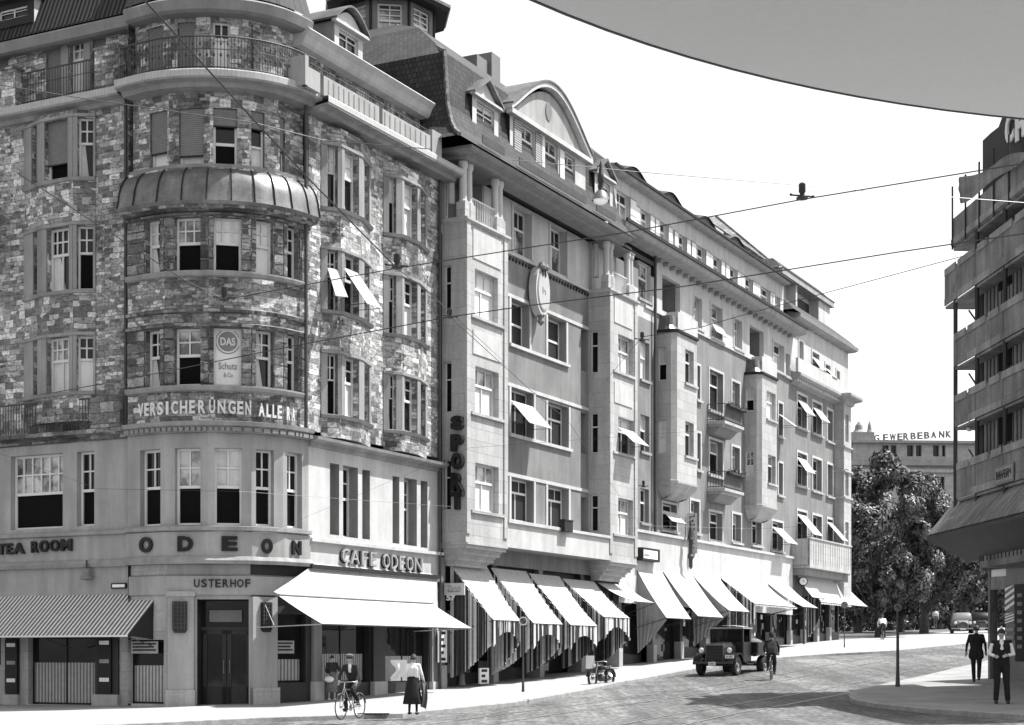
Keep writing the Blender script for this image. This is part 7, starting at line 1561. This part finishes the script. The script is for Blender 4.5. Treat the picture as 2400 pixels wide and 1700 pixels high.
# ---------------------------------------------------------------- people
import numpy as np
def person(px, yh, yf, face, pose, mats, label, lift=0, vox=.011, hat=None, ride=None, hgt=1.74, extra=None):
    """face: heading in degrees (0 = away from the viewer, 180 = towards), pose: joints; mats: dict of clothing"""
    g_ = G(px, yf, lift); k = g_.y / F; s_ = (yf - yh) * k / hgt
    P_ = veh('person', g_, R(-face), s_, label, 'person')
    J = dict(pel=(0, 0, .95), wai=(0, .01, 1.1), che=(0, .0, 1.32), nek=(0, .0, 1.47), hed=(0, .02, 1.62), sl=(-.185, 0, 1.42), sr=(.185, 0, 1.42), el=(-.24, -.02, 1.14), er=(.24, -.02, 1.14), hl=(-.26, .05, .9), hr=(.26, .05, .9), pl=(-.09, 0, .92), pr=(.09, 0, .92), kl=(-.1, .02, .5), kr=(.1, .02, .5), al=(-.1, -.02, .09), ar=(.1, -.02, .09)); J.update(pose)
    J = {a: Vector(b_) for a, b_ in J.items()}; prim = []   # a, b, ra, rb, material
    top, leg, shoe, sleeve = mats.get('top', 'cloth_dark'), mats.get('leg', 'cloth_dark'), mats.get('shoe', 'leather'), mats.get('sleeve', mats.get('top', 'cloth_dark'))
    def cap(a, b_, ra, rb, m): prim.append((Vector(a), Vector(b_), ra, rb, m))
    ch_, pe_ = J['che'], J['pel']
    for dx in (-.085, 0, .085):
        o_ = (J['sr'] - J['sl']).normalized() * dx; cap(pe_ + o_ * .9, J['wai'] + o_ * .9, .115, .105, mats.get('low', leg)); cap(J['wai'] + o_, ch_ + o_ * 1.1, .105, .115, top)
    cap(ch_, J['nek'], .1, .055, top); cap(J['sl'], J['sr'], .06, .06, top); cap(J['nek'] - Vector((0, 0, .02)), J['hed'] - Vector((0, 0, .04)), .05, .05, 'skin')
    if mats.get('shirt'): cap(ch_ + Vector((0, .085, -.04)), J['nek'] + Vector((0, .035, -.01)), .035, .035, mats['shirt'])
    for s2, t_ in (('l', -1), ('r', 1)):
        cap(J['s' + s2], J['e' + s2], .056, .043, sleeve); fa_ = J['h' + s2] - J['e' + s2]; bare = mats.get('bare'); cap(J['e' + s2], J['e' + s2] + fa_ * .88, .042, .03 if bare else .035, 'skin' if bare else sleeve)
        cap(J['e' + s2] + fa_ * .85, J['h' + s2], .026, .024, 'skin'); d = fa_.normalized(); sd_ = d.cross(Vector((0, 1, .2))).normalized(); cap(J['h' + s2], J['h' + s2] + d * .06, .034, .032, 'skin'); nn = sd_.cross(d).normalized()
        for q, L in zip((-.03, -.01, .01, .03), (.062, .078, .074, .056)):
            b0 = J['h' + s2] + d * .075 + sd_ * q; b1 = b0 + d * L * .5 + nn * .008 * t_; cap(b0, b1, .0095, .009, 'skin'); cap(b1, b1 + d * L * .42 + nn * .022 * t_, .009, .008, 'skin')
        tb = J['h' + s2] + d * .02 + sd_ * .03 * (-t_); cap(tb, tb + d * .035 - sd_ * .028 * t_, .012, .01, 'skin'); 
        lr = mats.get('legr', 1); cap(J['p' + s2], J['k' + s2], .098 * lr, .07 * lr, leg); cap(J['k' + s2], J['a' + s2] + Vector((0, 0, .02)), .068 * lr, .058 * lr if not mats.get('bareleg') else .036, leg)
        fd = Vector(mats.get('f' + s2, (0, 1, 0))).normalized(); cap(J['a' + s2] - Vector((0, 0, .045)) - fd * .03, J['a' + s2] - Vector((0, 0, .05)) + fd * .15, .045, .036, shoe)
    if mats.get('coat'):
        for dx in (-.1, 0, .1): cap(pe_ + Vector((dx, 0, .0)), pe_ + Vector((dx * 1.25, 0, -.16)), .115, .11, top)
    h_ = J['hed']; hd = (h_ - J['nek']); yaw = mats.get('yaw', 0); fw = Vector((math.sin(R(yaw)), math.cos(R(yaw)), 0)); rt_ = Vector((fw.y, -fw.x, 0))
    cap(h_ + Vector((0, 0, .03)) - fw * .015, h_ + Vector((0, 0, -.03)) + fw * .012, .088, .068, 'skin'); cap(h_ + Vector((0, 0, -.07)) + fw * .045, h_ + Vector((0, 0, -.085)) + fw * .055, .034, .026, 'skin')
    cap(h_ + fw * .085 + Vector((0, 0, .01)), h_ + fw * .105 + Vector((0, 0, -.02)), .012, .015, 'skin')
    for t_ in (-1, 1): cap(h_ + rt_ * .08 * t_ + Vector((0, 0, .01)), h_ + rt_ * .084 * t_ + Vector((0, 0, -.025)), .016, .012, 'skin')
    vs = []; fs = []; mb = MB()
    for a, b_, ra, rb, m in prim:
        L = (b_ - a).length; d = (b_ - a).normalized() if L > 1e-5 else Vector((0, 0, 1)); up = Vector((0, 0, 1)) if abs(d.z) < .9 else Vector((1, 0, 0)); x_ = d.cross(up).normalized(); y_ = x_.cross(d); pr = [(ra * math.cos(R(t_)), -ra * math.sin(R(t_)) if 0 else -ra * math.sin(R(t_))) for t_ in (90, 60, 30, 0)] + [(rb * math.cos(R(t_)), L + rb * math.sin(R(t_))) for t_ in (0, 30, 60, 90)]
        n = 10; v_ = [a + d * h2 + (x_ * math.cos(2 * math.pi * i / n) + y_ * math.sin(2 * math.pi * i / n)) * max(r2, 1e-4) for r2, h2 in pr for i in range(n)]
        mb.mesh(v_, [(j * n + i, (j + 1) * n + i, (j + 1) * n + (i + 1) % n, j * n + (i + 1) % n) for j in range(7) for i in range(n)] + [tuple(range(n)), tuple(7 * n + i for i in range(n - 1, -1, -1))], 'skin')
    me = bpy.data.meshes.new('tmp'); me.from_pydata([tuple(v) for v in mb.v], [], mb.f); o = bpy.data.objects.new('tmp', me); sc.collection.objects.link(o)
    md = o.modifiers.new('r', 'REMESH'); md.mode = 'VOXEL'; md.voxel_size = vox; sm_ = o.modifiers.new('s', 'SMOOTH'); sm_.factor = .5; sm_.iterations = 2
    bpy.context.view_layer.update(); ev = o.evaluated_get(bpy.context.evaluated_depsgraph_get()); m2 = ev.to_mesh(); V_ = [tuple(v.co) for v in m2.vertices]; Fc = [tuple(p.vertices) for p in m2.polygons]; ev.to_mesh_clear(); bpy.data.objects.remove(o)
    A = np.array(V_); cen = np.array([A[list(f)].mean(0) for f in Fc]); best = np.full(len(Fc), 1e9); idx = np.zeros(len(Fc), int); ml = []
    for i, (a, b_, ra, rb, m) in enumerate(prim):
        a_, d_ = np.array(a), np.array(b_ - a); t_ = np.clip(((cen - a_) @ d_) / max(d_ @ d_, 1e-9), 0, 1); dist = np.linalg.norm(cen - (a_ + t_[:, None] * d_), axis=1) - (ra + (rb - ra) * t_)
        if m not in ml: ml.append(m)
        u_ = dist < best - (0 if m != mats.get('shirt') else -.012); best[u_] = dist[u_]; idx[u_] = ml.index(m)
    bm_ = MB(); bm_.v = V_; bm_.f = Fc; bm_.mats = ml; bm_.m = [int(i) for i in idx]; bm_.build('body', P_, smooth=180)
    # face details and hair
    e_ = MB()
    for t_ in (-1, 1): e_.ell(h_ + fw * .078 + rt_ * .032 * t_ + Vector((0, 0, .008)), (.012, .012, .008), 'paper', 8, 5); e_.ell(h_ + fw * .088 + rt_ * .032 * t_ + Vector((0, 0, .008)), (.006, .006, .006), 'hair', 6, 4)
    e_.build('eyes', P_); e_ = MB(); e_.ell(h_ + fw * .09 + Vector((0, 0, -.05)), (.022, .01, .006), 'shutter_grey', 8, 4); e_.build('mouth', P_)
    e_ = MB()
    for i in range(7):
        for j in range(14):
            t0, t1 = math.pi * .55 * i / 7, math.pi * .55 * (i + 1) / 7; a0, a1 = 2 * math.pi * j / 14, 2 * math.pi * (j + 1) / 14; q = []
            for t_, a_ in ((t0, a0), (t1, a0), (t1, a1), (t0, a1)):
                kk = 1.09 + .02 * math.sin(5 * a_); dd = fw * (math.cos(a_) * math.sin(t_)) + rt_ * (math.sin(a_) * math.sin(t_)) + Vector((0, 0, math.cos(t_))); lo = -.02 if math.cos(a_) > .3 else (-.045 if math.cos(a_) < -.2 else -.02)
                q.append(h_ + Vector((dd.x * .089 * kk, dd.y * .098 * kk, .028 + dd.z * .098 * kk)) - fw * .012 + Vector((0, 0, lo * (t_ / 1.7) * (0 if math.cos(a_) > .5 else 1))))
            e_.face(q, mats.get('hair', 'hair'))
    e_.build('hair', P_, smooth=180)
    if hat: 
        m3 = MB(); c_ = h_ + Vector((0, 0, .055)); m3.lathe(c_, [(.14, 0), (.145, .01), (.1, .015), (.095, .09), (.07, .12), (0, .11)] if hat == 'hat' else [(.1, 0), (.115, .03), (.11, .06), (.05, .085), (0, .09)], mats.get('hat', 'cloth_dark'), 18); m3.build('hat' if hat == 'hat' else 'cap', P_, smooth=50)
    if extra: extra(P_, J)
    return P_
def skirt(prof, m, flare=.0, name='skirt', n=28, off=(0, 0)):
    def f_(P_, J):
        mb = MB(); vs = []
        for z, rx, ry in prof:
            for i in range(n): a = 2 * math.pi * i / n; k = 1 + flare * math.sin(a * 7) * (1 - (z - prof[-1][0]) / (prof[0][0] - prof[-1][0])); vs.append((off[0] + rx * k * math.cos(a), off[1] + ry * k * math.sin(a), z))
        mb.mesh(vs, [(j * n + i, j * n + (i + 1) % n, (j + 1) * n + (i + 1) % n, (j + 1) * n + i) for j in range(len(prof) - 1) for i in range(n)], m); mb.build(name, P_, smooth=180)
    return f_
RIDE = dict(pel=(0, -.22, .98), wai=(0, -.18, 1.12), che=(0, -.04, 1.32), nek=(0, .03, 1.46), hed=(0, .07, 1.6), sl=(-.18, .0, 1.41), sr=(.18, .0, 1.41), el=(-.27, .08, 1.2), er=(.27, .08, 1.2), hl=(-.26, .16, 1.02), hr=(.26, .16, 1.02), pl=(-.09, -.2, .96), pr=(.09, -.2, .96), kl=(-.13, .16, .76), kr=(.12, .12, .62), al=(-.12, -.16, .5), ar=(.11, .05, .31))
BG = 'people on bicycles'
g_ = G(822, 1686, KH); sR = (1686 - 1533) * g_.y / F / 1.74
bicycle(g_, R(180 - 22), sR, 'light bicycle ridden on the bright pavement in front of the café', 'steel_rail')
person(822, 1533, 1686, 180 + 22, RIDE, dict(top='cloth_dark', leg='cloth_black', shirt='paper', hair='hair', hat='cloth_mid', fr=(0, 1, 0)), 'person in dark jersey with open white collar and cap riding in front of the café', lift=KH, hat='cap')
g_ = G(1808, 1594); sR = (1594 - 1484) * g_.y / F / 1.74
bicycle(g_, R(-12), sR, 'black bicycle ridden away up the road beside the lorry')
person(1808, 1484, 1594, 12, RIDE, dict(top='cloth_black', leg='cloth_black'), 'person in black suit cycling away from the viewer beside the lorry', hat='hat')
g_ = G(2068, 1504); sR = (1504 - 1440) * g_.y / F / 1.74
bicycle(g_, R(-6), sR, 'small distant bicycle on the bright road near the big tree')
person(2068, 1440, 1504, 6, RIDE, dict(top='cloth_white', leg='cloth_black'), 'person in white shirt cycling away in front of the big tree', vox=.016)
def coatbag(P_, J):
    skirt([(1.06, .15, .12), (.9, .19, .15), (.6, .24, .19), (.33, .29, .22), (.31, .28, .21)], 'cloth_black', .06, off=(0, -.01))(P_, J)
    mb = MB(); vs = []; n = 10
    for i in range(n + 1):
        t_ = i / n
        for j in range(9): q = j / 8; vs.append((.2 + .2 * q + .05 * math.sin(t_ * 3) , .02 + .06 * math.sin(q * 9 + t_ * 2), .98 - .72 * t_ - .1 * q))
    mb.mesh(vs, [(i * 9 + j, i * 9 + j + 1, (i + 1) * 9 + j + 1, (i + 1) * 9 + j) for i in range(n) for j in range(8)], 'cloth_mid'); mb.build('carried_coat', P_, smooth=60)
w1 = person(967, 1534, 1676, 12, dict(al=(-.07, -.1, .1), ar=(.09, .12, .09), kl=(-.08, .0, .5), kr=(.09, .1, .5), el=(-.3, .06, 1.2), hl=(-.26, .22, 1.05), er=(.26, .04, 1.17), hr=(.28, .16, 1.0), hed=(.02, .04, 1.62)), dict(top='cloth_white', low='cloth_black', leg='cloth_black', shoe='leather', bareleg=1, legr=.72, hair='hair', hat='cloth_mid'), 'person in white blouse and long dark skirt walking with a coat over one arm', lift=KH, extra=coatbag)
g_ = G(967, 1676, KH); k = g_.y / F; o = thing('paper_parcel', (g_.x - .36, g_.y - .05, H + (HY - 1600) * k), 'crumpled white cloth bundle held by the person in the white blouse', 'bundle'); mb = MB(); rn = random.Random(5); n = 10; gv = {}
for side in (0, 1):
    for i in range(n + 1):
        for j in range(n + 1):
            s_, t_ = i / n, j / n; ex = .07 * math.sin(t_ * 7 + 1) * (1 - s_); x = g_.x - .47 + .34 * s_ - ex; z = H + (HY - (1547 + 44 * t_ + 5 * math.sin(s_ * 8) * t_)) * k
            gv[(side, i, j)] = Vector((x, g_.y - .12 + (.07 if side else 0) * math.sin(math.pi * min(1, s_ + .15)) + .03 * math.sin(s_ * 11 + t_ * 5), z))
m1 = n + 1; vs = [gv[(a, i, j)] for a in (0, 1) for i in range(m1) for j in range(m1)]
fs = [(i * m1 + j, (i + 1) * m1 + j, (i + 1) * m1 + j + 1, i * m1 + j + 1) for i in range(n) for j in range(n)]; fs += [tuple(m1 * m1 + q for q in f[::-1]) for f in fs]
for i in range(n):
    for a, b_ in ((i * m1, (i + 1) * m1), (i * m1 + n, (i + 1) * m1 + n), (i, i + 1), (n * m1 + i, n * m1 + i + 1)): fs.append((a, b_, b_ + m1 * m1, a + m1 * m1))
mb.mesh(vs, fs, 'cloth_white'); mb.build('cloth', o, smooth=60)
def dress(P_, J): skirt([(1.08, .14, .11), (.92, .18, .14), (.6, .2, .16), (.34, .23, .18), (.32, .22, .17)], 'cloth_mid', .05)(P_, J)
person(778, 1537, 1642, 160, dict(el=(-.26, .1, 1.18), hl=(-.2, .3, 1.1), er=(.26, .08, 1.16), hr=(.24, .28, 1.02), al=(-.08, .1, .09), ar=(.1, -.08, .09)), dict(top='cloth_dark', low='cloth_mid', leg='skin', shoe='paper', bareleg=1, legr=.65, hair='hair'), 'person in dark top and grey calf-length dress standing behind the café cyclist', lift=KH, extra=dress)
g_ = G(778, 1642, KH); k = g_.y / F; mb = MB(); c_ = Vector((g_.x - .06, g_.y - .27, H + (HY - 1592) * k)); mb.ell(c_, (.15, .06, .1), 'cloth_white', 12, 8); mb.tube([c_ + Vector((-.08, 0, .08)), c_ + Vector((0, 0, .2)), c_ + Vector((.08, 0, .08))], .01, 'leather', 6); mb.build('handbag', origin=c_, smooth=60, tag=('small pale handbag held in front of the person in the grey dress', 'handbag'))
person(2288, 1466, 1599, 20, dict(kl=(-.09, .1, .5), al=(-.08, .16, .09), kr=(.09, .02, .5), ar=(.09, -.16, .14), el=(-.27, -.06, 1.15), hl=(-.3, .02, .92), er=(.27, -.02, 1.15), hr=(.28, .1, .92)), dict(top='cloth_black', leg='cloth_black', coat=1), 'person in long dark suit seen from behind, walking away beside the shop doorway', lift=KH)
person(2347, 1474, 1650, 190, dict(er=(.27, -.02, 1.16), hr=(.16, .14, 1.1), el=(-.27, .02, 1.15), hl=(-.12, .16, 1.12), al=(-.14, .02, .09), ar=(.12, -.02, .09), kl=(-.11, .04, .5)), dict(top='cloth_black', sleeve='cloth_white', shirt='paper', leg='cloth_black', yaw=14, legr=1.08), 'person in black waistcoat over white shirt sleeves standing on the near pavement', lift=KH, vox=.009)
person(2174, 1428, 1472, 8, dict(kl=(-.09, .1, .5), al=(-.08, .14, .09), ar=(.09, -.14, .12)), dict(top='cloth_mid', leg='cloth_dark'), 'left one of two distant people walking in the shade of the trees', vox=.02)
person(2192, 1426, 1476, 8, dict(kr=(.09, .1, .5), ar=(.08, .14, .09), al=(-.09, -.14, .12)), dict(top='cloth_white', leg='cloth_mid'), 'right one of two distant people walking in the shade of the trees', vox=.02, hat='hat')
